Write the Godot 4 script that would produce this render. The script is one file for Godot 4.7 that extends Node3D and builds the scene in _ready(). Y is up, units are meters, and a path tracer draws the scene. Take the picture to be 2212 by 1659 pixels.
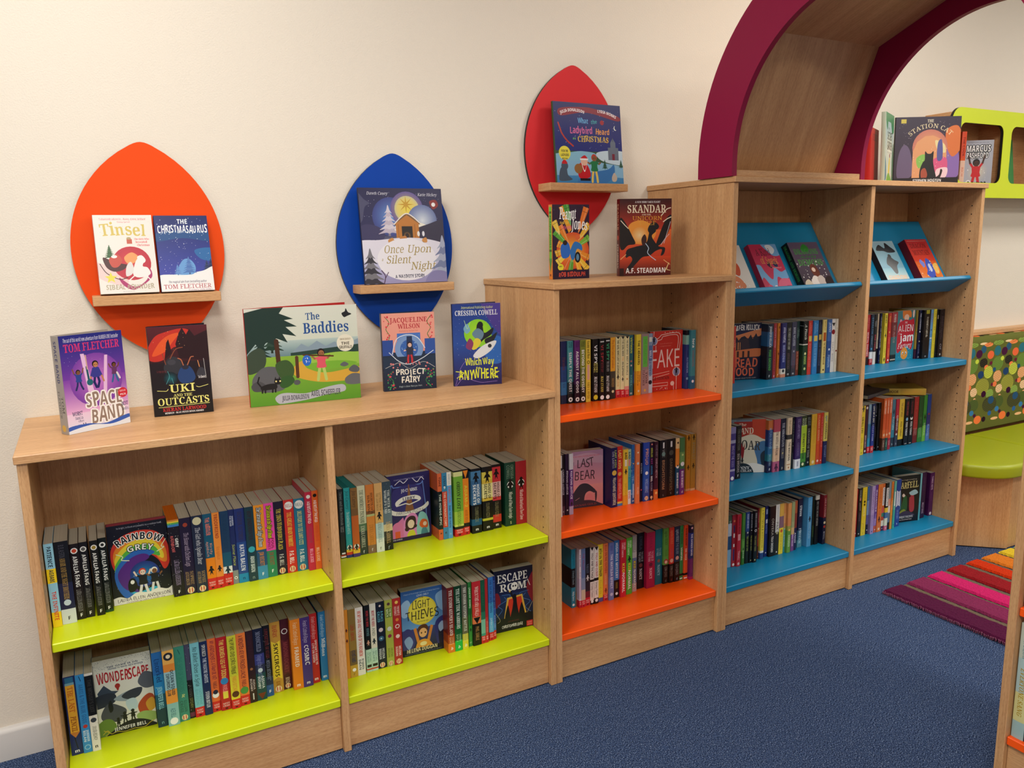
extends Node3D
# A library wall: three beech bookcases in steps, wall displays, an arch over a reading nook, and every book on them.
# Units are metres, x runs along the wall (the wall is z = 0), z comes towards the camera.

const D := 0.4272                 # depth of the bookcases
const TW := 0.0195                # thickness of a side panel
const X0 := 0.0
const X1 := 0.6514
const X2 := 1.2959
const X3 := 1.9477
const X4 := 2.5922
const X5 := 3.2322
const H1 := 0.9
const H2 := 1.2
const H3 := 1.5004
const Y1 := 0.1495                # tops of the shelf boards
const Y2 := 0.473
const Y3 := 0.8225
const CEIL := 2.62

var M := {}                       # materials
var used := {}
var rng := RandomNumberGenerator.new()


func _ready() -> void:
	set_view()
	make_materials()
	build_room()
	build_lamps()
	build_bookcases()
	build_arch()
	build_wall_displays()
	build_bus_shelf()
	build_bench()
	build_rug()
	build_side_unit()
	draw_covers()
	fill_shelves()
	place_face_out()
	close_atlases()


# ------------------------------------------------------------------ camera, sky, exposure
func set_view() -> void:
	rng.seed = 7
	var cam := Camera3D.new()
	cam.name = "camera"
	cam.transform = Transform3D(Basis(Vector3(0.879835, -0.019108, 0.474895), Vector3(0.099643, 0.984402, -0.145000), Vector3(-0.464717, 0.174896, 0.868015)), Vector3(0.157771, 1.310221, 2.301611))
	cam.fov = rad_to_deg(2.0 * atan(1659.0 / 2.0 / 1709.416))
	cam.near = 0.02
	cam.current = true
	add_child(cam)
	var e := Environment.new()
	e.background_mode = Environment.BG_COLOR
	e.background_color = Color(0.02, 0.02, 0.02)
	e.tonemap_mode = Environment.TONE_MAPPER_LINEAR
	e.tonemap_exposure = EXPOSURE
	e.sdfgi_enabled = true
	e.ssao_enabled = true
	e.ssil_enabled = true
	var w := WorldEnvironment.new()
	w.name = "world_environment"
	w.environment = e
	add_child(w)

const EXPOSURE := 2.65
const LAMP := 1.15
const LAMP_COLOR := Color(1.0, 0.985, 0.955)
# ceiling panels: x, z, share of LAMP
const LAMPS := [[0.1, 1.05, 0.85], [2.7, 1.12, 0.72], [0.1, 2.75, 1.05], [2.7, 2.75, 0.9], [5.1, 1.12, 0.8], [5.1, 2.75, 0.8], [-2.3, 1.12, 0.5], [-2.3, 2.75, 0.8], [0.1, 4.3, 1.0], [2.7, 4.3, 0.9]]

func build_lamps() -> void:
	for l in LAMPS:
		var t := thing("ceiling_light", "square white light panel set flush in the ceiling above the bookcases", "ceiling light", Vector3(l[0], CEIL - 0.012, l[1]), "ceiling light panels")
		part(t, "frame", frame_mesh(0.62, 0.58, 0.011), M.white_metal, Vector3(0, 0.006, 0))
		var st := SurfaceTool.new()
		st.begin(Mesh.PRIMITIVE_TRIANGLES)
		quad(st, Vector3(-0.29, 0.008, -0.29), Vector3(0.29, 0.008, -0.29), Vector3(0.29, 0.008, 0.29), Vector3(-0.29, 0.008, 0.29), Vector3.DOWN)
		part(t, "diffuser", st.commit(), M.glow)
		var a := AreaLight3D.new()
		a.name = "panel_lamp"
		a.area_size = Vector2(0.57, 0.57)
		a.light_color = LAMP_COLOR
		a.light_energy = LAMP * l[2]
		a.shadow_enabled = true
		a.set("area_range", 12.0)
		a.set("area_attenuation", 2.0)
		a.rotation.x = -PI / 2
		a.position = Vector3(l[0], CEIL - 0.02, l[1])
		add_child(a, true)


# ------------------------------------------------------------------ things and parts
func numbered(called: String) -> String:
	if not used.has(called):
		used[called] = 0
		return called
	used[called] += 1
	return "%s_%03d" % [called, used[called]]

func thing(called: String, label: String, category: String, at := Vector3.ZERO, group := "") -> Node3D:
	var o := Node3D.new()
	o.name = numbered(called)
	add_child(o)
	o.position = at
	o.set_meta("label", label)
	o.set_meta("category", category)
	if group:
		o.set_meta("group", group)
	return o

func part(parent: Node3D, called: String, mesh: Mesh, m: Material, at := Vector3.ZERO) -> MeshInstance3D:
	var o := MeshInstance3D.new()
	o.name = called
	o.mesh = mesh
	o.material_override = m
	o.position = at
	parent.add_child(o, true)
	return o

func struct(called: String, mesh: Mesh, m: Material, at := Vector3.ZERO) -> MeshInstance3D:
	var o := part(self, called, mesh, m, at)
	o.set_meta("kind", "structure")
	return o


# ------------------------------------------------------------------ mesh helpers
func quad(st: SurfaceTool, a: Vector3, b: Vector3, c: Vector3, d: Vector3, n: Vector3, ua := Vector2(0, 1), ub := Vector2(1, 1), uc := Vector2(1, 0), ud := Vector2(0, 0), na = null, nb = null) -> void:
	var flip := (b - a).cross(c - a).dot(n) > 0.0
	var p := [a, b, c, d]
	var u := [ua, ub, uc, ud]
	var m := [n, n, n, n] if na == null else [na, nb, nb, na]
	for i in ([0, 2, 1, 0, 3, 2] if flip else [0, 1, 2, 0, 2, 3]):
		st.set_normal(m[i])
		st.set_uv(u[i])
		st.add_vertex(p[i])

func tri(st: SurfaceTool, a: Vector3, b: Vector3, c: Vector3, n: Vector3) -> void:
	var p := [a, c, b] if (b - a).cross(c - a).dot(n) > 0.0 else [a, b, c]
	for v in p:
		st.set_normal(n)
		st.set_uv(Vector2(v.x + v.z, v.y))
		st.add_vertex(v)

# a chamfered box about the origin; uv in metres, v along the grain axis
func box(s: Vector3, bev := 0.0012, grain := 1, off := Vector2.ZERO) -> ArrayMesh:
	var st := SurfaceTool.new()
	st.begin(Mesh.PRIMITIVE_TRIANGLES)
	add_box(st, Vector3.ZERO, s, bev, grain, off)
	return st.commit()

func uvm(p: Vector3, n: int, grain: int, off: Vector2) -> Vector2:
	var o := [0, 1, 2]
	o.erase(n)
	var v := grain
	if grain == n:
		v = o[1]
	o.erase(v)
	return Vector2(p[o[0]], p[v]) + off

func add_box(st: SurfaceTool, c: Vector3, s: Vector3, bev := 0.0012, grain := 1, off := Vector2.ZERO) -> void:
	var h := s / 2.0
	var b := minf(bev, minf(h.x, minf(h.y, h.z)) * 0.6)
	for ax in 3:
		var i := (ax + 1) % 3
		var j := (ax + 2) % 3
		for sg in [-1.0, 1.0]:
			var n := Vector3.ZERO
			n[ax] = sg
			var q := []
			for e in [[-1, -1], [1, -1], [1, 1], [-1, 1]]:
				var p := Vector3.ZERO
				p[ax] = sg * h[ax]
				p[i] = e[0] * (h[i] - b)
				p[j] = e[1] * (h[j] - b)
				q.append(p + c)
			quad(st, q[0], q[1], q[2], q[3], n, uvm(q[0], ax, grain, off), uvm(q[1], ax, grain, off), uvm(q[2], ax, grain, off), uvm(q[3], ax, grain, off))
		if b <= 0.0:
			continue
		for e in [[-1.0, -1.0], [1.0, -1.0], [1.0, 1.0], [-1.0, 1.0]]:    # chamfers along ax
			var n2 := Vector3.ZERO
			n2[i] = e[0]
			n2[j] = e[1]
			n2 = n2.normalized()
			var r := []
			for k in [[-1.0, 0], [1.0, 0], [1.0, 1], [-1.0, 1]]:
				var p2 := Vector3.ZERO
				p2[ax] = k[0] * (h[ax] - b)
				p2[i] = e[0] * (h[i] - (b if k[1] == 0 else 0.0))
				p2[j] = e[1] * (h[j] - (0.0 if k[1] == 0 else b))
				r.append(p2 + c)
			quad(st, r[0], r[1], r[2], r[3], n2, uvm(r[0], i, grain, off), uvm(r[1], i, grain, off), uvm(r[2], i, grain, off), uvm(r[3], i, grain, off))
	if b > 0.0:
		for x in [-1.0, 1.0]:
			for y in [-1.0, 1.0]:
				for z in [-1.0, 1.0]:
					var g := Vector3(x, y, z)
					tri(st, c + g * (h - Vector3(0, b, b)), c + g * (h - Vector3(b, 0, b)), c + g * (h - Vector3(b, b, 0)), g.normalized())

func wood_off() -> Vector2:
	return Vector2(rng.randf(), rng.randf())

# a board given by its two corners
func board(parent: Node3D, called: String, a: Vector3, b: Vector3, m: Material, grain := 1, bev := 0.0012) -> MeshInstance3D:
	return part(parent, called, box((b - a).abs(), bev, grain, wood_off()), m, (a + b) / 2.0)

func frame_mesh(outer: float, inner: float, h: float) -> ArrayMesh:
	var st := SurfaceTool.new()
	st.begin(Mesh.PRIMITIVE_TRIANGLES)
	var w := (outer - inner) / 2.0
	for s in [-1.0, 1.0]:
		add_box(st, Vector3(s * (outer - w) / 2.0, 0, 0), Vector3(w, h, outer), 0.001)
		add_box(st, Vector3(0, 0, s * (outer - w) / 2.0), Vector3(inner, h, w), 0.001)
	return st.commit()

# a flat outline (counter-clockwise seen from +axis) given thickness; to3 puts (u, v, w) into space
func slab(outline: PackedVector2Array, holes: Array, w0: float, w1: float, axis: int, smooth_edge := true) -> ArrayMesh:
	var st := SurfaceTool.new()
	st.begin(Mesh.PRIMITIVE_TRIANGLES)
	add_slab(st, outline, holes, w0, w1, axis, smooth_edge)
	return st.commit()

func at3(p: Vector2, w: float, axis: int) -> Vector3:
	return Vector3(w, p.y, p.x) if axis == 0 else Vector3(p.x, w, p.y) if axis == 1 else Vector3(p.x, p.y, w)

func add_slab(st: SurfaceTool, outline: PackedVector2Array, holes: Array, w0: float, w1: float, axis: int, smooth_edge := true) -> void:
	var flat := outline
	for hole in holes:
		flat = bridged(flat, hole)
	var ids := Geometry2D.triangulate_polygon(flat)
	for k in range(0, ids.size(), 3):
		for w in [w0, w1]:
			var n := at3(Vector2.ZERO, -1.0 if w == minf(w0, w1) else 1.0, axis)
			tri_uv(st, [flat[ids[k]], flat[ids[k + 1]], flat[ids[k + 2]]], w, axis, n)
	for ring in [outline] + holes:
		var c := 0.0
		for k in ring.size():
			var p: Vector2 = ring[k]
			var q: Vector2 = ring[(k + 1) % ring.size()]
			c += p.cross(q)
		var out_sign := 1.0 if c > 0.0 else -1.0
		if ring != outline:
			out_sign = -out_sign
		var run := 0.0
		var cnt: int = ring.size()
		for k in cnt:
			var p: Vector2 = ring[k]
			var q: Vector2 = ring[(k + 1) % cnt]
			var n2 := Vector2((q - p).y, -(q - p).x).normalized() * out_sign
			var pp: Vector2 = ring[(k + cnt - 1) % cnt]
			var qq: Vector2 = ring[(k + 2) % cnt]
			var np := Vector2((p - pp).y, -(p - pp).x).normalized() * out_sign
			var nq := Vector2((qq - q).y, -(qq - q).x).normalized() * out_sign
			var n3 := at3(n2, 0.0, axis)
			var na := at3(((n2 + np) if n2.dot(np) > 0.8 else n2).normalized(), 0.0, axis)
			var nb := at3(((n2 + nq) if n2.dot(nq) > 0.8 else n2).normalized(), 0.0, axis)
			var l := p.distance_to(q)
			quad(st, at3(p, w0, axis), at3(q, w0, axis), at3(q, w1, axis), at3(p, w1, axis), n3, Vector2(w0, run), Vector2(w0, run + l), Vector2(w1, run + l), Vector2(w1, run), na, nb)
			run += l

func tri_uv(st: SurfaceTool, t: Array, w: float, axis: int, n: Vector3) -> void:
	var p := [at3(t[0], w, axis), at3(t[1], w, axis), at3(t[2], w, axis)]
	var o := [0, 2, 1] if (p[1] - p[0]).cross(p[2] - p[0]).dot(n) > 0.0 else [0, 1, 2]
	for i in o:
		st.set_normal(n)
		st.set_uv(t[i])
		st.add_vertex(p[i])

# joins a hole to its outline with a bridge so that it can be triangulated
func bridged(outer: PackedVector2Array, hole: PackedVector2Array) -> PackedVector2Array:
	var bi := 0
	var bj := 0
	var best := INF
	for i in outer.size():
		for j in hole.size():
			var d := outer[i].distance_squared_to(hole[j])
			if d < best:
				best = d
				bi = i
				bj = j
	var h := hole.duplicate()
	if Geometry2D.is_polygon_clockwise(h) == Geometry2D.is_polygon_clockwise(outer):
		h.reverse()
		bj = h.size() - 1 - bj
	var r := PackedVector2Array()
	for k in outer.size() + 1:
		r.append(outer[(bi + k) % outer.size()])
	for k in h.size() + 1:
		r.append(h[(bj + k) % h.size()])
	return r

func round_rect(x0: float, y0: float, x1: float, y1: float, r: float, seg := 8) -> PackedVector2Array:
	var o := PackedVector2Array()
	for q in [[x1 - r, y0 + r, -90.0], [x1 - r, y1 - r, 0.0], [x0 + r, y1 - r, 90.0], [x0 + r, y0 + r, 180.0]]:
		for k in seg + 1:
			var a := deg_to_rad(q[2] + 90.0 * k / seg)
			o.append(Vector2(q[0] + r * cos(a), q[1] + r * sin(a)))
	return o


# ------------------------------------------------------------------ materials
func mat(c: Color, rough: float, tex: Texture2D = null, scale := Vector3.ONE, spec := 0.5) -> StandardMaterial3D:
	var m := StandardMaterial3D.new()
	m.albedo_color = c
	m.roughness = rough
	m.metallic_specular = spec
	if tex:
		m.albedo_texture = tex
		m.uv1_scale = scale
	return m

func noise(s: int, f: float, oct := 1) -> FastNoiseLite:
	var n := FastNoiseLite.new()
	n.seed = s
	n.noise_type = FastNoiseLite.TYPE_SIMPLEX
	n.frequency = f
	n.fractal_type = FastNoiseLite.FRACTAL_FBM if oct > 1 else FastNoiseLite.FRACTAL_NONE
	n.fractal_octaves = oct
	return n

func put_px(b: PackedByteArray, i: int, c: Color) -> void:
	b[i] = int(clampf(c.r, 0, 1) * 255.0)
	b[i + 1] = int(clampf(c.g, 0, 1) * 255.0)
	b[i + 2] = int(clampf(c.b, 0, 1) * 255.0)

func beech(s: int, light: Color, dark: Color) -> ImageTexture:
	var w := 512
	var h := 768
	var b := PackedByteArray()
	b.resize(w * h * 3)
	var n1 := noise(s, 0.012, 2)
	var n2 := noise(s + 1, 0.16, 2)
	var n3 := noise(s + 2, 0.45)
	for y in h:
		# folded along the grain so that the texture repeats without a seam
		var yy := absf(y - h / 2.0)
		for x in w:
			var xx := absf(x - w / 2.0) + 3.0
			var k := 0.36 + 0.30 * n1.get_noise_2d(xx, yy * 0.10) + 0.26 * n2.get_noise_2d(xx, yy * 0.035)
			var fl := n3.get_noise_2d(xx, yy * 0.09)
			if fl > 0.42:
				k += (fl - 0.42) * 0.9
			var i := (y * w + x) * 3
			k = clampf(k, 0.0, 1.0)
			b[i] = int(lerpf(light.r, dark.r, k) * 255.0)
			b[i + 1] = int(lerpf(light.g, dark.g, k) * 255.0)
			b[i + 2] = int(lerpf(light.b, dark.b, k) * 255.0)
	return ImageTexture.create_from_image(Image.create_from_data(w, h, false, Image.FORMAT_RGB8, b))

func speckle(s: int, size: int, cols: Array, weights: Array, f: float) -> Image:
	var b := PackedByteArray()
	b.resize(size * size * 3)
	var n := noise(s, f, 2)
	var r := RandomNumberGenerator.new()
	r.seed = s
	for y in size:
		for x in size:
			var k := clampf(0.5 + 0.42 * n.get_noise_2d(x * 1.6, y) + 0.22 * (r.randf() - 0.5), 0.0, 0.999)
			var i := 0
			while i < weights.size() - 1 and k > weights[i]:
				i += 1
			var c: Color = cols[i]
			var j := (y * size + x) * 3
			var v := 0.92 + 0.16 * r.randf()
			b[j] = int(clampf(c.r * v, 0, 1) * 255.0)
			b[j + 1] = int(clampf(c.g * v, 0, 1) * 255.0)
			b[j + 2] = int(clampf(c.b * v, 0, 1) * 255.0)
	return Image.create_from_data(size, size, false, Image.FORMAT_RGB8, b)

func make_materials() -> void:
	var bt := beech(11, Color(0.84, 0.665, 0.475), Color(0.70, 0.51, 0.335))
	M.wood = mat(Color.WHITE, 0.42, bt, Vector3(2.0, 1.35, 1))
	M.wood_dark = mat(Color(0.96, 0.93, 0.90), 0.5, bt, Vector3(2.3, 1.2, 1))
	M.lime = mat(Color(0.80, 0.86, 0.03), 0.38)
	M.orange = mat(Color(1.0, 0.355, 0.02), 0.36)
	M.blue = mat(Color(0.03, 0.49, 0.66), 0.4)
	M.plum = mat(Color(0.56, 0.06, 0.25), 0.45, null, Vector3.ONE, 0.35)
	M.oval_orange = mat(Color(0.90, 0.29, 0.045), 0.55, null, Vector3.ONE, 0.3)
	M.oval_blue = mat(Color(0.02, 0.25, 0.63), 0.55, null, Vector3.ONE, 0.3)
	M.oval_red = mat(Color(0.82, 0.17, 0.19), 0.55, null, Vector3.ONE, 0.3)
	M.core = mat(Color(0.06, 0.055, 0.055), 0.5)
	M.hole = mat(Color(0.12, 0.08, 0.05), 0.8)
	M.white_metal = mat(Color(0.9, 0.9, 0.88), 0.45)
	M.glow = mat(Color(0.95, 0.95, 0.95), 0.5)
	M.glow.emission_enabled = true
	M.glow.emission = LAMP_COLOR
	M.glow.emission_energy_multiplier = 1.0
	# painted plaster, with the faint relief of a roller
	var pt := NoiseTexture2D.new()
	pt.width = 512
	pt.height = 512
	pt.seamless = true
	pt.noise = noise(3, 0.06, 3)
	M.wall = mat(Color(0.875, 0.84, 0.785), 0.75, null, Vector3.ONE, 0.35)
	M.wall.heightmap_enabled = true
	M.wall.heightmap_texture = pt
	M.wall.heightmap_scale = 0.04
	M.wall.uv1_triplanar = true
	M.wall.uv1_scale = Vector3(5, 5, 5)
	M.ceiling = mat(Color(0.9, 0.89, 0.86), 0.9)
	M.skirting = mat(Color(0.80, 0.79, 0.78), 0.35)
	# loop carpet
	var ci := speckle(21, 1024, [Color(0.10, 0.14, 0.23), Color(0.20, 0.265, 0.40), Color(0.31, 0.385, 0.53), Color(0.66, 0.72, 0.82)], [0.36, 0.60, 0.80, 1.0], 0.14)
	var ct := ImageTexture.create_from_image(ci)
	M.carpet = mat(Color.WHITE, 0.95, ct, Vector3(1.25, 1.25, 1), 0.2)
	M.carpet.heightmap_enabled = true
	M.carpet.heightmap_texture = ct
	M.carpet.heightmap_scale = 0.12
	# rug wool
	var wi := speckle(33, 512, [Color(0.80, 0.80, 0.80), Color(0.92, 0.92, 0.92), Color(1, 1, 1)], [0.35, 0.7, 1.0], 0.09)
	M.wool = ImageTexture.create_from_image(wi)
	# page edges: thin lines along the block
	var b := PackedByteArray()
	b.resize(256 * 8 * 3)
	var r := RandomNumberGenerator.new()
	r.seed = 5
	for x in 256:
		var v := 0.80 + 0.16 * r.randf()
		for y in 8:
			put_px(b, (y * 256 + x) * 3, Color(v, v * 0.97, v * 0.91))
	M.page_tex = ImageTexture.create_from_image(Image.create_from_data(256, 8, false, Image.FORMAT_RGB8, b))
	M.pages = mat(Color(0.80, 0.78, 0.74), 0.9, M.page_tex, Vector3.ONE, 0.2)
	M.vinyl = mat(Color(0.60, 0.64, 0.05), 0.42)
	M.fabric = mat(Color.WHITE, 0.9, fabric_print(), Vector3(1.0 / 0.2, 1.0 / 0.43, 1), 0.2)

# the printed dots of the bench back, one repeat of 0.20 m by 0.43 m
func fabric_print() -> ImageTexture:
	im = Image.create(512, 1024, false, Image.FORMAT_RGB8)
	im.fill(Color("62662f"))
	var list := "265 195 30 11 f0d0a0 0|305 210 35 20 f08a50 25|385 200 42 24 86a048 20|268 250 21 36 2f5a78 0|328 310 26 40 ec6a40 0|382 278 27 48 2f7080 0|440 290 25 40 4a1a3c 0|275 378 31 44 2a2422 1|335 390 12 18 6a2038 0|392 400 44 68 6a8a3c 1|427 358 14 22 c8d84a 0|300 425 17 24 f0804a 0|320 475 36 60 c4cc4c 1|260 490 24 36 24406c 0|367 457 13 21 24507a 0|397 525 34 55 eeaa78 1|380 600 17 26 ec7a4a 0|357 600 9 17 6a2038 0|280 610 54 82 9c9a40 1|418 650 27 43 f4c8a0 1|295 682 19 31 3a1030 0|345 690 30 48 8aa850 1|430 725 11 18 f0b080 0|425 780 40 60 4c5c30 1|350 790 58 76 43442c 1|360 752 24 38 2a5078 0|415 850 17 26 3a78b0 0|357 880 15 24 2f60a0 0|262 925 29 40 f07a40 0|312 930 16 26 2a1424 0|400 940 30 14 eeb888 0|440 880 12 18 4a1a3c 0"
	for s in list.split("|"):
		var q := s.split(" ")
		var c := Color(q[4])
		for dx in [-205.0, 0.0, 205.0]:
			var cx: float = (float(q[0]) - 250.0 + dx) * 512.0 / 205.0
			var cy: float = (float(q[1]) - 180.0) * 1024.0 / 860.0
			var rx := float(q[2]) * 512.0 / 205.0
			var ry := float(q[3]) * 1024.0 / 860.0
			R = Rect2i(0, 0, 512, 1024)
			fill([oval(cx, cy, rx, ry)], c)
			if int(q[5]) > 0:
				var y := -ry * 0.9
				while y < ry * 0.9:
					var hw := rx * sqrt(maxf(0.0, 1.0 - pow(y / ry, 2))) * 0.9
					stroke([Vector2(cx - hw, cy + y + hw * 0.25), Vector2(cx + hw, cy + y - hw * 0.25)], 5.0, c.lerp(Color("62662f"), 0.55) if int(q[5]) == 1 else c.darkened(0.3))
					y += 22.0
	return ImageTexture.create_from_image(im)


# ------------------------------------------------------------------ the room
func build_room() -> void:
	var x0 := -3.4
	var x1 := 6.4
	var z1 := 5.2
	struct("floor", box(Vector3(x1 - x0, 0.1, z1), 0.0, 2), M.carpet, Vector3((x0 + x1) / 2, -0.05, z1 / 2))
	struct("ceiling", box(Vector3(x1 - x0, 0.1, z1), 0.0), M.ceiling, Vector3((x0 + x1) / 2, CEIL + 0.05, z1 / 2))
	struct("wall_back", box(Vector3(x1 - x0 + 0.2, CEIL + 0.2, 0.1), 0.0), M.wall, Vector3((x0 + x1) / 2, CEIL / 2, -0.05))
	struct("wall_front", box(Vector3(x1 - x0 + 0.2, CEIL + 0.2, 0.1), 0.0), M.wall, Vector3((x0 + x1) / 2, CEIL / 2, z1 + 0.05))
	struct("wall_left", box(Vector3(0.1, CEIL + 0.2, z1), 0.0), M.wall, Vector3(x0 - 0.05, CEIL / 2, z1 / 2))
	struct("wall_right", box(Vector3(0.1, CEIL + 0.2, z1), 0.0), M.wall, Vector3(x1 + 0.05, CEIL / 2, z1 / 2))
	var prof := PackedVector2Array([Vector2(0, 0), Vector2(0.016, 0), Vector2(0.016, 0.074), Vector2(0.013, 0.082), Vector2(0.006, 0.087), Vector2(0, 0.088)])
	var sk := struct("baseboard_back", slab(prof, [], x0, -0.002, 0), M.skirting)
	sk.position.y = 0.0005
	struct("baseboard_left", box(Vector3(0.016, 0.088, z1 - 0.1), 0.003), M.skirting, Vector3(x0 + 0.008, 0.0445, z1 / 2))
	struct("baseboard_right", box(Vector3(0.016, 0.088, z1 - 0.1), 0.003), M.skirting, Vector3(x1 - 0.008, 0.0445, z1 / 2))
	struct("baseboard_front", box(Vector3(x1 - x0 - 0.1, 0.088, 0.016), 0.003), M.skirting, Vector3((x0 + x1) / 2, 0.0445, z1 - 0.008))


# ------------------------------------------------------------------ bookcases
# xs: for each bay [inner left, inner right]; the panels stand between
func bookcase(called: String, label: String, xa: float, xb: float, dividers: Array, h: float, ys: Array, color: Material, over_left: float, over_right: float) -> Node3D:
	var t := thing(called, label, "bookcase", Vector3((xa + xb) / 2, 0, D / 2))
	var o := -t.position
	var top := h - 0.018
	board(t, "top_panel", o + Vector3(xa - over_left, top, 0.001), o + Vector3(xb + over_right, h, D + 0.009), M.wood, 0, 0.0016)
	for x in [xa, xb - TW]:
		board(t, "side_panel", o + Vector3(x, 0.0005, 0.119), o + Vector3(x + TW, top - 0.0004, D), M.wood)
		board(t, "filler_panel", o + Vector3(x + 0.0006, 0.0005, 0.001), o + Vector3(x + TW - 0.0006, top - 0.0004, 0.1184), M.wood)
	for x in dividers:
		board(t, "divider", o + Vector3(x - TW / 2, 0.0005, 0.119), o + Vector3(x + TW / 2, top - 0.0004, D), M.wood)
	board(t, "back_panel", o + Vector3(xa + 0.001, 0.02, 0.1085), o + Vector3(xb - 0.001, top - 0.0006, 0.1184), M.wood_dark)
	var edges := [xa + TW]
	for x in dividers:
		edges += [x - TW / 2, x + TW / 2]
	edges.append(xb - TW)
	for k in range(0, edges.size(), 2):
		var l: float = edges[k]
		var r: float = edges[k + 1]
		board(t, "plinth", o + Vector3(l + 0.0004, 0.004, D - 0.033), o + Vector3(r - 0.0004, Y1 - 0.0214, D - 0.015), M.wood, 0)
		for y in ys:
			board(t, "shelf", o + Vector3(l + 0.001, y - 0.021, 0.12), o + Vector3(r - 0.001, y, D - 0.006), color, 0, 0.002)
		peg_holes(t, o, l, r, top)
	return t

# rows of shelf-pin holes, 32 mm apart, two columns on each inner face
func peg_holes(t: Node3D, o: Vector3, l: float, r: float, top: float) -> void:
	for s in [[l, 1.0], [r, -1.0]]:
		var st := SurfaceTool.new()
		st.begin(Mesh.PRIMITIVE_TRIANGLES)
		var y := 0.232
		while y < top - 0.05:
			for z in [D - 0.036, 0.165]:
				var c := Vector3(s[0] + s[1] * 0.0002, y, z)
				for k in 8:
					var a := TAU * k / 8
					var b := TAU * (k + 1) / 8
					tri(st, o + c, o + c + Vector3(0, cos(a), sin(a)) * 0.0026, o + c + Vector3(0, cos(b), sin(b)) * 0.0026, Vector3(s[1], 0, 0))
			y += 0.0321
		var p := part(t, "peg_holes", st.commit(), M.hole)
		p.set_meta("kind", "stuff")

func build_bookcases() -> void:
	bookcase("bookcase", "low two-bay beech bookcase with lime green shelves, lowest of the stepped run", X0, X2 - 0.0004, [X1], H1, [Y1, Y2], M.lime, 0.004, -0.0004)
	bookcase("bookcase", "middle-height single-bay beech bookcase with orange shelves", X2 + 0.0004, X3 - 0.0004, [], H2, [Y1, Y2, Y3], M.orange, 0.004, -0.0004)
	var t := bookcase("bookcase", "tall two-bay beech bookcase with blue shelves below the plum arch", X3 + 0.0004, X5, [X4], H3, [Y1, Y2, Y3], M.blue, 0.004, 0.005)
	# sloping display shelves at the top of the tall bays
	for e in [[X3 + TW, X4 - TW / 2], [X4 + TW / 2, X5 - TW]]:
		var l: float = e[0] + 0.002
		var r: float = e[1] - 0.002
		var o := -t.position
		var up := Vector3(0, 0.2535, -0.156).normalized()
		var n := Vector3(0, 0.156, 0.2535).normalized()
		var foot := Vector3((l + r) / 2, 1.1005, 0.317)
		var s := part(t, "display_shelf", box(Vector3(r - l, 0.304, 0.016), 0.002, 0), M.blue)
		s.transform = Transform3D(Basis(Vector3.RIGHT, up, n), o + foot + up * 0.152 + n * 0.008)
		var g := part(s, "lip", box(Vector3(r - l, 0.016, 0.105), 0.003, 0), M.blue, Vector3(0, -0.152 - 0.0082, -0.008 + 0.0525))
		g.name = "lip"


# ------------------------------------------------------------------ the arch
func arc_ring(ri: float, ro: float) -> PackedVector2Array:
	var o := PackedVector2Array()
	var cz := 0.85
	var cy := 1.539
	var gap := 0.067
	for pass_no in 2:
		var rad := ro if pass_no == 0 else ri
		var pts := PackedVector2Array()
		pts.append(Vector2(cz - rad, H3 + 0.0004))
		for k in 33:
			var a := PI - PI / 2 * k / 32
			pts.append(Vector2(cz + rad * cos(a), cy + rad * sin(a)))
		for k in 33:
			var a := PI / 2 - PI / 2 * k / 32
			pts.append(Vector2(cz + gap + rad * cos(a), cy + rad * sin(a)))
		pts.append(Vector2(cz + gap + rad, H3 + 0.0004))
		if pass_no == 1:
			pts.reverse()
		o.append_array(pts)
	return o

func build_arch() -> void:
	var t := thing("arch", "plum and beech arch springing from the tall blue-shelved bookcase over the nook", "arch", Vector3(2.24, H3, 0.88))
	var o := -t.position
	var ring := arc_ring(0.4228, 0.5755)
	for x in [1.938, 2.521]:
		part(t, "ring_panel", slab(ring, [], x, x + 0.0195, 0), M.plum, o)
	var nodes := []
	for k in 9:
		var a := PI - PI * k / 8
		if k % 2 == 0:
			nodes.append(Vector2(0.85 + (0.067 if k > 4 else 0.0335 if k == 4 else 0.0) + 0.545 * cos(a), 1.539 + 0.545 * sin(a)))
	nodes.push_front(Vector2(0.85 - 0.545, H3 + 0.02))
	nodes.append(Vector2(0.85 + 0.067 + 0.545, H3 + 0.02))
	nodes.remove_at(1)
	nodes.remove_at(nodes.size() - 2)
	for k in nodes.size() - 1:
		var a: Vector2 = nodes[k]
		var b: Vector2 = nodes[k + 1]
		var m := (a + b) / 2
		var d := Vector3(0, b.y - a.y, b.x - a.x).normalized()
		var p := part(t, "lining_board", box(Vector3(0.5625, a.distance_to(b) - 0.001, 0.016), 0.001, 1, wood_off()), M.wood)
		p.transform = Transform3D(Basis(Vector3.RIGHT, d, Vector3.RIGHT.cross(d)), o + Vector3(2.2392, m.y, m.x))
	board(t, "foot_board", o + Vector3(1.9585, H3 + 0.0005, 0.31), o + Vector3(2.5205, H3 + 0.0195, 0.424), M.wood, 0)
	board(t, "foot_board", o + Vector3(1.9585, H3 + 0.0005, 1.343), o + Vector3(2.5205, H3 + 0.0195, 1.46), M.wood, 0)


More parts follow.
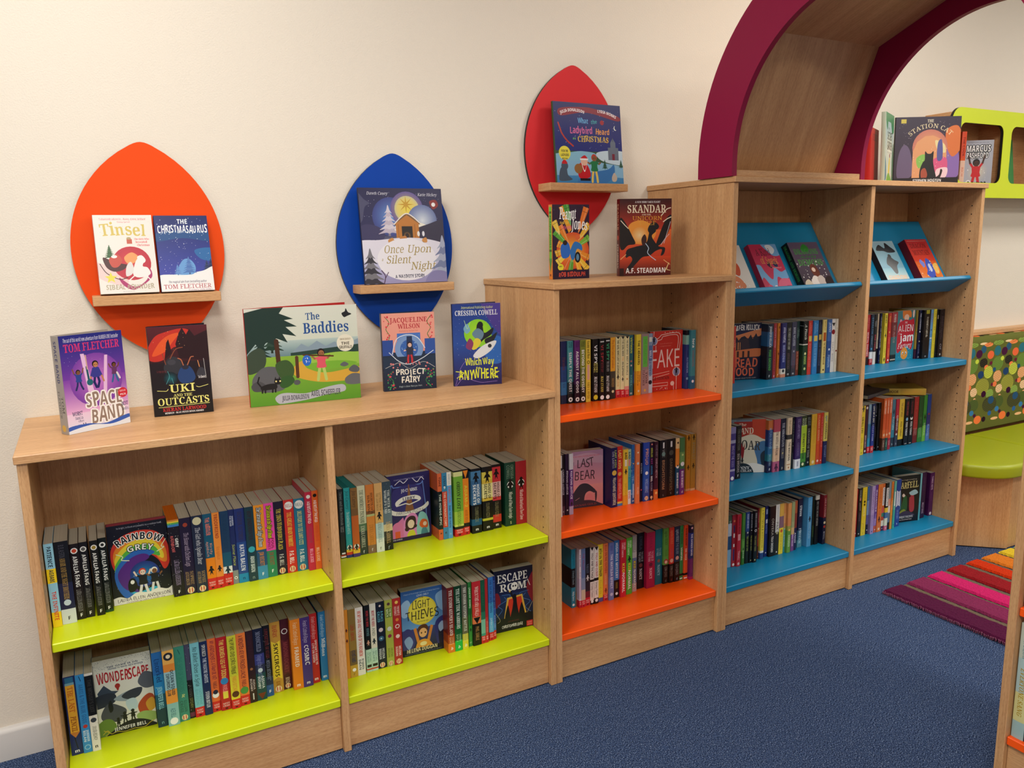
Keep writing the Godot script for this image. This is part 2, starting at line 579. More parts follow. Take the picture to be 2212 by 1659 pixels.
# ------------------------------------------------------------------ pointed ovals on the wall
func lens_outline(a: float, h: float) -> PackedVector2Array:
	var r := (a * a + h * h) / (2.0 * a)
	var o := PackedVector2Array()
	var n := 30
	var tip := 0.955
	for s in [1.0, -1.0]:
		for k in n + 1:
			var y: float = lerpf(-h * tip, h * tip, float(k) / n) * s
			o.append(Vector2(s * (sqrt(r * r - y * y) - (r - a)), y))
		# rounded tip
		var yt: float = h * tip * s
		var xt := sqrt(r * r - yt * yt) - (r - a)
		for k in range(1, 6):
			var f := k / 6.0
			o.append(Vector2(lerpf(xt, -xt, f) * s, yt + s * h * 0.03 * sin(PI * f)))
	return o

func build_wall_displays() -> void:
	for q in [["orange", 0.3225, 1.3115, M.oval_orange, 0.1755, 0.4765, 1.2005, "two paperbacks"], ["blue", 0.9985, 1.3065, M.oval_blue, 0.857, 1.151, 1.199, "a nativity picture book"], ["red", 1.631, 1.605, M.oval_red, 1.494, 1.799, 1.4985, "a winter picture book"]]:
		var t := thing("wall_display", "pointed oval %s wall panel with a small beech ledge holding %s" % [q[0], q[7]], "wall shelf", Vector3(q[1], q[2], 0))
		var p := part(t, "oval_panel", slab(lens_outline(0.1825, 0.2755), [], 0.011, 0.0125, 2), q[3])
		part(p, "core", slab(lens_outline(0.1822, 0.275), [], 0.0005, 0.011, 2), M.core)
		board(t, "ledge", Vector3(q[4], q[6] - 0.0245, 0.0126) - t.position, Vector3(q[5], q[6], 0.088) - t.position, M.wood, 0, 0.0015)


# ------------------------------------------------------------------ lime window-fronted shelf on the wall
func build_bus_shelf() -> void:
	var t := thing("display_cabinet", "lime green wall shelf with rounded window openings, behind the tall bookcase end", "wall shelf", Vector3(3.98, 1.655, 0.07))
	var o := -t.position
	var holes := []
	for k in 3:
		holes.append(round_rect(3.50 + 0.37 * k, 1.533, 3.81 + 0.37 * k, 1.78, 0.035, 6))
	var p := part(t, "front_panel", slab(round_rect(3.44, 1.469, 4.61, 1.841, 0.06), holes, 0.1335, 0.135, 2), M.lime, o)
	part(p, "core", slab(round_rect(3.4403, 1.4693, 4.6097, 1.8407, 0.06), holes, 0.121, 0.1333, 2), M.core)
	for x in [3.452, 3.838, 4.208, 4.575]:
		board(t, "side_board" if x < 3.5 or x > 4.5 else "divider", o + Vector3(x, 1.523, 0.001), o + Vector3(x + 0.018, 1.806, 0.1208), M.wood, 2)
	board(t, "top_board", o + Vector3(3.452, 1.8062, 0.001), o + Vector3(4.593, 1.822, 0.1208), M.wood, 0)
	board(t, "bottom_board", o + Vector3(3.452, 1.507, 0.001), o + Vector3(4.593, 1.5228, 0.1208), M.wood, 0)
	board(t, "back_board", o + Vector3(3.4705, 1.5232, 0.001), o + Vector3(4.5745, 1.8056, 0.004), M.wood_dark, 0, 0.0005)


# ------------------------------------------------------------------ corner bench
# a padded slab over a plan outline (x, z) with a rolled edge
func cushion(plan: PackedVector2Array, y0: float, y1: float, r: float) -> ArrayMesh:
	var st := SurfaceTool.new()
	st.begin(Mesh.PRIMITIVE_TRIANGLES)
	var levels := []
	for k in 7:
		var a := PI / 2 * k / 6
		levels.append([r * (1.0 - cos(a)), y1 - r + r * sin(a)])
	var low := []
	for k in 5:
		var a := PI / 2 * k / 4
		low.push_front([r * 0.6 * (1.0 - cos(a)), y0 + r * 0.6 - r * 0.6 * sin(a)])
	levels = low + levels
	var c := Vector2.ZERO
	for p in plan:
		c += p
	c /= plan.size()
	var rings := []
	for l in levels:
		var ring := []
		for k in plan.size():
			var p := plan[k]
			var a := (plan[(k + 1) % plan.size()] - plan[(k + plan.size() - 1) % plan.size()]).normalized()
			var n := Vector2(a.y, -a.x)
			if n.dot(p - c) < 0:
				n = -n
			var q: Vector2 = p - n * l[0]
			ring.append(Vector3(q.x, l[1], q.y))
		rings.append(ring)
	var cnt := plan.size()
	st.set_smooth_group(0)
	for i in rings.size() - 1:
		for k in cnt:
			var a: Vector3 = rings[i][k]
			var b: Vector3 = rings[i][(k + 1) % cnt]
			var d: Vector3 = rings[i + 1][k]
			var e: Vector3 = rings[i + 1][(k + 1) % cnt]
			var mid := Vector3(c.x, (a.y + d.y) / 2, c.y)
			var tr := [[a, b, e], [a, e, d]]
			for t in tr:
				var out: Vector3 = (t[0] + t[1] + t[2]) / 3.0 - mid
				var g: Vector3 = (t[1] - t[0]).cross(t[2] - t[0])
				for v in (t if g.dot(out) < 0 else [t[0], t[2], t[1]]):
					st.set_uv(Vector2(v.x + v.z, v.y))
					st.add_vertex(v)
	for ends in [[rings[rings.size() - 1], -1.0], [rings[0], 1.0]]:
		var flat := PackedVector2Array()
		for v in ends[0]:
			flat.append(Vector2(v.x, v.z))
		var ids := Geometry2D.triangulate_polygon(flat)
		for k in range(0, ids.size(), 3):
			var t: Array = [ends[0][ids[k]], ends[0][ids[k + 1]], ends[0][ids[k + 2]]]
			var g: Vector3 = (t[1] - t[0]).cross(t[2] - t[0])
			for v in (t if g.y * ends[1] > 0 else [t[0], t[2], t[1]]):
				st.set_uv(Vector2(v.x, v.z))
				st.add_vertex(v)
	st.generate_normals()
	return st.commit()

func dense(pts: Array, step := 0.02) -> PackedVector2Array:
	var o := PackedVector2Array()
	for k in pts.size():
		var a: Vector2 = pts[k]
		var b: Vector2 = pts[(k + 1) % pts.size()]
		var n := maxi(1, int(a.distance_to(b) / step))
		for i in n:
			o.append(a.lerp(b, float(i) / n))
	return o

func build_bench() -> void:
	var t := thing("bench", "built-in beech bench with lime vinyl seat pads and dotted fabric back", "bench", Vector3(3.95, 0, 0.26))
	var o := -t.position
	var base := PackedVector2Array([Vector2(3.25, 0.02), Vector2(4.9, 0.02), Vector2(4.9, 0.478), Vector2(3.49, 0.478), Vector2(3.455, 0.47), Vector2(3.25, 0.275)])
	part(t, "base_core", slab(base, [], 0.012, 0.3275, 1), M.wood_dark, o)
	# the splayed front board and the straight one beside it
	var ch := Vector2(3.472, 0.4985) - Vector2(3.245, 0.286)
	var pl := part(t, "base_board", box(Vector3(ch.length(), 0.322, 0.018), 0.001, 1, wood_off()), M.wood)
	pl.transform = Transform3D(Basis(Vector3(ch.x, 0, ch.y).normalized(), Vector3.UP, Vector3(-ch.y, 0, ch.x).normalized()), o + Vector3(3.3585, 0.1655, 0.3922) + Vector3(ch.y, 0, -ch.x).normalized() * 0.009)
	board(t, "base_board", o + Vector3(3.4775, 0.0045, 0.479), o + Vector3(4.9, 0.3265, 0.4935), M.wood)
	var first := [Vector2(3.252, 0.112), Vector2(3.252, 0.333)]
	for k in range(1, 13):
		var a := PI - PI / 2 * k / 12
		first.append(Vector2(3.452 + 0.2 * cos(a), 0.333 + 0.203 * sin(a)))
	first += [Vector2(3.763, 0.536), Vector2(3.763, 0.112)]
	part(t, "seat_pad", cushion(dense(first), 0.328, 0.3845, 0.016), M.vinyl, o)
	part(t, "seat_pad", cushion(dense([Vector2(3.766, 0.112), Vector2(3.766, 0.536), Vector2(4.9, 0.536), Vector2(4.9, 0.112)]), 0.328, 0.3845, 0.016), M.vinyl, o)
	# upholstered back: a profile with a rolled top, swept along the wall
	var st := SurfaceTool.new()
	st.begin(Mesh.PRIMITIVE_TRIANGLES)
	var prof := [Vector2(0.028, 0.386), Vector2(0.100, 0.386), Vector2(0.107, 0.392)]
	for k in 9:
		var a := PI / 2 * k / 8
		prof.append(Vector2(0.077 + 0.030 * cos(a), 0.806 + 0.030 * sin(a)))
	prof.append(Vector2(0.028, 0.836))
	var run := 0.0
	for k in prof.size() - 1:
		var a: Vector2 = prof[k]
		var b: Vector2 = prof[k + 1]
		var n := Vector3(0, -(b - a).x, (b - a).y).normalized()
		var l := a.distance_to(b)
		quad(st, Vector3(3.25, a.y, a.x), Vector3(4.9, a.y, a.x), Vector3(4.9, b.y, b.x), Vector3(3.25, b.y, b.x), n, Vector2(0.02, 0.43 - run), Vector2(1.67, 0.43 - run), Vector2(1.67, 0.43 - run - l), Vector2(0.02, 0.43 - run - l))
		run += l if k > 0 else 0.0
	for x in [3.25, 4.9]:
		var fan := PackedVector2Array()
		for p in prof:
			fan.append(p)
		var ids := Geometry2D.triangulate_polygon(fan)
		for k in range(0, ids.size(), 3):
			tri_uv(st, [fan[ids[k]], fan[ids[k + 1]], fan[ids[k + 2]]], x, 0, Vector3(-1 if x < 4 else 1, 0, 0))
	part(t, "back_pad", st.commit(), M.fabric, o)
	board(t, "back_board", o + Vector3(3.25, 0.33, 0.001), o + Vector3(4.9, 0.838, 0.0275), M.wood, 0)
	board(t, "cap_rail", o + Vector3(3.25, 0.8385, 0.001), o + Vector3(4.9, 0.8565, 0.062), M.wood, 0)


# ------------------------------------------------------------------ striped rug
func build_rug() -> void:
	var t := thing("rug", "thick wool rug in purple, pink, red, orange and yellow stripes", "rug", Vector3(3.2, 0, 1.2))
	var o := -t.position
	var xs := [2.664, 2.766, 2.798, 2.898, 2.921, 3.006, 3.039, 3.131, 3.166, 3.238, 3.267, 3.36, 3.382, 3.466, 3.49, 3.58, 3.605, 3.70]
	var cols := ["5a1c40", "766654", "8a2f58", "766654", "d8286e", "766654", "9c1f26", "766654", "da3a16", "766654", "e8822a", "766654", "eccb34", "766654", "b8c83a", "766654", "5a9a4a"]
	var nz := noise(77, 9.0, 3)
	for i in cols.size():
		var low: bool = cols[i] == "766654"
		var st := SurfaceTool.new()
		st.begin(Mesh.PRIMITIVE_TRIANGLES)
		var x0: float = xs[i]
		var x1: float = xs[i + 1]
		var nx := maxi(3, int((x1 - x0) / 0.006))
		var n := 230
		for a in nx:
			for b in n:
				var q := []
				for e in [[0, 0], [1, 0], [1, 1], [0, 1]]:
					var u := float(a + e[0]) / nx
					var v := float(b + e[1]) / n
					var z := lerpf(0.513, 1.90, v)
					var x := lerpf(x0, x1, u) + 0.0022 * nz.get_noise_2d(z * 1.3, i * 3.0 + round(u))
					var edge := minf(minf(u, 1.0 - u) * (x1 - x0), minf(v, 1.0 - v) * 1.4)
					var h := (0.0105 if low else 0.0175) * clampf(0.55 + edge / 0.010, 0.0, 1.0)
					h += 0.0016 * nz.get_noise_2d(x * 9.0, z * 9.0)
					q.append(Vector3(x, h, z))
				var g: Vector3 = (q[3] - q[0]).cross(q[1] - q[0]).normalized()
				quad(st, o + q[0], o + q[1], o + q[2], o + q[3], g, Vector2(q[0].x, q[0].z), Vector2(q[1].x, q[1].z), Vector2(q[2].x, q[2].z), Vector2(q[3].x, q[3].z))
		st.index()
		var m := mat(Color(cols[i]), 1.0, M.wool, Vector3(4, 4, 1), 0.1)
		m.rim_enabled = true
		m.rim = 0.35
		m.rim_tint = 0.6
		part(t, "stripe", st.commit(), m)
	var back := mat(Color("2c1420"), 0.95)
	board(t, "backing", o + Vector3(2.667, 0.0006, 0.515), o + Vector3(3.698, 0.0088, 1.898), back, 0, 0.002)
	# overcast stitching along the near edge
	var st2 := SurfaceTool.new()
	st2.begin(Mesh.PRIMITIVE_TRIANGLES)
	var r := RandomNumberGenerator.new()
	r.seed = 12
	var z := 0.515
	while z < 1.895:
		var s := r.randf_range(0.0016, 0.0030)
		add_box(st2, o + Vector3(2.6615 + r.randf_range(-0.001, 0.001), 0.0075 + r.randf_range(-0.002, 0.002), z), Vector3(0.004, r.randf_range(0.008, 0.012), s), 0.0008)
		z += s + r.randf_range(0.001, 0.0045)
	var sp := part(t, "edge_stitching", st2.commit(), mat(Color("8a4a68"), 0.9))
	sp.set_meta("kind", "stuff")


# ------------------------------------------------------------------ the bookcase at the right, seen by its end
func build_side_unit() -> void:
	var t := thing("bookcase", "beech bookcase with orange shelves turned side-on at the right edge", "bookcase", Vector3(2.17, 0, 1.68))
	var o := -t.position
	var xa := 1.954
	var xb := 2.381
	for z in [1.3405, 1.985]:
		board(t, "side_panel", o + Vector3(xa, 0.0005, z), o + Vector3(xb, H3 - 0.0184, z + TW), M.wood)
	board(t, "top_panel", o + Vector3(xa - 0.009, H3 - 0.018, 1.3365), o + Vector3(xb, H3, 2.0085), M.wood, 2)
	board(t, "back_panel", o + Vector3(xb - 0.012, 0.02, 1.3605), o + Vector3(xb - 0.002, H3 - 0.0186, 1.9845), M.wood_dark)
	board(t, "plinth", o + Vector3(xa + 0.015, 0.004, 1.3605), o + Vector3(xa + 0.033, Y1 - 0.0214, 1.9845), M.wood, 2)
	for y in [Y1, Y2, Y3]:
		board(t, "shelf", o + Vector3(xa + 0.006, y - 0.021, 1.361), o + Vector3(xb - 0.013, y, 1.984), M.orange, 2, 0.002)


# ------------------------------------------------------------------ drawing flat print: a small scan-line painter
var im: Image
var R := Rect2i()
var glyphs := {}
var fonts := []

func fill(contours: Array, c: Color) -> void:
	var lo := 1e9
	var hi := -1e9
	for k in contours:
		for p in k:
			lo = minf(lo, p.y)
			hi = maxf(hi, p.y)
	var a := maxi(R.position.y, int(ceil(lo - 0.5)))
	var b := mini(R.end.y - 1, int(floor(hi - 0.5)))
	if b < a:
		return
	var hits := []
	for i in b - a + 1:
		hits.append([])
	for k in contours:
		if k.size() < 3:
			continue
		var p: Vector2 = k[k.size() - 1]
		for q: Vector2 in k:
			if p.y != q.y:
				var t := p if p.y < q.y else q
				var u := q if p.y < q.y else p
				var s := maxi(a, int(ceil(t.y - 0.5)))
				var e := mini(b, int(ceil(u.y - 0.5)) - 1)
				var dx := (u.x - t.x) / (u.y - t.y)
				var x := t.x + (s + 0.5 - t.y) * dx
				for y in range(s, e + 1):
					hits[y - a].append(x)
					x += dx
			p = q
	for i in hits.size():
		var h: Array = hits[i]
		h.sort()
		for j in range(0, h.size() - 1, 2):
			var x0 := int(round(h[j]))
			var x1 := int(round(h[j + 1]))
			if x1 == x0 and h[j + 1] - h[j] > 0.4:
				x1 += 1
			x0 = maxi(x0, R.position.x)
			x1 = mini(x1, R.end.x)
			if x1 > x0:
				im.fill_rect(Rect2i(x0, a + i, x1 - x0, 1), c)

func oval(cx: float, cy: float, rx: float, ry: float) -> PackedVector2Array:
	var o := PackedVector2Array()
	for k in 28:
		o.append(Vector2(cx + rx * cos(TAU * k / 28), cy + ry * sin(TAU * k / 28)))
	return o

func stroke(pts: Array, w: float, c: Color) -> void:
	for k in pts.size() - 1:
		var a: Vector2 = pts[k]
		var b: Vector2 = pts[k + 1]
		var n := (b - a).normalized().orthogonal() * w / 2.0
		fill([PackedVector2Array([a + n, b + n, b - n, a - n])], c)
	for p in pts:
		fill([oval(p.x, p.y, w / 2.0, w / 2.0)], c)

func smooth(p: Array, closed := true) -> PackedVector2Array:
	var o := PackedVector2Array()
	var n := p.size()
	for k in n:
		var a: Vector2 = p[(k + n - 1) % n]
		var b: Vector2 = p[k]
		var c: Vector2 = p[(k + 1) % n]
		var d: Vector2 = p[(k + 2) % n]
		for i in 7:
			o.append(b.cubic_interpolate(c, a, d, i / 7.0))
	return o

func shade(x0: float, y0: float, x1: float, y1: float, a: Color, b: Color) -> void:
	for y in range(maxi(R.position.y, int(y0)), mini(R.end.y, int(ceil(y1)))):
		var f := clampf((y - y0) / maxf(1.0, y1 - y0), 0.0, 1.0)
		var xa := maxi(R.position.x, int(x0))
		im.fill_rect(Rect2i(xa, y, mini(R.end.x, int(ceil(x1))) - xa, 1), a.lerp(b, f))

# outlines of one letter: cap height 1, y down, curves cut into short lines
func glyph(f: int, ch: int) -> Array:
	var key := f * 100000 + ch
	if glyphs.has(key):
		return glyphs[key]
	if fonts.is_empty():
		for n in [["Droid Sans", 700], ["Droid Sans", 400], ["Droid Serif", 700], ["Droid Serif", 400]]:
			var sf := SystemFont.new()
			sf.font_names = PackedStringArray([n[0]])
			sf.font_weight = n[1]
			fonts.append(sf)
	var ts := TextServerManager.get_primary_interface()
	var rid: RID = fonts[f].get_rids()[0]
	var gi := ts.font_get_glyph_index(rid, 64, ch, 0)
	var d: Dictionary = ts.font_get_glyph_contours(rid, 64, gi)
	var k := 1.0 / 45.7
	var out := []
	var from := 0
	for e in d.get("contours", []):
		var pts: Array = []
		for i in range(from, e + 1):
			pts.append(d.points[i])
		from = e + 1
		var line := PackedVector2Array()
		var n := pts.size()
		if n < 2:
			continue
		for i in n:
			var p: Vector3 = pts[i]
			var q: Vector3 = pts[(i + 1) % n]
			var pv := Vector2(p.x, p.y) * k
			var qv := Vector2(q.x, q.y) * k
			if p.z == 1.0:
				line.append(pv)
			else:
				var o: Vector3 = pts[(i + n - 1) % n]
				var ov := Vector2(o.x, o.y) * k
				var s := ov if o.z == 1.0 else (ov + pv) / 2.0
				var t := qv if q.z == 1.0 else (qv + pv) / 2.0
				if o.z != 1.0:
					line.append(s)
				for u in [0.33, 0.67]:
					line.append(s.lerp(pv, u).lerp(pv.lerp(t, u), u))
		out.append(line)
	var adv: float = ts.font_get_glyph_advance(rid, 64, gi).x * k
	glyphs[key] = [out, adv]
	return glyphs[key]

func font_of(code: String) -> int:
	return "snrm".find(code.substr(0, 1)) if code.substr(0, 1) in "snrm" else 0

func width_of(f: int, text: String) -> float:
	var w := 0.0
	for i in text.length():
		w += glyph(f, text.unicode_at(i))[1]
	return maxf(w, 0.1)

func letters(text: String, code: String, T: Transform2D, c: Color, dark := false) -> void:
	var f := font_of(code)
	if "k" in code or "w" in code or ("o" in code and not dark):
		var r := maxf(1.2, T.y.length() * 0.10)
		var oc := Color.WHITE if "w" in code else Color(0.05, 0.05, 0.07)
		var plain := code.replace("k", "").replace("w", "").replace("o", "")
		for a in 8:
			letters(text, plain, Transform2D(T.x, T.y, T.origin + Vector2(r, 0).rotated(TAU * a / 8)), oc, true)
		code = plain
	var x := 0.0
	for i in text.length():
		var g: Array = glyph(f, text.unicode_at(i))
		var L := Transform2D(Vector2(1, 0), Vector2(-0.24, 1) if "i" in code else Vector2(0, 1), Vector2(x, 0))
		if "j" in code:
			var hsh := (i * 7919 + text.unicode_at(i) * 104729) % 97
			var a := (hsh / 96.0 - 0.5) * 0.22
			L = Transform2D(a, Vector2(x, ((hsh * 13) % 17 / 16.0 - 0.5) * 0.13)) * Transform2D(0.0, Vector2(1, 1) * (0.94 + (hsh % 11) / 60.0), 0.0, Vector2.ZERO)
			if "i" in code:
				L = L * Transform2D(Vector2(1, 0), Vector2(-0.22, 1), Vector2.ZERO)
		var M2 := T * L
		var cs := []
		for k: PackedVector2Array in g[0]:
			cs.append(M2 * k)
		if not cs.is_empty():
			fill(cs, c)
		x += g[1]

func text_box(x0: float, y0: float, x1: float, y1: float, c: Color, code: String, text: String) -> void:
	var w := width_of(font_of(code), text)
	letters(text, code, Transform2D(Vector2((x1 - x0) / w, 0), Vector2(0, y1 - y0), Vector2(x0, y1)), c)


# ------------------------------------------------------------------ picture sheets that hold all covers and spines
var sheets := []                   # [Image, material, shelves]

func room_for(w: int, h: int) -> Array:      # [sheet, Rect2i]
	for s in sheets.size() + 1:
		if s == sheets.size():
			var n := Image.create(2048, 2048, false, Image.FORMAT_RGB8)
			n.fill(Color(0.5, 0.5, 0.5))
			var m := mat(Color(0.91, 0.91, 0.91), 0.34, null, Vector3.ONE, 0.42)
			sheets.append([n, m, []])
		var rows: Array = sheets[s][2]
		for row in rows:
			if h <= row[1] and h > row[1] * 0.8 and row[2] + w + 4 <= 2048:
				var r := Rect2i(row[2] + 2, row[0] + 2, w, h)
				row[2] += w + 4
				return [s, r]
		var y: int = 0 if rows.is_empty() else rows[-1][0] + rows[-1][1] + 4
		if y + h + 4 <= 2048:
			rows.append([y, h, w + 4])
			return [s, Rect2i(2, y + 2, w, h)]
	return []

func close_atlases() -> void:
	for s in sheets:
		s[1].albedo_texture = ImageTexture.create_from_image(s[0])

func begin(w: int, h: int) -> Array:
	var a := room_for(w, h)
	im = sheets[a[0]][0]
	R = a[1].grow(1)
	return a

func uv_of(r: Rect2i) -> Rect2:
	return Rect2(Vector2(r.position) / 2048.0, Vector2(r.size) / 2048.0)


# ------------------------------------------------------------------ spines
func spine_art(bands: String, ops: String, h: float, t: float) -> Dictionary:
	var px := 2400.0
	var w := maxi(8, int(t * px))
	var hh := int(h * px)
	var a := begin(w, hh)
	var r: Rect2i = a[1]
	var x := float(r.position.x)
	var y := float(r.position.y)
	var res := {"sheet": a[0], "rect": r, "pages": ""}
	var bs := bands.split(",")
	for k in bs.size():
		var q := bs[k].split("@")
		var y0 := (float(q[1]) / 100.0 if q.size() > 1 else 0.0) * hh + y
		im.fill_rect(Rect2i(r.position.x - 1, int(y0) - (1 if k == 0 else 0), w + 2, r.end.y + 1 - int(y0) + (1 if k == 0 else 0)), Color(q[0]))
	R = r
	var W := float(w)
	for op in ops.split(";"):
		var q := op.split(":")
		match q[0]:
			"t":
				var se := q[1].split("-")
				var ya := y + float(se[0]) / 100.0 * hh
				var yb := y + float(se[1]) / 100.0 * hh
				var code: String = q[3]
				var lane := 1 if "1" in code else 2 if "2" in code else 0
				var size := W * (0.46 if lane == 0 else 0.27)
				size = minf(size, 0.0105 * px)
				var base := x + W * 0.5 - size * 0.5
				if lane == 1:
					base = x + W * 0.55
				elif lane == 2:
					base = x + W * 0.45 - size
				var tx := q[4]
				for e in range(5, q.size()):
					tx += ":" + q[e]
				var n := width_of(font_of(code), tx)
				var sx := clampf((yb - ya) / n, size * 0.35, size * 1.45)
				var lead := maxf(0.0, ((yb - ya) - sx * n) / 2.0)
				letters(tx, code, Transform2D(Vector2(0, sx), Vector2(-size, 0), Vector2(base, ya + lead)), Color(q[2]))
			"h":
				var cy := y + float(q[1]) / 100.0 * hh
				var n2 := width_of(font_of(q[3]), q[4])
				var sy := minf(W * 0.5, 0.008 * px)
				var sx2 := minf(sy, W * 0.8 / n2)
				letters(q[4], q[3], Transform2D(Vector2(sx2, 0), Vector2(0, minf(sy, sx2 * 1.6)), Vector2(x + W / 2 - sx2 * n2 / 2, cy + minf(sy, sx2 * 1.6) / 2)), Color(q[2]))
			"c":
				var rr := W * 0.5 * float(q[3])
				fill([oval(x + W / 2, y + float(q[1]) / 100.0 * hh, rr, rr)], Color(q[2]))
			"b":
				var se2 := q[1].split("-")
				var bw := W * float(q[3])
				fill([PackedVector2Array([Vector2(x + (W - bw) / 2, y + float(se2[0]) / 100.0 * hh), Vector2(x + (W + bw) / 2, y + float(se2[0]) / 100.0 * hh), Vector2(x + (W + bw) / 2, y + float(se2[1]) / 100.0 * hh), Vector2(x + (W - bw) / 2, y + float(se2[1]) / 100.0 * hh)])], Color(q[2]))
			"l":
				var se3 := q[1].split("-")
				stroke([Vector2(x + W * 0.42, y + float(se3[0]) / 100.0 * hh), Vector2(x + W * 0.58, y + float(se3[1]) / 100.0 * hh)], maxf(1.5, W * 0.07), Color(q[2]))
			"P":
				var se4 := q[1].split("-")
				fill([PackedVector2Array([Vector2(x + W * 0.08, y + float(se4[0]) / 100.0 * hh), Vector2(x + W * 0.92, y + float(se4[0]) / 100.0 * hh), Vector2(x + W * 0.5, y + float(se4[1]) / 100.0 * hh)])], Color(q[2]))
			"L":
				var se5 := q[1].split("-")
				var a0 := y + float(se5[0]) / 100.0 * hh
				var a1 := y + float(se5[1]) / 100.0 * hh
				fill([PackedVector2Array([Vector2(x + W * 0.1, a0), Vector2(x + W * 0.5, a0 + W * 0.3), Vector2(x + W * 0.9, a0 + W * 0.1), Vector2(x + W * 0.92, a1), Vector2(x + W * 0.5, a1 - W * 0.3), Vector2(x + W * 0.08, a1)])], Color(q[2]))
			"v":
				var cy2 := y + float(q[1]) / 100.0 * hh
				fill([oval(x + W / 2, cy2 - W * 0.35, W * 0.14, W * 0.15)], Color(q[2]))
				fill([smooth([Vector2(x + W * 0.36, cy2 - W * 0.2), Vector2(x + W * 0.64, cy2 - W * 0.2), Vector2(x + W * 0.82, cy2 + W * 0.15), Vector2(x + W * 0.62, cy2 + W * 0.1), Vector2(x + W * 0.66, cy2 + W * 0.6), Vector2(x + W * 0.5, cy2 + W * 0.35), Vector2(x + W * 0.34, cy2 + W * 0.6), Vector2(x + W * 0.38, cy2 + W * 0.1), Vector2(x + W * 0.18, cy2 + W * 0.15)])], Color(q[2]))
			"k":
				var kr := RandomNumberGenerator.new()
				kr.seed = hh * 31 + w
				for i in int(q[2]) * 3:
					var d := kr.randf_range(0.6, 1.6)
					fill([oval(x + kr.randf() * W, y + kr.randf() * hh, d, d)], Color(q[1]))
			"u":
				fill([oval(x + W / 2, y + hh * 0.95, W * 0.30, W * 0.32)], Color("f0dcae"))
				for dx in [-0.12, 0.12]:
					fill([oval(x + W * (0.5 + dx), y + hh * 0.95, W * 0.05, W * 0.26)], Color("c8403a"))
				fill([PackedVector2Array([Vector2(x + W * 0.4, y + hh * 0.95 + W * 0.4), Vector2(x + W * 0.6, y + hh * 0.95 + W * 0.4), Vector2(x + W * 0.56, y + hh * 0.95 + W * 0.55), Vector2(x + W * 0.44, y + hh * 0.95 + W * 0.55)])], Color("e8d0a0"))
			"q":
				text_box(x + W * 0.16, y + hh * 0.895, x + W * 0.84, y + hh * 0.918, Color("f4d8d4"), "s", "NOSY")
				text_box(x + W * 0.16, y + hh * 0.928, x + W * 0.84, y + hh * 0.951, Color("f4d8d4"), "s", "CROW")
				fill([oval(x + W * 0.5, y + hh * 0.975, W * 0.16, W * 0.1)], Color("5a1418"))
			"g":
				res.pages = q[1]
	return res


# ------------------------------------------------------------------ covers
var covers := {}                   # key: {sheet, rect, w, h, spine}

func fir(x: float, y: float, h: float, c: Color, snow := false) -> void:
	fill([PackedVector2Array([Vector2(x - h * 0.035, y), Vector2(x + h * 0.035, y), Vector2(x + h * 0.02, y - h * 0.3), Vector2(x - h * 0.02, y - h * 0.3)])], c.darkened(0.3))
	for k in 6:
		var f := k / 6.0
		var ww := h * lerpf(0.34, 0.07, f)
		var yb := y - h * lerpf(0.08, 0.80, f)
		var yt := yb - h * lerpf(0.34, 0.20, f)
		fill([smooth([Vector2(x, yt), Vector2(x + ww * 0.45, yb - (yb - yt) * 0.3), Vector2(x + ww, yb + h * 0.02), Vector2(x + ww * 0.3, yb - h * 0.015), Vector2(x, yb + h * 0.01), Vector2(x - ww * 0.3, yb - h * 0.015), Vector2(x - ww, yb + h * 0.02), Vector2(x - ww * 0.45, yb - (yb - yt) * 0.3)])], c if k % 2 == 0 else (c.lightened(0.35) if snow else c.lightened(0.08)))

func person_print(x: float, y: float, h: float, skin: Color, hair: Color, top: Color, legs: Color, lift: float) -> void:
	var u := h / 8.0
	for s in [-1.0, 1.0]:
		stroke([Vector2(x + s * u * 0.4, y - u * 3.6), Vector2(x + s * u * 0.8, y - u * 1.6), Vector2(x + s * u * (0.7 + lift / 40.0), y)], u * 0.75, legs)
		var el := Vector2(x + s * u * 1.7, y - u * 4.6 - lift / 14.0 * u)
		stroke([Vector2(x + s * u * 0.8, y - u * 5.7), el], u * 0.6, top)
		stroke([el, el + Vector2(s * u * 0.5, -u * (lift / 14.0) + u * 0.4)], u * 0.5, skin)
	fill([smooth([Vector2(x - u, y - u * 6), Vector2(x + u, y - u * 6), Vector2(x + u * 1.05, y - u * 4.4), Vector2(x + u * 1.15, y - u * 3.2), Vector2(x - u * 1.15, y - u * 3.2), Vector2(x - u * 1.05, y - u * 4.4)])], top)
	fill([oval(x, y - u * 7.15, u * 0.98, u * 1.05)], hair)
	fill([oval(x + u * 0.08, y - u * 6.9, u * 0.74, u * 0.82)], skin)
	for s in [-0.25, 0.35]:
		fill([oval(x + u * s, y - u * 6.95, u * 0.11, u * 0.13)], Color(0.08, 0.06, 0.06))

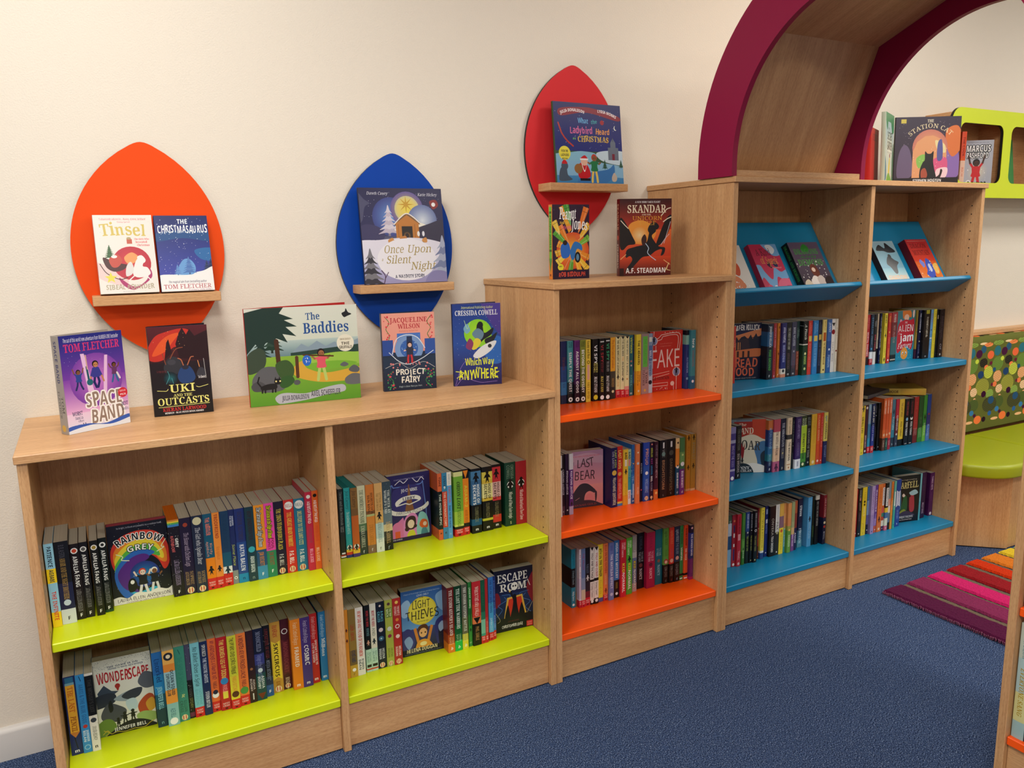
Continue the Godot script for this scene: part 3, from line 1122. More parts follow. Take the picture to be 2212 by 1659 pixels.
func cover_art(lines: Array) -> void:
	var head: PackedStringArray = lines[0].substr(1).split(" ")
	var wm := float(head[1]) / 1000.0
	var hm := float(head[2]) / 1000.0
	var px := 2900.0
	var w := int(wm * px)
	var h := int(hm * px)
	var a := begin(w, h)
	var r: Rect2i = a[1]
	var spine_base: String = head[3]
	var spine_ops := ""
	im.fill_rect(r.grow(1), Color(spine_base))
	R = r
	var O := Vector2(r.position)
	var W := float(w)
	var H := float(h)
	for i in range(1, lines.size()):
		var q: PackedStringArray = lines[i].split(" ")
		var v := []
		for s in q:
			v.append(float(s) if s.is_valid_float() and s.length() < 7 else 0.0)
		match q[0]:
			"S":
				var sp: PackedStringArray = lines[i].substr(2).split("|")
				spine_base = sp[0]
				spine_ops = sp[1]
			"g":
				shade(O.x + v[1] * W / 100, O.y + v[2] * H / 100, O.x + v[3] * W / 100, O.y + v[4] * H / 100, Color(q[5]), Color(q[6]))
			"r":
				fill([PackedVector2Array([O + Vector2(v[1] * W, v[2] * H) / 100, O + Vector2(v[3] * W, v[2] * H) / 100, O + Vector2(v[3] * W, v[4] * H) / 100, O + Vector2(v[1] * W, v[4] * H) / 100])], Color(q[5]))
			"e":
				fill([oval(O.x + v[1] * W / 100, O.y + v[2] * H / 100, v[3] * W / 100, v[4] * W / 100)], Color(q[5]))
			"o":
				for k in 24:
					var f := 1.0 - k / 24.0
					fill([oval(O.x + v[1] * W / 100, O.y + v[2] * H / 100, v[3] * W / 100 * f, v[3] * W / 100 * f)], Color(q[5]).lerp(Color(q[4]), k / 23.0))
			"p", "b":
				var pts := []
				for k in range(2, q.size()):
					var e := q[k].split(",")
					pts.append(O + Vector2(float(e[0]) * W, float(e[1]) * H) / 100)
				fill([smooth(pts) if q[0] == "b" else PackedVector2Array(pts)], Color(q[1]))
			"l":
				var pts2 := []
				for k in range(3, q.size()):
					var e2 := q[k].split(",")
					pts2.append(O + Vector2(float(e2[0]) * W, float(e2[1]) * H) / 100)
				if pts2.size() > 2:
					var cv := Curve2D.new()
					for k in pts2.size():
						var tg: Vector2 = (pts2[mini(k + 1, pts2.size() - 1)] - pts2[maxi(k - 1, 0)]) / 6.0
						cv.add_point(pts2[k], -tg, tg)
					pts2 = Array(cv.tessellate(3, 6))
				stroke(pts2, v[2] * W / 100, Color(q[1]))
			"s":
				var sr := RandomNumberGenerator.new()
				sr.seed = int(v[3])
				for k in int(v[2]):
					var d: float = v[4] * W / 200 * sr.randf_range(0.5, 1.2)
					fill([oval(O.x + sr.randf_range(v[5], v[7]) * W / 100, O.y + sr.randf_range(v[6], v[8]) * H / 100, d, d)], Color(q[1]))
			"t":
				text_box(O.x + v[1] * W / 100, O.y + v[2] * H / 100, O.x + v[3] * W / 100, O.y + v[4] * H / 100, Color(q[5]), q[6], " ".join(q.slice(7)))
			"a":
				var text := " ".join(q.slice(9))
				var f2 := font_of(q[8])
				var n := width_of(f2, text)
				var size: float = v[6] * W / 100
				var rad: float = v[3] * W / 100
				var x := 0.0
				for k in text.length():
					var ad: float = glyph(f2, text.unicode_at(k))[1]
					var ang := deg_to_rad(lerpf(v[4], v[5], (x + ad / 2) / n))
					var sx: float = rad * deg_to_rad(v[5] - v[4]) / n
					var dir := Vector2(cos(ang), sin(ang))
					var c0 := O + Vector2(v[1] * W, v[2] * H) / 100 + Vector2(sin(ang), -cos(ang)) * rad
					letters(text[k], q[8], Transform2D(dir * sx, Vector2(-dir.y, dir.x) * size, c0 - dir * sx * ad / 2), Color(q[7]))
					x += ad
			"tree", "treesnow":
				fir(O.x + v[1] * W / 100, O.y + v[2] * H / 100, v[3] * H / 100, Color(q[4]), q[0] == "treesnow")
			"fig":
				person_print(O.x + v[1] * W / 100, O.y + v[2] * H / 100, v[3] * H / 100, Color(q[4]), Color(q[5]), Color(q[6]), Color(q[7]), v[8])
			"star", "star8":
				var st := PackedVector2Array()
				var arms := 5 if q[0] == "star" else 8
				for k in arms * 2:
					var an := PI * k / arms - PI / 2
					st.append(O + Vector2(v[1] * W, v[2] * H) / 100 + Vector2(cos(an), sin(an)) * v[3] * W / 100 * (1.0 if k % 2 == 0 else 0.42 if arms == 5 else 0.25))
				fill([st], Color(q[4]))
			"crayon":
				var p0 := O + Vector2(v[1] * W, v[2] * H) / 100
				var p1 := O + Vector2(v[3] * W, v[4] * H) / 100
				var n2 := (p1 - p0).normalized().orthogonal() * W * 0.062
				var c := Color(q[5])
				fill([PackedVector2Array([p0 + n2 * 1.3, p0.lerp(p1, 0.72) + n2 * 0.8, p0.lerp(p1, 0.72) - n2 * 0.8, p0 - n2 * 1.3])], c)
				fill([PackedVector2Array([p0.lerp(p1, 0.72) + n2 * 0.7, p1 + n2 * 0.15, p1 - n2 * 0.15, p0.lerp(p1, 0.72) - n2 * 0.7])], c.lightened(0.25))
				stroke([p0 + n2 * 0.5, p0.lerp(p1, 0.7) + n2 * 0.35], W * 0.014, c.lightened(0.4))
				stroke([p0.lerp(p1, 0.18) + n2 * 1.2, p0.lerp(p1, 0.18) - n2 * 1.2], W * 0.012, c.darkened(0.35))
			"cat":
				var b0 := O + Vector2(v[1] * W, v[2] * H) / 100
				var ch: float = v[3] * H / 100
				var cc := Color(q[4])
				fill([smooth([b0 + Vector2(-0.42, -0.35) * ch, b0 + Vector2(0.0, -0.48) * ch, b0 + Vector2(0.40, -0.45) * ch, b0 + Vector2(0.42, -0.2) * ch, b0 + Vector2(0.0, -0.14) * ch, b0 + Vector2(-0.4, -0.16) * ch])], cc)
				for dx in [-0.36, -0.2, 0.2, 0.36]:
					stroke([b0 + Vector2(dx, -0.25) * ch, b0 + Vector2(dx - 0.02, 0.0) * ch], ch * 0.09, cc)
				fill([oval(b0.x + ch * 0.5, b0.y - ch * 0.58, ch * 0.2, ch * 0.17)], cc)
				for dx in [0.38, 0.6]:
					fill([PackedVector2Array([b0 + Vector2(dx - 0.07, -0.66) * ch, b0 + Vector2(dx + 0.07, -0.66) * ch, b0 + Vector2(dx, -0.88) * ch])], cc)
					fill([oval(b0.x + ch * (dx + 0.03), b0.y - ch * 0.6, ch * 0.05, ch * 0.05)], Color(0.95, 0.9, 0.6))
				stroke([b0 + Vector2(-0.4, -0.3) * ch, b0 + Vector2(-0.6, -0.6) * ch, b0 + Vector2(-0.5, -0.9) * ch], ch * 0.08, cc)
	covers[head[0]] = {"sheet": a[0], "rect": r, "w": wm, "h": hm, "base": spine_base, "ops": spine_ops}

func draw_covers() -> void:
	var block := []
	for line in COVERS.split("\n"):
		if line.begins_with("@"):
			if not block.is_empty():
				cover_art(block)
			block = [line]
		elif line.strip_edges():
			block.append(line)
	cover_art(block)


# ------------------------------------------------------------------ books
var page_mats := {}

func pages_mat(hex: String) -> Material:
	if hex == "":
		return M.pages
	if not page_mats.has(hex):
		page_mats[hex] = mat(Color(hex), 0.85, M.page_tex, Vector3.ONE, 0.2)
	return page_mats[hex]

# one board of a cover: a thin box whose outer face carries the rectangle u
func cover_board(w: float, h: float, ct: float, u: Rect2, edge: Rect2, side: float) -> ArrayMesh:
	var st := SurfaceTool.new()
	st.begin(Mesh.PRIMITIVE_TRIANGLES)
	add_board(st, Vector3.ZERO, w, h, ct, u, edge, side)
	return st.commit()

func add_board(st: SurfaceTool, at: Vector3, w: float, h: float, ct: float, u: Rect2, e: Rect2, side: float) -> void:
	var x := w / 2
	var zo := side * ct / 2
	var a := at + Vector3(-x, 0, zo)
	var b := at + Vector3(x, 0, zo)
	var c := at + Vector3(x, h, zo)
	var d := at + Vector3(-x, h, zo)
	var k := Vector3(0, 0, -2 * zo)
	if side > 0:
		quad(st, a, b, c, d, Vector3(0, 0, side), u.position + Vector2(0, u.size.y), u.end, u.position + Vector2(u.size.x, 0), u.position)
	else:
		quad(st, a, b, c, d, Vector3(0, 0, side), u.end, u.position + Vector2(0, u.size.y), u.position, u.position + Vector2(u.size.x, 0))
	var bl := e.position + Vector2(0, e.size.y)
	var tl := e.position
	quad(st, a + k, b + k, c + k, d + k, Vector3(0, 0, -side), bl, bl, tl, tl)
	quad(st, a, b, b + k, a + k, Vector3.DOWN, bl, bl, bl, bl)
	quad(st, d, c, c + k, d + k, Vector3.UP, tl, tl, tl, tl)
	quad(st, a, d, d + k, a + k, Vector3.LEFT, bl, tl, tl, bl)
	quad(st, b, c, c + k, b + k, Vector3.RIGHT, bl, tl, tl, bl)

# the spine: faces -x, slightly rounded, with thickness ct
func spine_mesh(h: float, t: float, ct: float, u: Rect2, bulge: float) -> ArrayMesh:
	var st := SurfaceTool.new()
	st.begin(Mesh.PRIMITIVE_TRIANGLES)
	var n := 6
	for k in n:
		var f0 := float(k) / n
		var f1 := float(k + 1) / n
		var z0 := (f0 - 0.5) * t
		var z1 := (f1 - 0.5) * t
		var x0 := -bulge * (1.0 - pow(absf(2 * f0 - 1), 2.6))
		var x1 := -bulge * (1.0 - pow(absf(2 * f1 - 1), 2.6))
		var s0 := bulge * 5.2 * signf(2 * f0 - 1) * pow(absf(2 * f0 - 1), 1.6) / t
		var s1 := bulge * 5.2 * signf(2 * f1 - 1) * pow(absf(2 * f1 - 1), 1.6) / t
		var ua := u.position.x + u.size.x * f0
		var ub := u.position.x + u.size.x * f1
		var na := Vector3(-1, 0, s0).normalized()
		var nb := Vector3(-1, 0, s1).normalized()
		quad(st, Vector3(x0, 0, z0), Vector3(x1, 0, z1), Vector3(x1, h, z1), Vector3(x0, h, z0), Vector3.LEFT, Vector2(ua, u.end.y), Vector2(ub, u.end.y), Vector2(ub, u.position.y), Vector2(ua, u.position.y), na, nb)
		quad(st, Vector3(x0, h, z0), Vector3(x1, h, z1), Vector3(ct, h, z1), Vector3(ct, h, z0), Vector3.UP, Vector2(ua, u.position.y), Vector2(ub, u.position.y), Vector2(ub, u.position.y), Vector2(ua, u.position.y))
		quad(st, Vector3(x0, 0, z0), Vector3(x1, 0, z1), Vector3(ct, 0, z1), Vector3(ct, 0, z0), Vector3.DOWN, Vector2(ua, u.end.y), Vector2(ub, u.end.y), Vector2(ub, u.end.y), Vector2(ua, u.end.y))
	return st.commit()

func page_mesh(s: Vector3) -> ArrayMesh:
	var st := SurfaceTool.new()
	st.begin(Mesh.PRIMITIVE_TRIANGLES)
	var h := s / 2
	for sg in [-1.0, 1.0]:
		# u runs across the pages (z)
		quad(st, Vector3(-h.x, sg * h.y, -h.z), Vector3(h.x, sg * h.y, -h.z), Vector3(h.x, sg * h.y, h.z), Vector3(-h.x, sg * h.y, h.z), Vector3(0, sg, 0), Vector2(0, 0), Vector2(0, 1), Vector2(1, 1), Vector2(1, 0))
		quad(st, Vector3(sg * h.x, -h.y, -h.z), Vector3(sg * h.x, h.y, -h.z), Vector3(sg * h.x, h.y, h.z), Vector3(sg * h.x, -h.y, h.z), Vector3(sg, 0, 0), Vector2(0, 0), Vector2(0, 1), Vector2(1, 1), Vector2(1, 0))
		quad(st, Vector3(-h.x, -h.y, sg * h.z), Vector3(h.x, -h.y, sg * h.z), Vector3(h.x, h.y, sg * h.z), Vector3(-h.x, h.y, sg * h.z), Vector3(0, 0, sg), Vector2(0.5, 0), Vector2(0.5, 0), Vector2(0.5, 0), Vector2(0.5, 0))
	return st.commit()

# a book standing on its base, front cover to +z, spine to -x; at = middle of its base
func make_book(called: String, label: String, group: String, w: float, h: float, t: float, hard: bool, spine: Dictionary, front = null, open := 0.0) -> Node3D:
	var o := thing(called, label, "book", Vector3.ZERO, group)
	var ct := 0.0024 if hard else 0.0006
	var inset := 0.003 if hard else 0.0003
	var su := uv_of(spine.rect)
	var edge := Rect2(su.position + Vector2(0.6 / 2048.0, 0), Vector2(0, su.size.y))
	var sm: Material = sheets[spine.sheet][1]
	if front == null:
		var st := SurfaceTool.new()
		st.begin(Mesh.PRIMITIVE_TRIANGLES)
		add_board(st, Vector3(0, 0, (t - ct) / 2), w, h, ct, edge, edge, 1.0)
		add_board(st, Vector3(0, 0, -(t - ct) / 2), w, h, ct, edge, edge, -1.0)
		part(o, "cover", st.commit(), sm)
	else:
		part(o, "front_cover", cover_board(w, h, ct, uv_of(front.rect), edge, 1.0), sheets[front.sheet][1], Vector3(0, 0, (t - ct) / 2))
		var bk := part(o, "back_cover", cover_board(w, h, ct, edge, edge, -1.0), sm, Vector3(0, 0, -(t - ct) / 2))
		if open > 0.0:
			bk.transform = Transform3D(Basis(Vector3.UP, open), Vector3(-w / 2, 0, -(t - ct) / 2) + Basis(Vector3.UP, open) * Vector3(w / 2, 0, 0))
	part(o, "spine", spine_mesh(h, t, ct, su, 0.0014 if hard else 0.0008), sm, Vector3(-w / 2 - 0.0002, 0, 0))
	var pd := w - ct - (0.005 if hard else 0.001)
	part(o, "page_block", page_mesh(Vector3(pd, h - 2 * inset, t - 2 * ct - 0.0002)), pages_mat(spine.pages), Vector3(-w / 2 + ct + 0.0002 + pd / 2, h / 2, 0))
	return o

func fill_shelves() -> void:
	var where := ""
	var y := 0.0
	for line in BOOKS.split("\n"):
		if line.strip_edges() == "":
			continue
		if line.begins_with("#"):
			var q := line.substr(1).split("|")
			where = q[0]
			y = float(q[1])
			continue
		var f := line.split("|")
		var p := f[0].split(" ")
		var x := float(p[0]) / 1000.0
		var z := float(p[1]) / 1000.0
		var t := float(p[2]) / 10000.0
		var h := float(p[3]) / 1000.0
		var s := spine_art(f[2], f[3] if f.size() > 3 else "", h, t)
		var w := h * 0.652
		var o := make_book("paperback", "%s paperback on the %s" % [f[1], where], "books on the " + where, w, h, t, false, s)
		o.position = Vector3(x + t / 2, y + 0.0004, z - w / 2)
		o.rotation.y = PI / 2

# a face-out book: its front bottom-left and bottom-right corners on the ground, then leaned back about them
func face_out(key: String, called: String, label: String, group: String, at: Vector3, yaw: float, lean: float, t: float, hard: bool, open := 0.0, pages := "") -> Node3D:
	var c: Dictionary = covers[key]
	var s := spine_art(c.base, c.ops, c.h, t)
	if pages:
		s.pages = pages
	var o := make_book(called, label, group, c.w, c.h, t, hard, s, c, open)
	# at is the middle of the front bottom edge; the book leans about its back bottom edge
	var b := Basis(Vector3.UP, yaw) * Basis(Vector3.RIGHT, -lean)
	var lift := t * sin(lean)
	o.transform = Transform3D(b, at - Basis(Vector3.UP, yaw) * Vector3(0, 0, t / 2 * cos(lean)) + Vector3(0, 0.0005 + lift / 2, 0))
	return o

func span(key: String, called: String, label: String, group: String, y: float, x0: float, z0: float, x1: float, z1: float, lean: float, t: float, hard: bool, open := 0.0, pages := "") -> Node3D:
	return face_out(key, called, label, group, Vector3((x0 + x1) / 2, y, (z0 + z1) / 2), atan2(-(z1 - z0), x1 - x0), lean, t, hard, open, pages)

func place_face_out() -> void:
	var g1 := "books on display along the low bookcase top"
	span("space", "hardback", "hardback with a silver spine and a purple jumping band cover, leftmost on the low bookcase", g1, H1, 0.0942, 0.2804, 0.2296, 0.2058, 0.0, 0.032, true, 0.16)
	span("uki", "hardback", "black hardback with a red volcano scene and pale yellow title on the low bookcase", g1, H1, 0.2803, 0.1771, 0.4245, 0.1868, 0.0, 0.026, true, 0.2)
	span("baddies", "picture_book", "wide landscape picture book with a green country path scene on the low bookcase", g1, H1, 0.5126, 0.1898, 0.8013, 0.2175, 0.0, 0.011, true, 0.3)
	span("proj", "hardback", "pink and navy hardback with a girl in a bubble on the low bookcase", g1, H1, 0.8811, 0.1723, 1.0381, 0.1999, 0.0, 0.024, true, 0.2)
	span("any", "hardback", "starry blue hardback with a lime moon and flying board, rightmost on the low bookcase", g1, H1, 1.0876, 0.2079, 1.2241, 0.2463, 0.0, 0.02, true, 0.25, "d8e04a")
	var g2 := "books on display on the middle bookcase top"
	span("pea", "paperback", "paperback covered in orange and green crayons on top of the middle bookcase", g2, H2, 1.4132, 0.2314, 1.5390, 0.2420, 0.0, 0.024, false)
	span("ska", "hardback", "dark red hardback with a black winged horse on top of the middle bookcase", g2, H2, 1.6726, 0.2175, 1.8347, 0.2698, 0.0, 0.03, true, 0.12)
	var g3 := "books on the wall ledges"
	span("tinsel", "paperback", "cream paperback with a red glass bauble on the orange oval's ledge", g3, 1.2005, 0.195, 0.0800, 0.329, 0.0800, 0.20, 0.022, false)
	span("xmas", "paperback", "night blue paperback with snowy firs on the orange oval's ledge", g3, 1.2005, 0.3345, 0.0800, 0.4635, 0.0800, 0.22, 0.018, false)
	span("once", "picture_book", "midnight blue picture book with a wooden stable on the blue oval's ledge", g3, 1.199, 0.8785, 0.0700, 1.1365, 0.0700, 0.10, 0.011, true)
	span("lady", "picture_book", "square night-time picture book with a snowy hill on the red oval's ledge", g3, 1.4985, 1.5325, 0.0700, 1.7945, 0.0700, 0.10, 0.011, true)
	var g4 := "books standing on top of the tall bookcase"
	span("cat", "picture_book", "dark picture book with a black cat before a glowing arch, on the tall bookcase", g4, H3, 2.998, 0.200, 3.2145, 0.325, 0.03, 0.011, true, 0.35)
	span("gard", "picture_book", "pale green narrow-looking book with a carrot, between the plum arch and the cat book", g4, H3, 2.791, 0.317, 2.926, 0.250, 0.03, 0.016, true)
	span("redspine", "hardback", "scarlet hardback half hidden behind the plum arch on the tall bookcase", g4, H3, 2.735, 0.300, 2.846, 0.245, 0.03, 0.02, true)
	span("pale", "hardback", "dull cream hardback mostly hidden behind the plum arch, left of the scarlet one", g4, H3, 2.685, 0.270, 2.800, 0.213, 0.03, 0.014, true)
	var g5 := "books inside the lime wall shelf"
	span("marc", "paperback", "grey paperback with a footballer in red inside the lime wall shelf's first window", g5, 1.5232, 3.672, 0.040, 3.775, 0.116, 0.0, 0.02, false)
	span("green", "picture_book", "green book with a pink-haired cartoon player in the lime wall shelf's second window", g5, 1.5232, 3.900, 0.050, 4.070, 0.050, 0.12, 0.012, true)
	var os := spine_art("e8502a,e8602a@50,f4c8b0@54", "t:10-46:8a2010:s:THE COOK;t:58-92:d85a3a:n:RICH", 0.24, 0.02)
	var ob := make_book("picture_book", "tall orange-spined book left of the footballer paperback in the lime wall shelf", g5, 0.10, 0.225, 0.02, true, os)
	ob.position = Vector3(3.60, 1.5234, 0.062)
	ob.rotation.y = PI / 2 - 0.5
	var g6 := "books on the sloping blue display shelf, left bay"
	var g7 := "books on the sloping blue display shelf, right bay"
	for q in [["white", 2.088, g6, 0.02, "cream and orange paperback half hidden at the left of the sloping shelf, left bay"], ["spark", 2.257, g6, 0.022, "pink and blue marbled paperback on the sloping blue shelf, left bay"], ["dd", 2.447, g6, 0.03, "grey and green paperback with a black spine on the sloping shelf, left bay"], ["shadow", 2.884, g7, 0.024, "pale blue paperback with a dark rider on the sloping shelf, right bay"], ["drag", 3.077, g7, 0.032, "red and orange dragon paperback on the sloping blue shelf, right bay"]]:
		var c: Dictionary = covers[q[0]]
		var s := spine_art(c.base, c.ops, c.h, q[3])
		var o := make_book("paperback", q[4], q[2], c.w, c.h, q[3], false, s, c)
		var up := Vector3(0, 0.2535, -0.156).normalized()
		var n := Vector3(0, 0.156, 0.2535).normalized()
		o.transform = Transform3D(Basis(Vector3.RIGHT, up, n), Vector3(q[1], 1.1005, 0.317) + n * (0.0165 + q[3] / 2) + up * 0.001)
	# face-out books among the shelved ones
	span("rain", "paperback", "face-out black paperback with a rainbow swirl on the upper lime shelf, left bay", "books on the upper lime shelf, left bay", Y2, 0.1478, 0.2828, 0.2776, 0.2865, 0.0, 0.022, false, 0.0, "a8485a")
	span("wond", "paperback", "face-out white paperback with red title and islands on the lower lime shelf, left bay", "books on the lower lime shelf, left bay", Y1, 0.0860, 0.2896, 0.2116, 0.2953, 0.0, 0.026, false)
	span("libby", "paperback", "face-out navy paperback with a tower and girl on the upper lime shelf, right bay", "books on the upper lime shelf, right bay", Y2, 0.8540, 0.2446, 0.9820, 0.2456, 0.0, 0.02, false)
	span("light", "paperback", "face-out blue paperback with a big yellow moon on the lower lime shelf, right bay", "books on the lower lime shelf, right bay", Y1, 0.8578, 0.3036, 0.9866, 0.3125, 0.0, 0.03, false)
	span("escape", "paperback", "face-out black paperback with a white skull title on the lower lime shelf, right bay", "books on the lower lime shelf, right bay", Y1, 1.1510, 0.3125, 1.2735, 0.3215, 0.0, 0.026, false)
	span("fake", "paperback", "face-out red paperback with white circuit lines on the top orange shelf", "books on the top orange shelf", Y3, 1.7580, 0.2765, 1.8720, 0.2826, 0.0, 0.014, false)
	span("bear", "paperback", "face-out pink paperback with a dark bear on the middle orange shelf", "books on the middle orange shelf", Y2, 1.4485, 0.2600, 1.5660, 0.2790, 0.0, 0.024, false)
	span("dread", "paperback", "face-out navy paperback with a burning school on the upper blue shelf, left bay", "books on the upper blue shelf, left bay", Y3, 2.108, 0.2530, 2.230, 0.2860, 0.0, 0.022, false)
	span("roar", "paperback", "face-out red and white paperback with a winding hill on the middle blue shelf, left bay", "books on the middle blue shelf, left bay", Y2, 2.158, 0.2300, 2.268, 0.2830, 0.0, 0.024, false)
	span("alien", "paperback", "face-out red and teal paperback with an orange face on the upper blue shelf, right bay", "books on the upper blue shelf, right bay", Y3, 2.958, 0.2867, 3.0655, 0.2880, 0.0, 0.02, false)
	span("star", "paperback", "face-out black paperback with a green-dressed girl on the bottom blue shelf, right bay", "books on the bottom blue shelf, right bay", Y1, 2.985, 0.3100, 3.1025, 0.3360, 0.0, 0.022, false)
	# two books laid flat on the row of the middle blue shelf, right bay
	for q in [["e0c050,d8b040@50", "t:6-46:5a3a14:s:NEVERMOOR;t:56-92:e8a040:n:HOLLOWPOX", Vector3(3.085, Y2 + 0.1985, 0.205), -0.62, 0.026, "thick yellow-spined paperback lying flat on the books of the middle blue shelf, right bay"], ["4a4a52", "t:10-70:888:n:LOST", Vector3(2.885, Y2 + 0.2125, 0.205), 0.25, 0.014, "dark paperback lying flat on the orange spines of the middle blue shelf, right bay"]]:
		var s2 := spine_art(q[0], q[1], 0.198, q[4])
		var o2 := make_book("paperback", q[5], "books on the middle blue shelf, right bay", 0.129, 0.198, q[4], false, s2)
		# lies on its back cover, spine towards the room
		var b2 := Basis(Vector3.UP, q[3]) * Basis(Vector3.UP, PI / 2) * Basis(Vector3.RIGHT, -PI / 2)
		o2.transform = Transform3D(b2, q[2] + Vector3(0, q[4] / 2, 0) - b2 * Vector3(0, 0.099, 0))
	# the unit at the right edge
	var g8 := "books on the orange shelves at the right edge"
	for q in [["cdd8c8,b8d4d4@30,e0dc9a@60,a8c8c8@85", "t:4-30:4a7a8a:n:MICHAEL FOREMAN;t:38-80:b8962a:ri:EVERYONE SANG", 1.3635, Y1, 0.027, 0.285, "tall pale spine with gold lettering on the lower orange shelf, right edge"], ["1a2238", "t:60-90:fff:s:STORIES", 1.392, Y1, 0.03, 0.27, "dark navy spine beside the pale one on the lower orange shelf, right edge"], ["e88a24,e8902a@40,d8302a@84", "t:6-30:8a4a10:n:GOLD;q", 1.3635, Y2, 0.008, 0.235, "thin orange spine nearest the end panel on the upper orange shelf, right edge"], ["2ab0a8,34b4b0@50,d8302a@84", "q", 1.3730, Y2, 0.009, 0.235, "thin turquoise spine on the upper orange shelf, right edge"], ["e87a4a,d8302a@84", "q", 1.3840, Y2, 0.009, 0.235, "thin coral spine on the upper orange shelf, right edge"], ["22242c", "t:10-50:aaa:n:NIGHT", 1.3960, Y2, 0.02, 0.22, "black spine beside the thin coral one on the upper orange shelf, right edge"], ["c8922a,b88420@50", "t:10-80:8a5a14:n:GARDEN", 1.3635, Y3, 0.02, 0.25, "mustard spine on the top orange shelf, right edge"]]:
		var s3 := spine_art(q[0], q[1], q[5], q[4])
		var dw := 0.2
		var o3 := make_book("picture_book", q[6], g8, dw, q[5], q[4], true, s3)
		# spines face -x, standing along z
		o3.position = Vector3(1.972 + dw / 2, q[3] + 0.0005, q[2] + q[4] / 2)


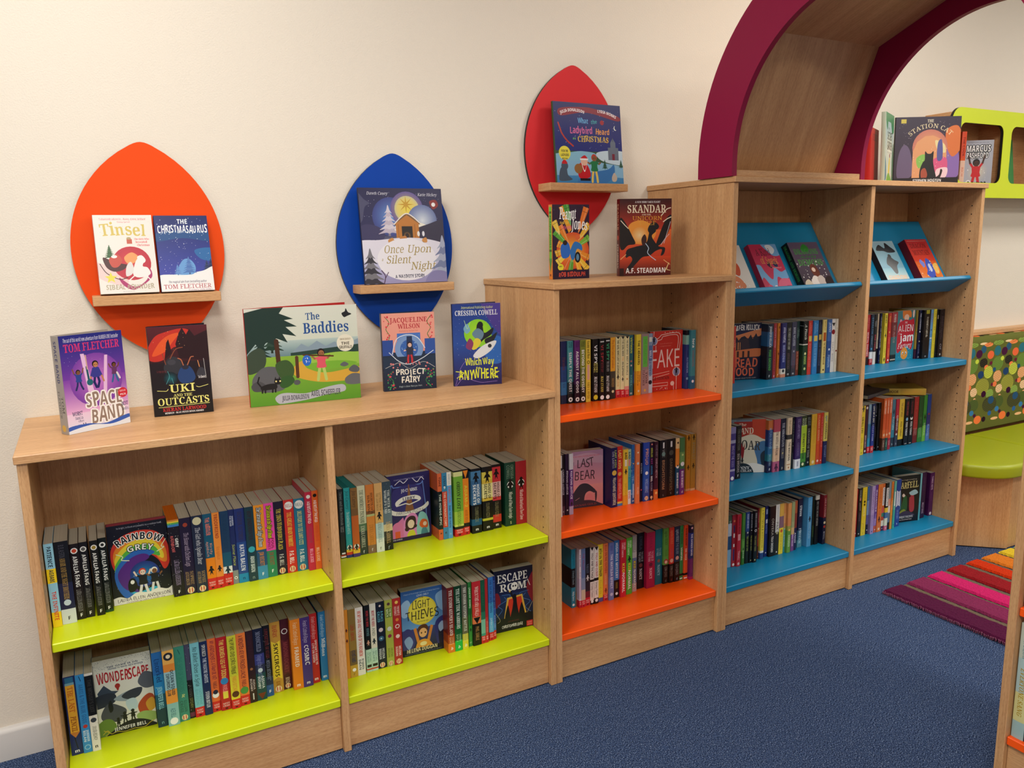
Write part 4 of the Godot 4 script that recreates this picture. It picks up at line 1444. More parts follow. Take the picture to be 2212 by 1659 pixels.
# each book on a shelf: left edge and front of the spine (mm), thickness (0.1 mm), height (mm) | look | colour bands | print
const BOOKS := """#upper lime shelf, left bay|0.4730
22.1 333 183 198|light blue and yellow|9cd6f0,fd2@30,9cd6f0@47,fd2@82|t:3-28:234:s:PATIENCE;t:31-46:234:s:AGBABI;t:57-92:d43:s:THE INFINITE
40.9 328 288 197|thick black white-footed|14161f,23264a@50,dfe8ec@82|t:20-70:b9954a:r:AMARI AND THE NIGHT BROTHERS;t:4-16:667:n:B. B. ALSTON;c:74:cfe3ee:.5;h:93:111:s:F
70.0 318 190 183|black red-emblemed|1d1214|c:9:fff:.75;c:9:d64a2a:.5;t:16-57:fff:sj:AMELIA FANG;t:60-86:aaa:m:LAURA ELLEN ANDERSON;h:94:fff:s:F
89.4 316 172 183|black grey-emblemed|171318|c:9:fff:.75;c:9:666:.5;t:16-57:fff:sj:AMELIA FANG;t:60-86:aaa:m:LAURA ELLEN ANDERSON;h:94:fff:s:F
111.0 318 171 183|black gold-emblemed|15130f|c:9:fff:.75;c:9:a98f3a:.5;t:16-57:fff:sj:AMELIA FANG;t:60-86:aaa:m:LAURA ELLEN ANDERSON;h:94:fff:s:F
128.4 309 176 183|black white-emblemed|0f1411,1c4a24@97|c:9:fff:.75;c:9:222:.4;t:16-57:fff:sj:AMELIA FANG;t:60-86:aaa:m:LAURA ELLEN ANDERSON;h:94:fff:s:F
278.7 303 256 196|rainbow-topped dark, orange-edged|e08a3a,f2d440@2,58b060@4,3f86d0@6,1b1422@9|g:d86f1c;t:24-36:fff:s1:GREY;t:20-42:d66:sj2:RAINBOW;t:52-85:b9a5d0:m:LAURA ELLEN ANDERSON;k:fff:9;h:94:fff:s:F
304.7 303 266 196|dark purple|241a3a|c:9:a8432f:.4;t:19-63:cbb7d4:mi:The House with Chicken Legs;t:70-88:c9a46a:m1:SOPHIE;t:70-88:c9a46a:m2:ANDERSON;u
331.7 307 259 198|slate blue|242c46|c:7:ddd6b0:.78;t:15-63:e6e6f0:mi:The Girl who Speaks Bear;t:72-88:c9a46a:m1:SOPHIE;t:72-88:c9a46a:m2:ANDERSON;u
358.0 304 214 197|teal and orange sunset|1b5a7a,f28a1c@58,d8262a@85|t:5-28:f97f6a:sj:THE MIDDLER;t:36-56:f2a08a:n1:Kirsty;t:36-56:f2a08a:n2:Applebaum;v:74:1c1c22;q
379.8 304 170 197|orange silhouette|f2923c,d8262a@85|t:2-34:a33018:s:TROOFRIEND;t:45-62:c4611c:n:Kirsty Applebaum;v:74:1a1a22;q
397.2 301 215 196|dark blue white-domed|1f3f66,1d5878@55,e9edf0@74,d8262a@83|t:4-50:1a3a5c:s:THE LIFE AND TIME OF LONNY QUICKE;v:79:16324a;q
419.0 298 139 196|thin navy grey-footed|24306a,8f9496@82|t:8-22:dfe6f4:s1:WHERE;t:8-22:dfe6f4:s2:THE ROAD;t:46-75:cfd84a:ni:Some Place;c:92:fff:.55;c:92:222:.25
433.3 300 238 196|royal blue sky-footed|26357a,2a4c96@45,1f8fc4@88|t:4-42:3a3350:s:OCTOBER, OCTOBER;t:48-84:eef:s:KATYA BALEN;h:94:147:s:n
457.4 304 216 197|dark teal|1e3d4c|t:5-44:37222a:s:BOY UNDERWATER;c:57:3fb0c4:.75;t:66-88:e4eef0:s:ADAM BARON;h:95:bcc:n:n
479.4 304 248 198|orange and blue wave|f29a2c,28527c@60,3f93be@82|t:3-56:fff:rio:The Caravan at the Edge of Doom;t:63-82:d8823a:s:JIM BECKETT;h:93:fff:s:F
504.6 302 238 198|pink and green|f04fb0,2c8a60@64|t:3-45:ff2:rio:The Caravan at the Edge of Doom;t:47-62:713:s1:FOUL;t:47-62:713:s2:PROPHECY;t:66-84:9c4a3a:s:JIM BECKETT;h:92:fff:s:F
528.8 299 256 197|dark purple yellow-lettered|241a34|k:fff:4;t:10-66:eed94a:rj:THE TRAIN TO IMPOSSIBLE PLACES;t:72-88:ddd:s:P.G. BELL;u
554.7 301 252 198|bright red badge|d9332e|c:8:fff:.85;h:8:b33:n:BELL;t:17-64:f6e04a:r:THE GREAT BRAIN ROBBERY;t:70-88:fff:s:P.G. BELL;u
580.4 302 268 197|teal white-badged|2a7ca0|c:8:fff:.85;h:8:267:n:BELL;t:17-64:f6e88a:r:DELIVERY TO THE LOST CITY;t:70-88:fff:s:P.G. BELL;u
607.6 314 172 214|tall crimson|d02a4c|c:6:fff:.6;t:12-40:fff:sj:AGENTS OF THE WILD;t:44-64:8a5a6a:n:OPERATION HONEYHUNT;t:72-90:fbd:s:BELL & LECKIE
625.2 314 158 215|tall orange|e8672a|c:6:111:.6;t:12-40:fff:sj:AGENTS OF THE WILD;t:44-64:d43:n:OPERATION ICEBEAKER;t:72-90:fdb:s:BELL & LECKIE
#lower lime shelf, left bay|0.1495
26.0 333 244 198|navy pencil-patterned|1f2f66|b:1-8:2f6f96:.7;b:8-11:7ab:.75;b:11-71:e9ae35:.75;P:71-78:c9803a;l:78-92:111;t:13-45:c4601c:rj:THE LAST;t:50-70:8a3f14:ri:PENCIL;h:95:fff:s:m
50.8 336 185 198|bright blue|3a94d8|l:2-8:123;t:12-62:2a68a8:s:AARTI & THE BLUE GODS;c:66:c33a30:.5;t:71-86:e4f0fa:s1:JASBINDER;t:71-86:e4f0fa:s2:BILAN;c:93:9fd0f0:.7;c:93:3a94d8:.5
69.7 339 172 198|black and white speckled|e8e6df,131313@3,efece3@54|t:8-50:3d3d3d:s:THE MOUSE'S LIST;c:60:3a3f4a:.7;t:68-86:8a8a84:s:SYLVIA BISHOP;h:94:111:s:n;k:655:8
213.5 315 229 198|blue and dark teal|2a6cb4,2a86c4@30,1f5a70@56,183c48@75|t:8-40:173a6e:rj:Uncorked;t:46-76:9fd8e4:s:JENNIFER BELL;h:94:9cc:n:n
236.8 323 259 200|orange and sky blue swirled|f0b45a,e88f3a@18,9fcad6@28,f2a040@52,8fc4c4@70|c:8:2a2a33:.8;c:8:f0e0c0:.4;t:26-60:232a3a:s1:OCEAN SQUID;t:30-60:232a3a:s2:EXPLORERS CLUB;t:77-88:16506a:n:ALEX BELL;c:94:fff:.7
263.1 316 239 200|sea green|3f8f7c|l:4-10:255;t:14-60:2f7a6a:n:THE SHIP OF SHADOWS;t:72-88:2a5f56:s1:GILLIAN;t:72-88:2a5f56:s2:CROSS;h:66:dde08a:ri:R;u
287.3 313 129 199|narrow grey and black|4a4a66,15151c@48|t:50-76:555:n:A GIRL;k:fff:6;t:72-86:9a9a50:n:STORY;b:92-98:6a2a4a:1
300.6 316 216 200|pale aqua red-footed|7fc8d8,d8262a@87|t:5-58:22343c:ni:No Ballet Shoes in Syria;t:62-84:5aa4b4:n1:CATHERINE;t:62-84:5aa4b4:n2:BRUTON;q
322.6 318 184 199|navy theatre|1c2c5a|t:4-20:e4e8f4:ro:SPOOKED;t:22-56:d4dcf0:s:THE THEATRE GHOSTS;t:68-90:eef:s:STEVEN BUTLER
341.4 314 200 200|orange vampire-faced|f2743c,d8262a@86|t:3-56:8a2a3a:sj:MY HEADTEACHER IS A VAMPIRE RAT!;t:58-68:733:s:PAMELA;c:77:fff:.8;c:73:224:.6;q
361.8 319 245 200|red with blue shape|c0222a|t:4-56:f2d86a:sj:THE BROKEN LEG OF DOOM;c:60:3a8ed0:.75;b:74-84:f0e050:.5;t:65-74:f99:s:PAMELA;q
386.7 325 215 200|yellow-green|d8d63c,e8d83a@55,d8262a@87|t:3-52:4a4a20:sj:THE SPY WHO LOVED SCHOOL DINNERS;t:55-72:e0953a:s:PAMELA BUTCHART;c:80:5a3020:.8;q
408.6 321 234 199|orange green-monster|f2803c,d8262a@86|t:3-62:7a3030:sj:A MONSTER ATE MY PACKED LUNCH!;t:64-72:833:s:PAMELA;c:79:4f9a4a:.85;q
432.4 319 182 199|dark maroon bronze-spotted|321a24|c:53:a06a4a:.4;t:5-38:4a2230:m:A POCKETFUL OF STARS;t:66-84:d8c8c8:s1:AISHA;t:66-84:d8c8c8:s2:BUSHBY;b:87-96:ddd:.15
451.1 318 244 199|midnight navy moon|141b38,3a3f86@35,2a3050@50,1a4a4c@62|t:4-32:8a90b0:r:MOONCHILD;t:36-54:9aa0d8:mi:Voyage of the Lost and Found;c:58:cfe0ea:.5;t:66-84:e4e8ea:s1:AISHA;t:66-84:e4e8ea:s2:BUSHBY;P:90-99:732
475.9 311 186 199|black and blue starry|101018,182a50@72,2a5a9a@84|t:4-46:7a2a2a:r:A POCKETFUL OF STARS;t:48-76:9aa4c4:m:AISHA BUSHBY;k:fff:8;h:93:fff:s:F
494.9 303 272 199|gold ribboned|c8963c|t:4-22:a83a2a:rj:HARRY;L:26-82:f0d43a;t:30-78:3a2a14:s:SKYCIRCUS;t:84-92:8a4a1a:s:BUNZL;u
522.4 299 231 199|maroon ribboned|4a1622|c:17:ddd:.7;c:17:4a1622:.5;L:28-80:62202a;t:32-76:8a3a40:s:MOONLOCKET;t:83-91:d8c0a0:s:BUNZL;u
545.9 315 257 199|bright orange|f08a24|t:4-36:f6dcc0:ni:Frank Cottrell-Boyce;t:39-68:fbeede:s:FRAMED;h:94:fff:s:m
572.0 315 256 198|violet|4a3484|t:4-36:d4cce8:ni:Frank Cottrell-Boyce;t:39-68:fff:sj:COSMIC;h:94:fff:s:m
597.9 308 203 200|bright red white-lettered|cc2a2e|t:4-36:f6cccc:ni:Frank Cottrell-Boyce;t:38-74:fff:s1:SPUTNIK'S GUIDE TO;t:42-70:fff:s2:LIFE ON EARTH;h:94:fff:s:m
622.6 307 184 199|sky blue white-lettered|2a80c0|t:4-36:cfe4f4:ni:Frank Cottrell-Boyce;t:38-64:fff:rj:Millions;h:94:fff:s:m
#upper lime shelf, right bay|0.4730
703.8 278 142 196|narrow charcoal|22282a|t:4-52:9aa09c:m:Tinsel and the Notebook;t:54-62:bbb:n1:Eugenie;t:54-62:bbb:n2:Wood;b:92-94:fff:.7;b:95-97:a43:1;b:97-99:fff:1
718.5 282 168 198|turquoise|2aa0a6,f2c83a@88,d8442a@92,2a3a80@96|g:1f7a80;t:4-30:1a3a44:mi:Jen Carney;t:34-66:e8f4ee:mi:The Accidental Diary of B.U.G.;c:85:e8e8e0:.8;v:86:222
735.6 286 191 196|brown and rust|8a6434,7c5a34@30,c4642a@40,d8442a@84,f2c83a@89,4a3a80@95|g:2a8a90;t:4-28:3a2414:mi:Jen Carney;c:85:e8e8e0:.8;v:86:222
755.1 281 231 197|cream and forest green|d8d8b8,c8d0b0@45,5a7a5a@55,33403a@66|t:6-54:4a5a44:r:THE SOMERSET TSUNAMI;t:58-90:c8ccb8:r:EMMA CARROLL;h:96:ddd:s:f
778.6 283 234 197|burnt orange desert|d8803a,8a5a34@38,b8c084@43,d88a3c@46,8a6a50@88|t:12-42:3a2410:r1:SECRETS OF A;t:15-41:3a2410:r2:SUN KING;t:58-88:a86a2a:r:EMMA CARROLL;h:95:ddd:s:f
802.4 286 223 198|sand and pale blue|e0b070,e2b268@45,bcd4d4@58,e4ece6@80|t:14-40:8a6a3a:r1:LETTERS FROM;t:14-40:8a6a3a:r2:THE LIGHTHOUSE;v:47:222;t:56-86:7a9aa0:r:EMMA CARROLL;h:95:888:s:f
825.1 285 254 198|starry grey-blue dusk|3a4c5a,6a7c86@40,d8c89a@62,3a3a34@72,16181a@86|k:fff:10;t:12-46:e8ece8:r1:THE WEEK AT;t:12-46:e8ece8:r2:WORLD'S END;t:58-90:c0a070:r:EMMA CARROLL;h:96:9aa:s:f
987.3 291 130 198|narrow orange and black|e0683a,14201e@27,e0683a@84|t:3-22:5a1f14:s:TIME;t:29-80:dfeae0:s:THE HINGE-EPIC;h:90:222:s:n
1000.7 292 151 198|narrow blue and red|3a86b0,d04a34@28,3f8ab8@82|t:3-22:1f4a6a:s:TIME;h:22:fff:s:9;t:29-80:f2d8c8:s:THE CONTRADICTORY;h:90:222:s:n
1016.2 292 136 198|narrow pale blue|f0ece4,5aa4e0@20|t:3-18:89a:n:MARCUS;t:22-46:c0605a:s:FIRST CLUE;t:50-84:1f4a7a:s:Does not do maths;h:93:cde:n:n
1037.2 292 285 198|green alien-patterned|121614,e0e09a@2,78b03a@9,a8cc4a@62,d8e46a@82,1a2018@85,d8262a@89|t:16-58:1c2414:ri:ORION LOST;t:60-74:3a5a1a:n:ALASTAIR CHISHOLM;q
1066.1 290 191 198|black with orange flame|15131a,f08a24@14,ee8026@80,15131a@82,d8262a@88|P:2-14:f08a24;t:24-58:e8d040:s:ADAM-2;t:62-76:8a3a14:n:ALASTAIR CHISHOLM;q
1090.8 295 317 196|black blue-panelled|11131a,4a80b0@4,3a6a9a@18,0f1014@56,1a5a84@78,0f1014@88|v:14:0c0f16;t:24-54:fff:s1:HOUSE OF;t:24-56:fff:s2:SECRETS;t:59-76:9a9a70:n:COLUMBUS VIZZINI;h:94:fff:s:m
1126.8 294 336 196|black yellow-panelled|14120e,e0cc50@8,d8b840@20,f0e8a0@26,d8b840@48,0f0e0c@53,c8c83a@80,0f0e0c@84|v:15:141008;t:26-50:141008:s1:HOUSE OF;t:26-50:141008:s2:SECRETS;t:56-76:a0986a:n:COLUMBUS VIZZINI;h:94:fff:s:m
1160.8 290 292 197|black red-panelled|140e10,c83038@4,e4b8b4@27,d03a40@50,140e10@56,d0382e@78,140e10@90|v:14:140a0c;t:28-52:3a0c10:s1:HOUSE OF;t:28-54:3a0c10:s2:SECRETS;t:58-76:a0986a:n:COLUMBUS VIZZINI;h:94:fff:s:m
1202.5 292 363 197|thick dark green|0f4030|t:4-26:9ab09a:n1:CRESSIDA;t:4-26:9ab09a:n2:COWELL;c:35:fff:.6;v:35:111;t:46-88:f0f0e8:rij:Wizards of Once Twice Magic;h:95:e8e0a0:s:S
1239.3 293 362 196|thick red|b42430|c:34:fff:.6;v:34:111;t:45-88:f4e8e4:rij:Wizards of Once Knock Three Times
#lower lime shelf, right bay|0.1495
685.4 332 101 200|amber sliver|e0902c|v:30:412;v:45:412
695.8 333 204 198|mustard brown|8a7038,9a7c3a@30,7a6238@60,caa23c@82|t:22-46:a83020:r:LION ABOVE;t:60-78:1c2a5a:rj:CUSTARD;c:89:fff:.5;h:95:332:n:r
716.6 332 214 198|white red-lettered|eeebe6|t:5-72:d0402e:s:ME MY DAD AND THE END OF THE RAINBOW;t:76-92:3a4a5a:s1:BENJAMIN;t:76-92:3a4a5a:s2:DEAN
742.8 328 154 197|black and mint|14171a,15191c@60,b8dcc8@66|t:8-32:c03038:s:MORT THE MEEK;t:34-46:8ac4d0:n:REVENGE;v:56:d8a08a;t:70-86:2a5a50:n1:RACHEL;t:70-86:2a5a50:n2:DELAHAYE;b:89-93:222:.8;b:95-97:c43:1
758.6 328 171 198|white and pale mint|e4e4da,e8e4d4@30,bfe0d0@66|t:10-34:b0303a:s:MORT THE MEEK;t:36-48:5a6a5a:n:AND;v:56:26343a;t:70-86:2a5a50:n1:RACHEL;t:70-86:2a5a50:n2:DELAHAYE;b:89-93:222:.8;b:95-97:c43:1
776.1 326 249 197|navy portrait-circled|161d30|c:6:e8d8d0:.25;t:14-30:6ac0d8:s1:A PLACE;t:14-30:6ac0d8:s2:CALLED;c:42:d8c8cc:.5;c:55:3f6a8a:.6;c:55:c8dce8:.2;t:70-86:e0e4ea:s1:HELENA;t:70-86:e0e4ea:s2:DUGGAN;u
801.4 329 217 198|olive green|a8b04a|c:6:5a3a3a:.4;b:12-26:5a7a2a:.8;t:13-25:e8ecc0:s1:THE TRIP;t:13-25:e8ecc0:s2:BACK;c:43:d0d4cc:.6;c:54:8a2a4a:.5;t:72-86:6a7424:s1:HELENA;t:72-86:6a7424:s2:DUGGAN;u
823.4 330 237 198|brick red|b02c2a|c:6:f0c860:.4;t:12-26:f4d8d0:s1:THE BATTLE;t:12-26:f4d8d0:s2:FOR PERFECT;c:32:e08a3a:.4;c:42:f0e0dc:.55;c:42:b02c2a:.35;c:57:f0d0c8:.5;t:72-87:f4e4e0:s1:HELENA;t:72-87:f4e4e0:s2:DUGGAN;u
980.5 346 211 199|maroon fading to orange|6a1c1a,7a2418@45,b04a1c@72,e8822a@86|t:4-74:f4e8e0:r:THE STORM KEEPER'S ISLAND;t:76-88:f6d8b0:n1:CATHERINE;t:76-88:f6d8b0:n2:DOYLE;h:94:fff:ri:b
1002.1 347 229 199|deep green bright-footed|0c3c24,0f5c30@60,1cc048@84|t:4-66:e8f4e8:r:THE LOST TIDE WARRIORS;t:74-86:cfe8c0:n1:CATHERINE;t:74-86:cfe8c0:n2:DOYLE;h:94:fff:ri:b
1025.4 348 181 199|grey fading to yellow|5c5c50,6c6c4c@50,c8c43a@76,ece43a@86|t:4-72:f4f4e8:r:THE STORM KEEPERS' BATTLE;t:76-88:e8e8a0:n1:CATHERINE;t:76-88:e8e8a0:n2:DOYLE;h:94:fff:ri:b
1048.9 341 110 199|leaf green|2c8038,3f9a40@50|t:8-40:e4f4d8:s:(AGENT ASHA);b:42-68:1c5a28:.35;v:74:12301a;h:94:cfe8c0:n:m
1060.3 346 266 199|red over black silhouette|c82a34,d84438@35,e8804a@55,15120f@66|t:8-54:f4dcd0:rj:WHEN THE SKY FALLS;P:56-66:15120f;t:70-92:b88a50:s:PHIL EARLE
1087.2 345 142 198|pine green red-footed|1c5a40,2a7a5c@50,7fc4a8@62,3fa08a@84,d8262a@88|t:8-40:2a7050:n:THE GREAT;q
1101.9 345 88 199|slim red|b8282c,c83a38@60,d8262a@88|t:66-84:e89a8a:s:HOLLY RIVERS;q
1114.9 341 154 199|slim sky blue|3a78c8,4aa4dc@40,5ab4e4@70,d8262a@87|t:4-56:1f3f7a:s:THE SECRET DETECTIVES;t:64-84:e4f4fa:n:JOANNA COLE;q
1130.7 338 89 198|slim royal blue|223a80,3a62b4@50,4a86d0@75,d8262a@86|t:4-56:6a86c8:s:A DISCOVERY OF MAGIC;t:62-82:d4e4f8:n:ALEX FOULKES;q
#top orange shelf|0.8225
1409.3 280 210 193|dark blue ocean|1f2a5c,2a4a8a@40,3a78b0@65,1c2a4a@86|t:25-46:6a3a4a:r:Pirates;t:48-74:23406a:n:SKY AND SEA
1430.6 284 202 193|teal and black|4a9ca4,3f8c96@45,26383c@66,161a1c@85|t:2-11:174a52:s1:PHIL;t:2-11:174a52:s2:KITCHIN;t:18-82:fff:s:SIMPLY THE QUEST;c:94:fff:.75;c:94:444:.3
1451.3 292 187 194|purple and black|6a2a78,4a2058@40,241026@70|t:2-11:3a1244:s1:MAZ;t:2-11:3a1244:s2:EVANS;t:17-84:fff:s:AGAINST ALL GODS;c:94:fff:.75;c:94:444:.3
1470.4 294 193 194|olive and black|8a9438,6a7430@45,26241a@75|t:2-11:3a4414:s1:MAZ;t:2-11:3a4414:s2:EVANS;t:15-84:fff:s:BEYOND THE ODYSSEY;c:94:fff:.75;c:94:444:.3
1490.0 296 167 194|yellow sketched|f0d048|t:2-30:4a3a14:rj:Emmy and Roo;c:36:3a2a14:.6;c:36:f0d048:.4;b:40-64:e8b0a0:.5;t:68-95:8a6a14:rj:SKY CAVES
1514.1 296 226 194|black yellow-dotted|121012|t:10-40:fff:s:VI SPY;t:38-54:f0e87a:s1:LICENCE;t:38-54:f0e87a:s2:TO CHILL;t:60-86:fff:ri:MAZ EVANS;c:94:e8d83a:.7
1537.0 300 197 194|black red-lettered|130f11|b:4-6:ddd:.7;t:10-38:a8343a:s:VI SPY;t:38-54:7a2a30:s:NEVER SAY;t:60-86:e8d860:ri:MAZ EVANS;c:95:fff:.7
1557.1 302 194 194|black green-lettered|111312|b:3-5:ddd:.7;t:8-36:3fae7a:s:VI SPY;t:37-54:9a9a9a:s:THE GIRL WITH;t:60-86:fff:ri:MAZ EVANS;c:95:fff:.7
1581.1 296 180 194|amber and charcoal|f0ac2c,4a4438@55,2a2a28@80|t:4-50:c4641c:s:The Fire Cats of London;c:88:e8e0b0:.5;t:66-80:c89a4a:n:ANNA FARGHER
1605.9 290 162 194|cream leopard-lettered|f0e8b0,d8303a@87|P:0-4:222;t:5-62:2a2a22:s:THE GIRL WHO LOST A LEOPARD;v:66:222;t:70-82:d8a050:n:NIZRANA;q
1622.4 295 131 194|cream elephant-lettered|f0e8b4,d8303a@87|P:0-5:111;t:5-32:2a2a22:s:THE GIRL WHO;t:33-40:d88a3a:s:STOLE;t:41-66:2a2a22:s:AN ELEPHANT;v:70:222;q
1636.0 298 154 194|cream whale-lettered|f0e8b0,e89a90@82,d8303a@88|P:0-4:111;t:5-30:7a7460:s:THE BOY WHO;t:32-64:8a8468:s:MET A WHALE;c:70:d8a060:.4;q
1660.8 286 145 195|teal yellow-lettered|2a6a70,2a7078@70|t:4-30:e0e04a:s:VETMAN;c:43:b87868:.5;c:50:e0c8d0:.4;t:60-90:7ac0c8:r:NOEL;h:96:dee:s:m
1675.6 284 65 195|slim navy|1c2450,2f4f86@60,16182c@80|k:dde:4
1682.5 294 182 196|yellow black-lettered|f0d83c,f0a82a@60,f09a24@80|t:10-50:2a2010:sj:THE CREAKERS;t:60-84:8a5a1a:r1:TOM;t:60-84:8a5a1a:r2:FLETCHER;c:93:f0d8b0:.4
1707.4 287 303 195|mauve green-panelled|a08a88,b4908e@60|b:4-55:6ac850:.6;t:8-50:58b83e:s:THE EVELASTING;t:60-86:5a3a3a:r1:TOM;t:60-86:5a3a3a:r2:FLETCHER;c:94:e8b050:.3
1738.1 283 179 194|pale blue misty|8aa4c4,5a7ab4@20,9ab8dc@45,c8d8ee@70|b:6-14:f0f0e0:.6;t:28-42:f0f4fa:s:MELT;t:44-72:2f4f7a:s:ELE FOUNTAIN;c:82:1c2434:.8
1884.8 295 122 195|slim indigo|121626,8ac0b4@8,2f3f84@24,2a3a7a@80|t:34-44:1c2448:s:LOST;t:46-72:a8b8e0:s:ELE FOUNTAIN;c:82:8ab4cc:.7
1897.4 304 197 196|teal white-lettered|3f8c9a,3a8a98@60,24628a@78|t:14-30:fff:s:lora;t:34-62:8a6a70:s:SHANNON;c:87:eef:.5
#middle orange shelf|0.4730
1386.0 308 70 196|white sliver|e4e2dc|b:20-24:444:1
1397.3 298 119 195|black violet-shadowed|1c141c,241624@50,5a3a4a@85|t:24-66:c8c0d0:sj:CHASING JUSTICE;c:94:999:.4
1409.6 301 119 196|dark violet|2a1636,1c1226@60|t:27-66:d8d0e0:sj:FINDING JUSTICE;c:92:ddd:.4
1422.0 304 139 196|purple white-topped|d8d8e0,5a2a7a@26,b8a8c8@86|t:28-74:f4f0fa:sj:KEEPING JUSTICE;v:82:222
1569.6 317 245 196|navy comic-covered|1a1c54|t:4-34:b8d060:sj1:LAST KIDS;t:6-34:dde:n2:ON EARTH;c:42:e8c050:.7;t:50-96:d8d4b8:sj:NIGHTMARE DEVOURER
1594.5 314 217 197|red comic-lettered|d03028,d83028@90,f0d050@93,4a8ad0@96|t:6-38:f0d870:sj:LAST KIDS;c:46:e8b050:.6;t:54-88:f0a08a:sj:THE MIDNIGHT BLADE
1616.5 319 179 185|yellow comic|f0c83c,f0a030@82|t:5-18:111:sj:BAD;b:18-30:f4ecd8:.5;v:40:222;t:60-84:c8901c:n:SUPERBAD
1634.8 316 137 182|mint and white comic|b8d8b4,6ac0bc@30,3fa8b8@50,f0f0ee@74|t:3-18:111:sj:BAD;b:18-30:e88a80:.5;t:34-60:1c6a78:n:INTERGALACTIC;t:76-90:c04a4a:s:GUYS
1648.9 320 103 197|bright blue snowy|2a6ab4,3a7ec4@50,2a5a9a@85|k:fff:10;c:32:e8c070:.5;t:50-64:bcd4f0:n:THE;b:66-90:d8e4f4:.35;h:95:fff:s:m
1659.7 327 152 198|coral orange|e8804a|c:14:f8e8c0:.4;c:32:c8d8e8:.6;t:40-70:d85a2a:n:THE WOLF;t:72-84:f4d8c0:n:ROAD
1685.9 315 89 196|narrow black rose-spotted|15121c,1f1830@60|t:22-64:e0e0f0:r:KENDRA;c:80:d84a6a:.6
1695.2 321 237 197|royal blue|2a4ab0,2f58b4@40,2a4a9a@80|t:10-38:e0a08a:sj:PROUD;c:52:fff:.5;t:62-80:c8d8f0:n:PATRICE LAWRENCE;u
1719.3 322 151 196|black multicoloured-lettered|241630,2a1630@60|c:4:e88a7a:.4;t:10-26:d8e04a:s:MARVELLOUS;t:28-38:a83a8a:s:KIT;t:40-56:3a9ad0:s:LANDING;t:58-68:fff:s:MEL;t:70-84:b8b0c8:n:FLETCHER;u
1734.8 327 146 196|maroon robot-lettered|3a1628,4a1a2c@50,d86a34@82|t:5-26:9a8a98:n:VASHTI HARDY;t:28-62:c8a0a8:s:HARLEY HITCH;c:88:f0c070:.6
1759.1 323 297 196|black copper-lettered|14161a|b:4-14:ddd:.2;c:24:5a8a84:.5;t:34-86:d8a070:n:BRIGHTSTORM;t:16-30:aaa:n:VASHTI;h:95:999:n:s
1789.1 322 355 196|wide black bronze-lettered|12110f|b:4-14:ddd:.2;c:24:4a4a40:.5;t:34-90:8a7a5a:n:DARKWHISPERS;h:94:999:n:s
1825.0 325 144 195|deep blue orange-topped|f0c890,e88a34@18,1f4a6a@50|c:8:402a20:.5;c:50:f0f0f0:.8;c:48:333:.4;t:60-88:fff:s:BEAR BURNETT;h:95:fff:n:d
1839.9 329 186 196|green and purple fox-printed|4a7a4a,6a9a5a@25,3f6a50@45,6a2a7a@55|c:46:e8e8f0:.8;c:30:c8d88a:.4;t:58-88:f0e8f4:s:BEAR BURNETT;h:95:fff:n:d
1881.4 310 187 196|ochre white-edged|c0812a|v:6:3a2a10;v:58:3a2a10;t:14-50:a86a1c:n:RIVER;b:96-100:d8a070:1
1900.5 313 190 197|bronze white-edged|a87c30|v:6:3a2a10;v:56:3a2a10;t:10-50:8a8a7a:n:FOREST;b:96-100:d8b080:1
#bottom orange shelf|0.1495
1439.2 285 145 199|black teal-banded|1f88a4,12181c@33,12181c@62,1f88a4@65|t:8-28:125a70:m:PHILIP REEVE;t:36-60:a8c8d0:mi:Utterly Dark;t:72-88:d8eef4:r:Philip Reeve;c:95:fff:.6
1454.1 283 65 199|dim grey-brown|5a6470,6a6f74@50,7a6a54@75|k:222:6
1461.0 297 79 199|white mauve-lettered|e8e4f0,d8d0ec@50,e4e8f4@85,d8283a@88|t:5-34:8a3a7a:s:ICE QUEENS;t:36-50:b08ab8:n:BY JO;q
1469.2 298 147 199|blue and beige sketched|6a84b8,8aa0c4@50,d8ccb4@70,d8283a@88|t:8-36:9a4a6a:s:THE VALLEY;q
1484.3 295 199 198|navy bear-lettered|14161f,1c2434@60,7a2a3a@75,d8283a@86|t:28-44:7a8aa4:r:VALLEY;v:52:ddd;q
1504.6 295 147 195|black and white bubble-lettered|f2f0ea,121212@93|P:0-6:111;t:10-54:1a1a1a:sj:TOLLY AND THE PAGE;b:56-60:111:1;t:62-88:2a2a2a:n:Snowy Owen;c:95:fff:.7
1519.7 297 159 194|white and black red-lettered|f2f0ea,121212@90|P:0-6:111;t:10-52:a83a4a:sj:TOLLY AND CLOUD;b:54-59:111:1;t:61-85:2a2a2a:n:Snowy Owen;c:94:fff:.7
1536.0 293 199 198|bright yellow|f0dc38,5a5a98@93|t:7-56:2a2414:sj:BOY IN THE TOWER;t:62-86:b89a2a:n:POLLY HO-YEN
1556.3 295 177 198|orange child-silhouette|f2844a,d8303a@89|t:3-52:b8402a:s:ELLA ON THE OUTSIDE;t:55-72:f4c8a0:n:CATH HOWE;v:82:8a3a2a;q
1574.4 301 190 199|periwinkle blue|6a78b8,7484c0@60|b:5-14:5a68a8:.6;t:20-80:e4e8f8:s:THE MATILDA EFFECT;c:90:c8d0f0:.6
1599.4 294 202 199|blue black-footed|3a78bc,3f80c4@40,14171a@69|t:4-66:f0f4fa:s:HIGH-RISE MYSTERY;b:73-84:6a5a2a:.4;c:93:fff:.5
1620.0 302 216 200|red|c82434,d82838@60|t:5-18:f8d0d0:s1:GREG JAMES;t:5-30:f8d0d0:s2:CHRIS SMITH;t:40-58:f0dc40:s:KID;t:57-92:fff:s:NORMAL
1649.2 294 230 198|green|5ab83a,5cb03c@60|t:5-18:d8f0d0:s1:GREG JAMES;t:5-30:d8f0d0:s2:CHRIS SMITH;v:38:222;t:44-58:f0dc40:s:KID;t:57-92:fff:s:NORMAL
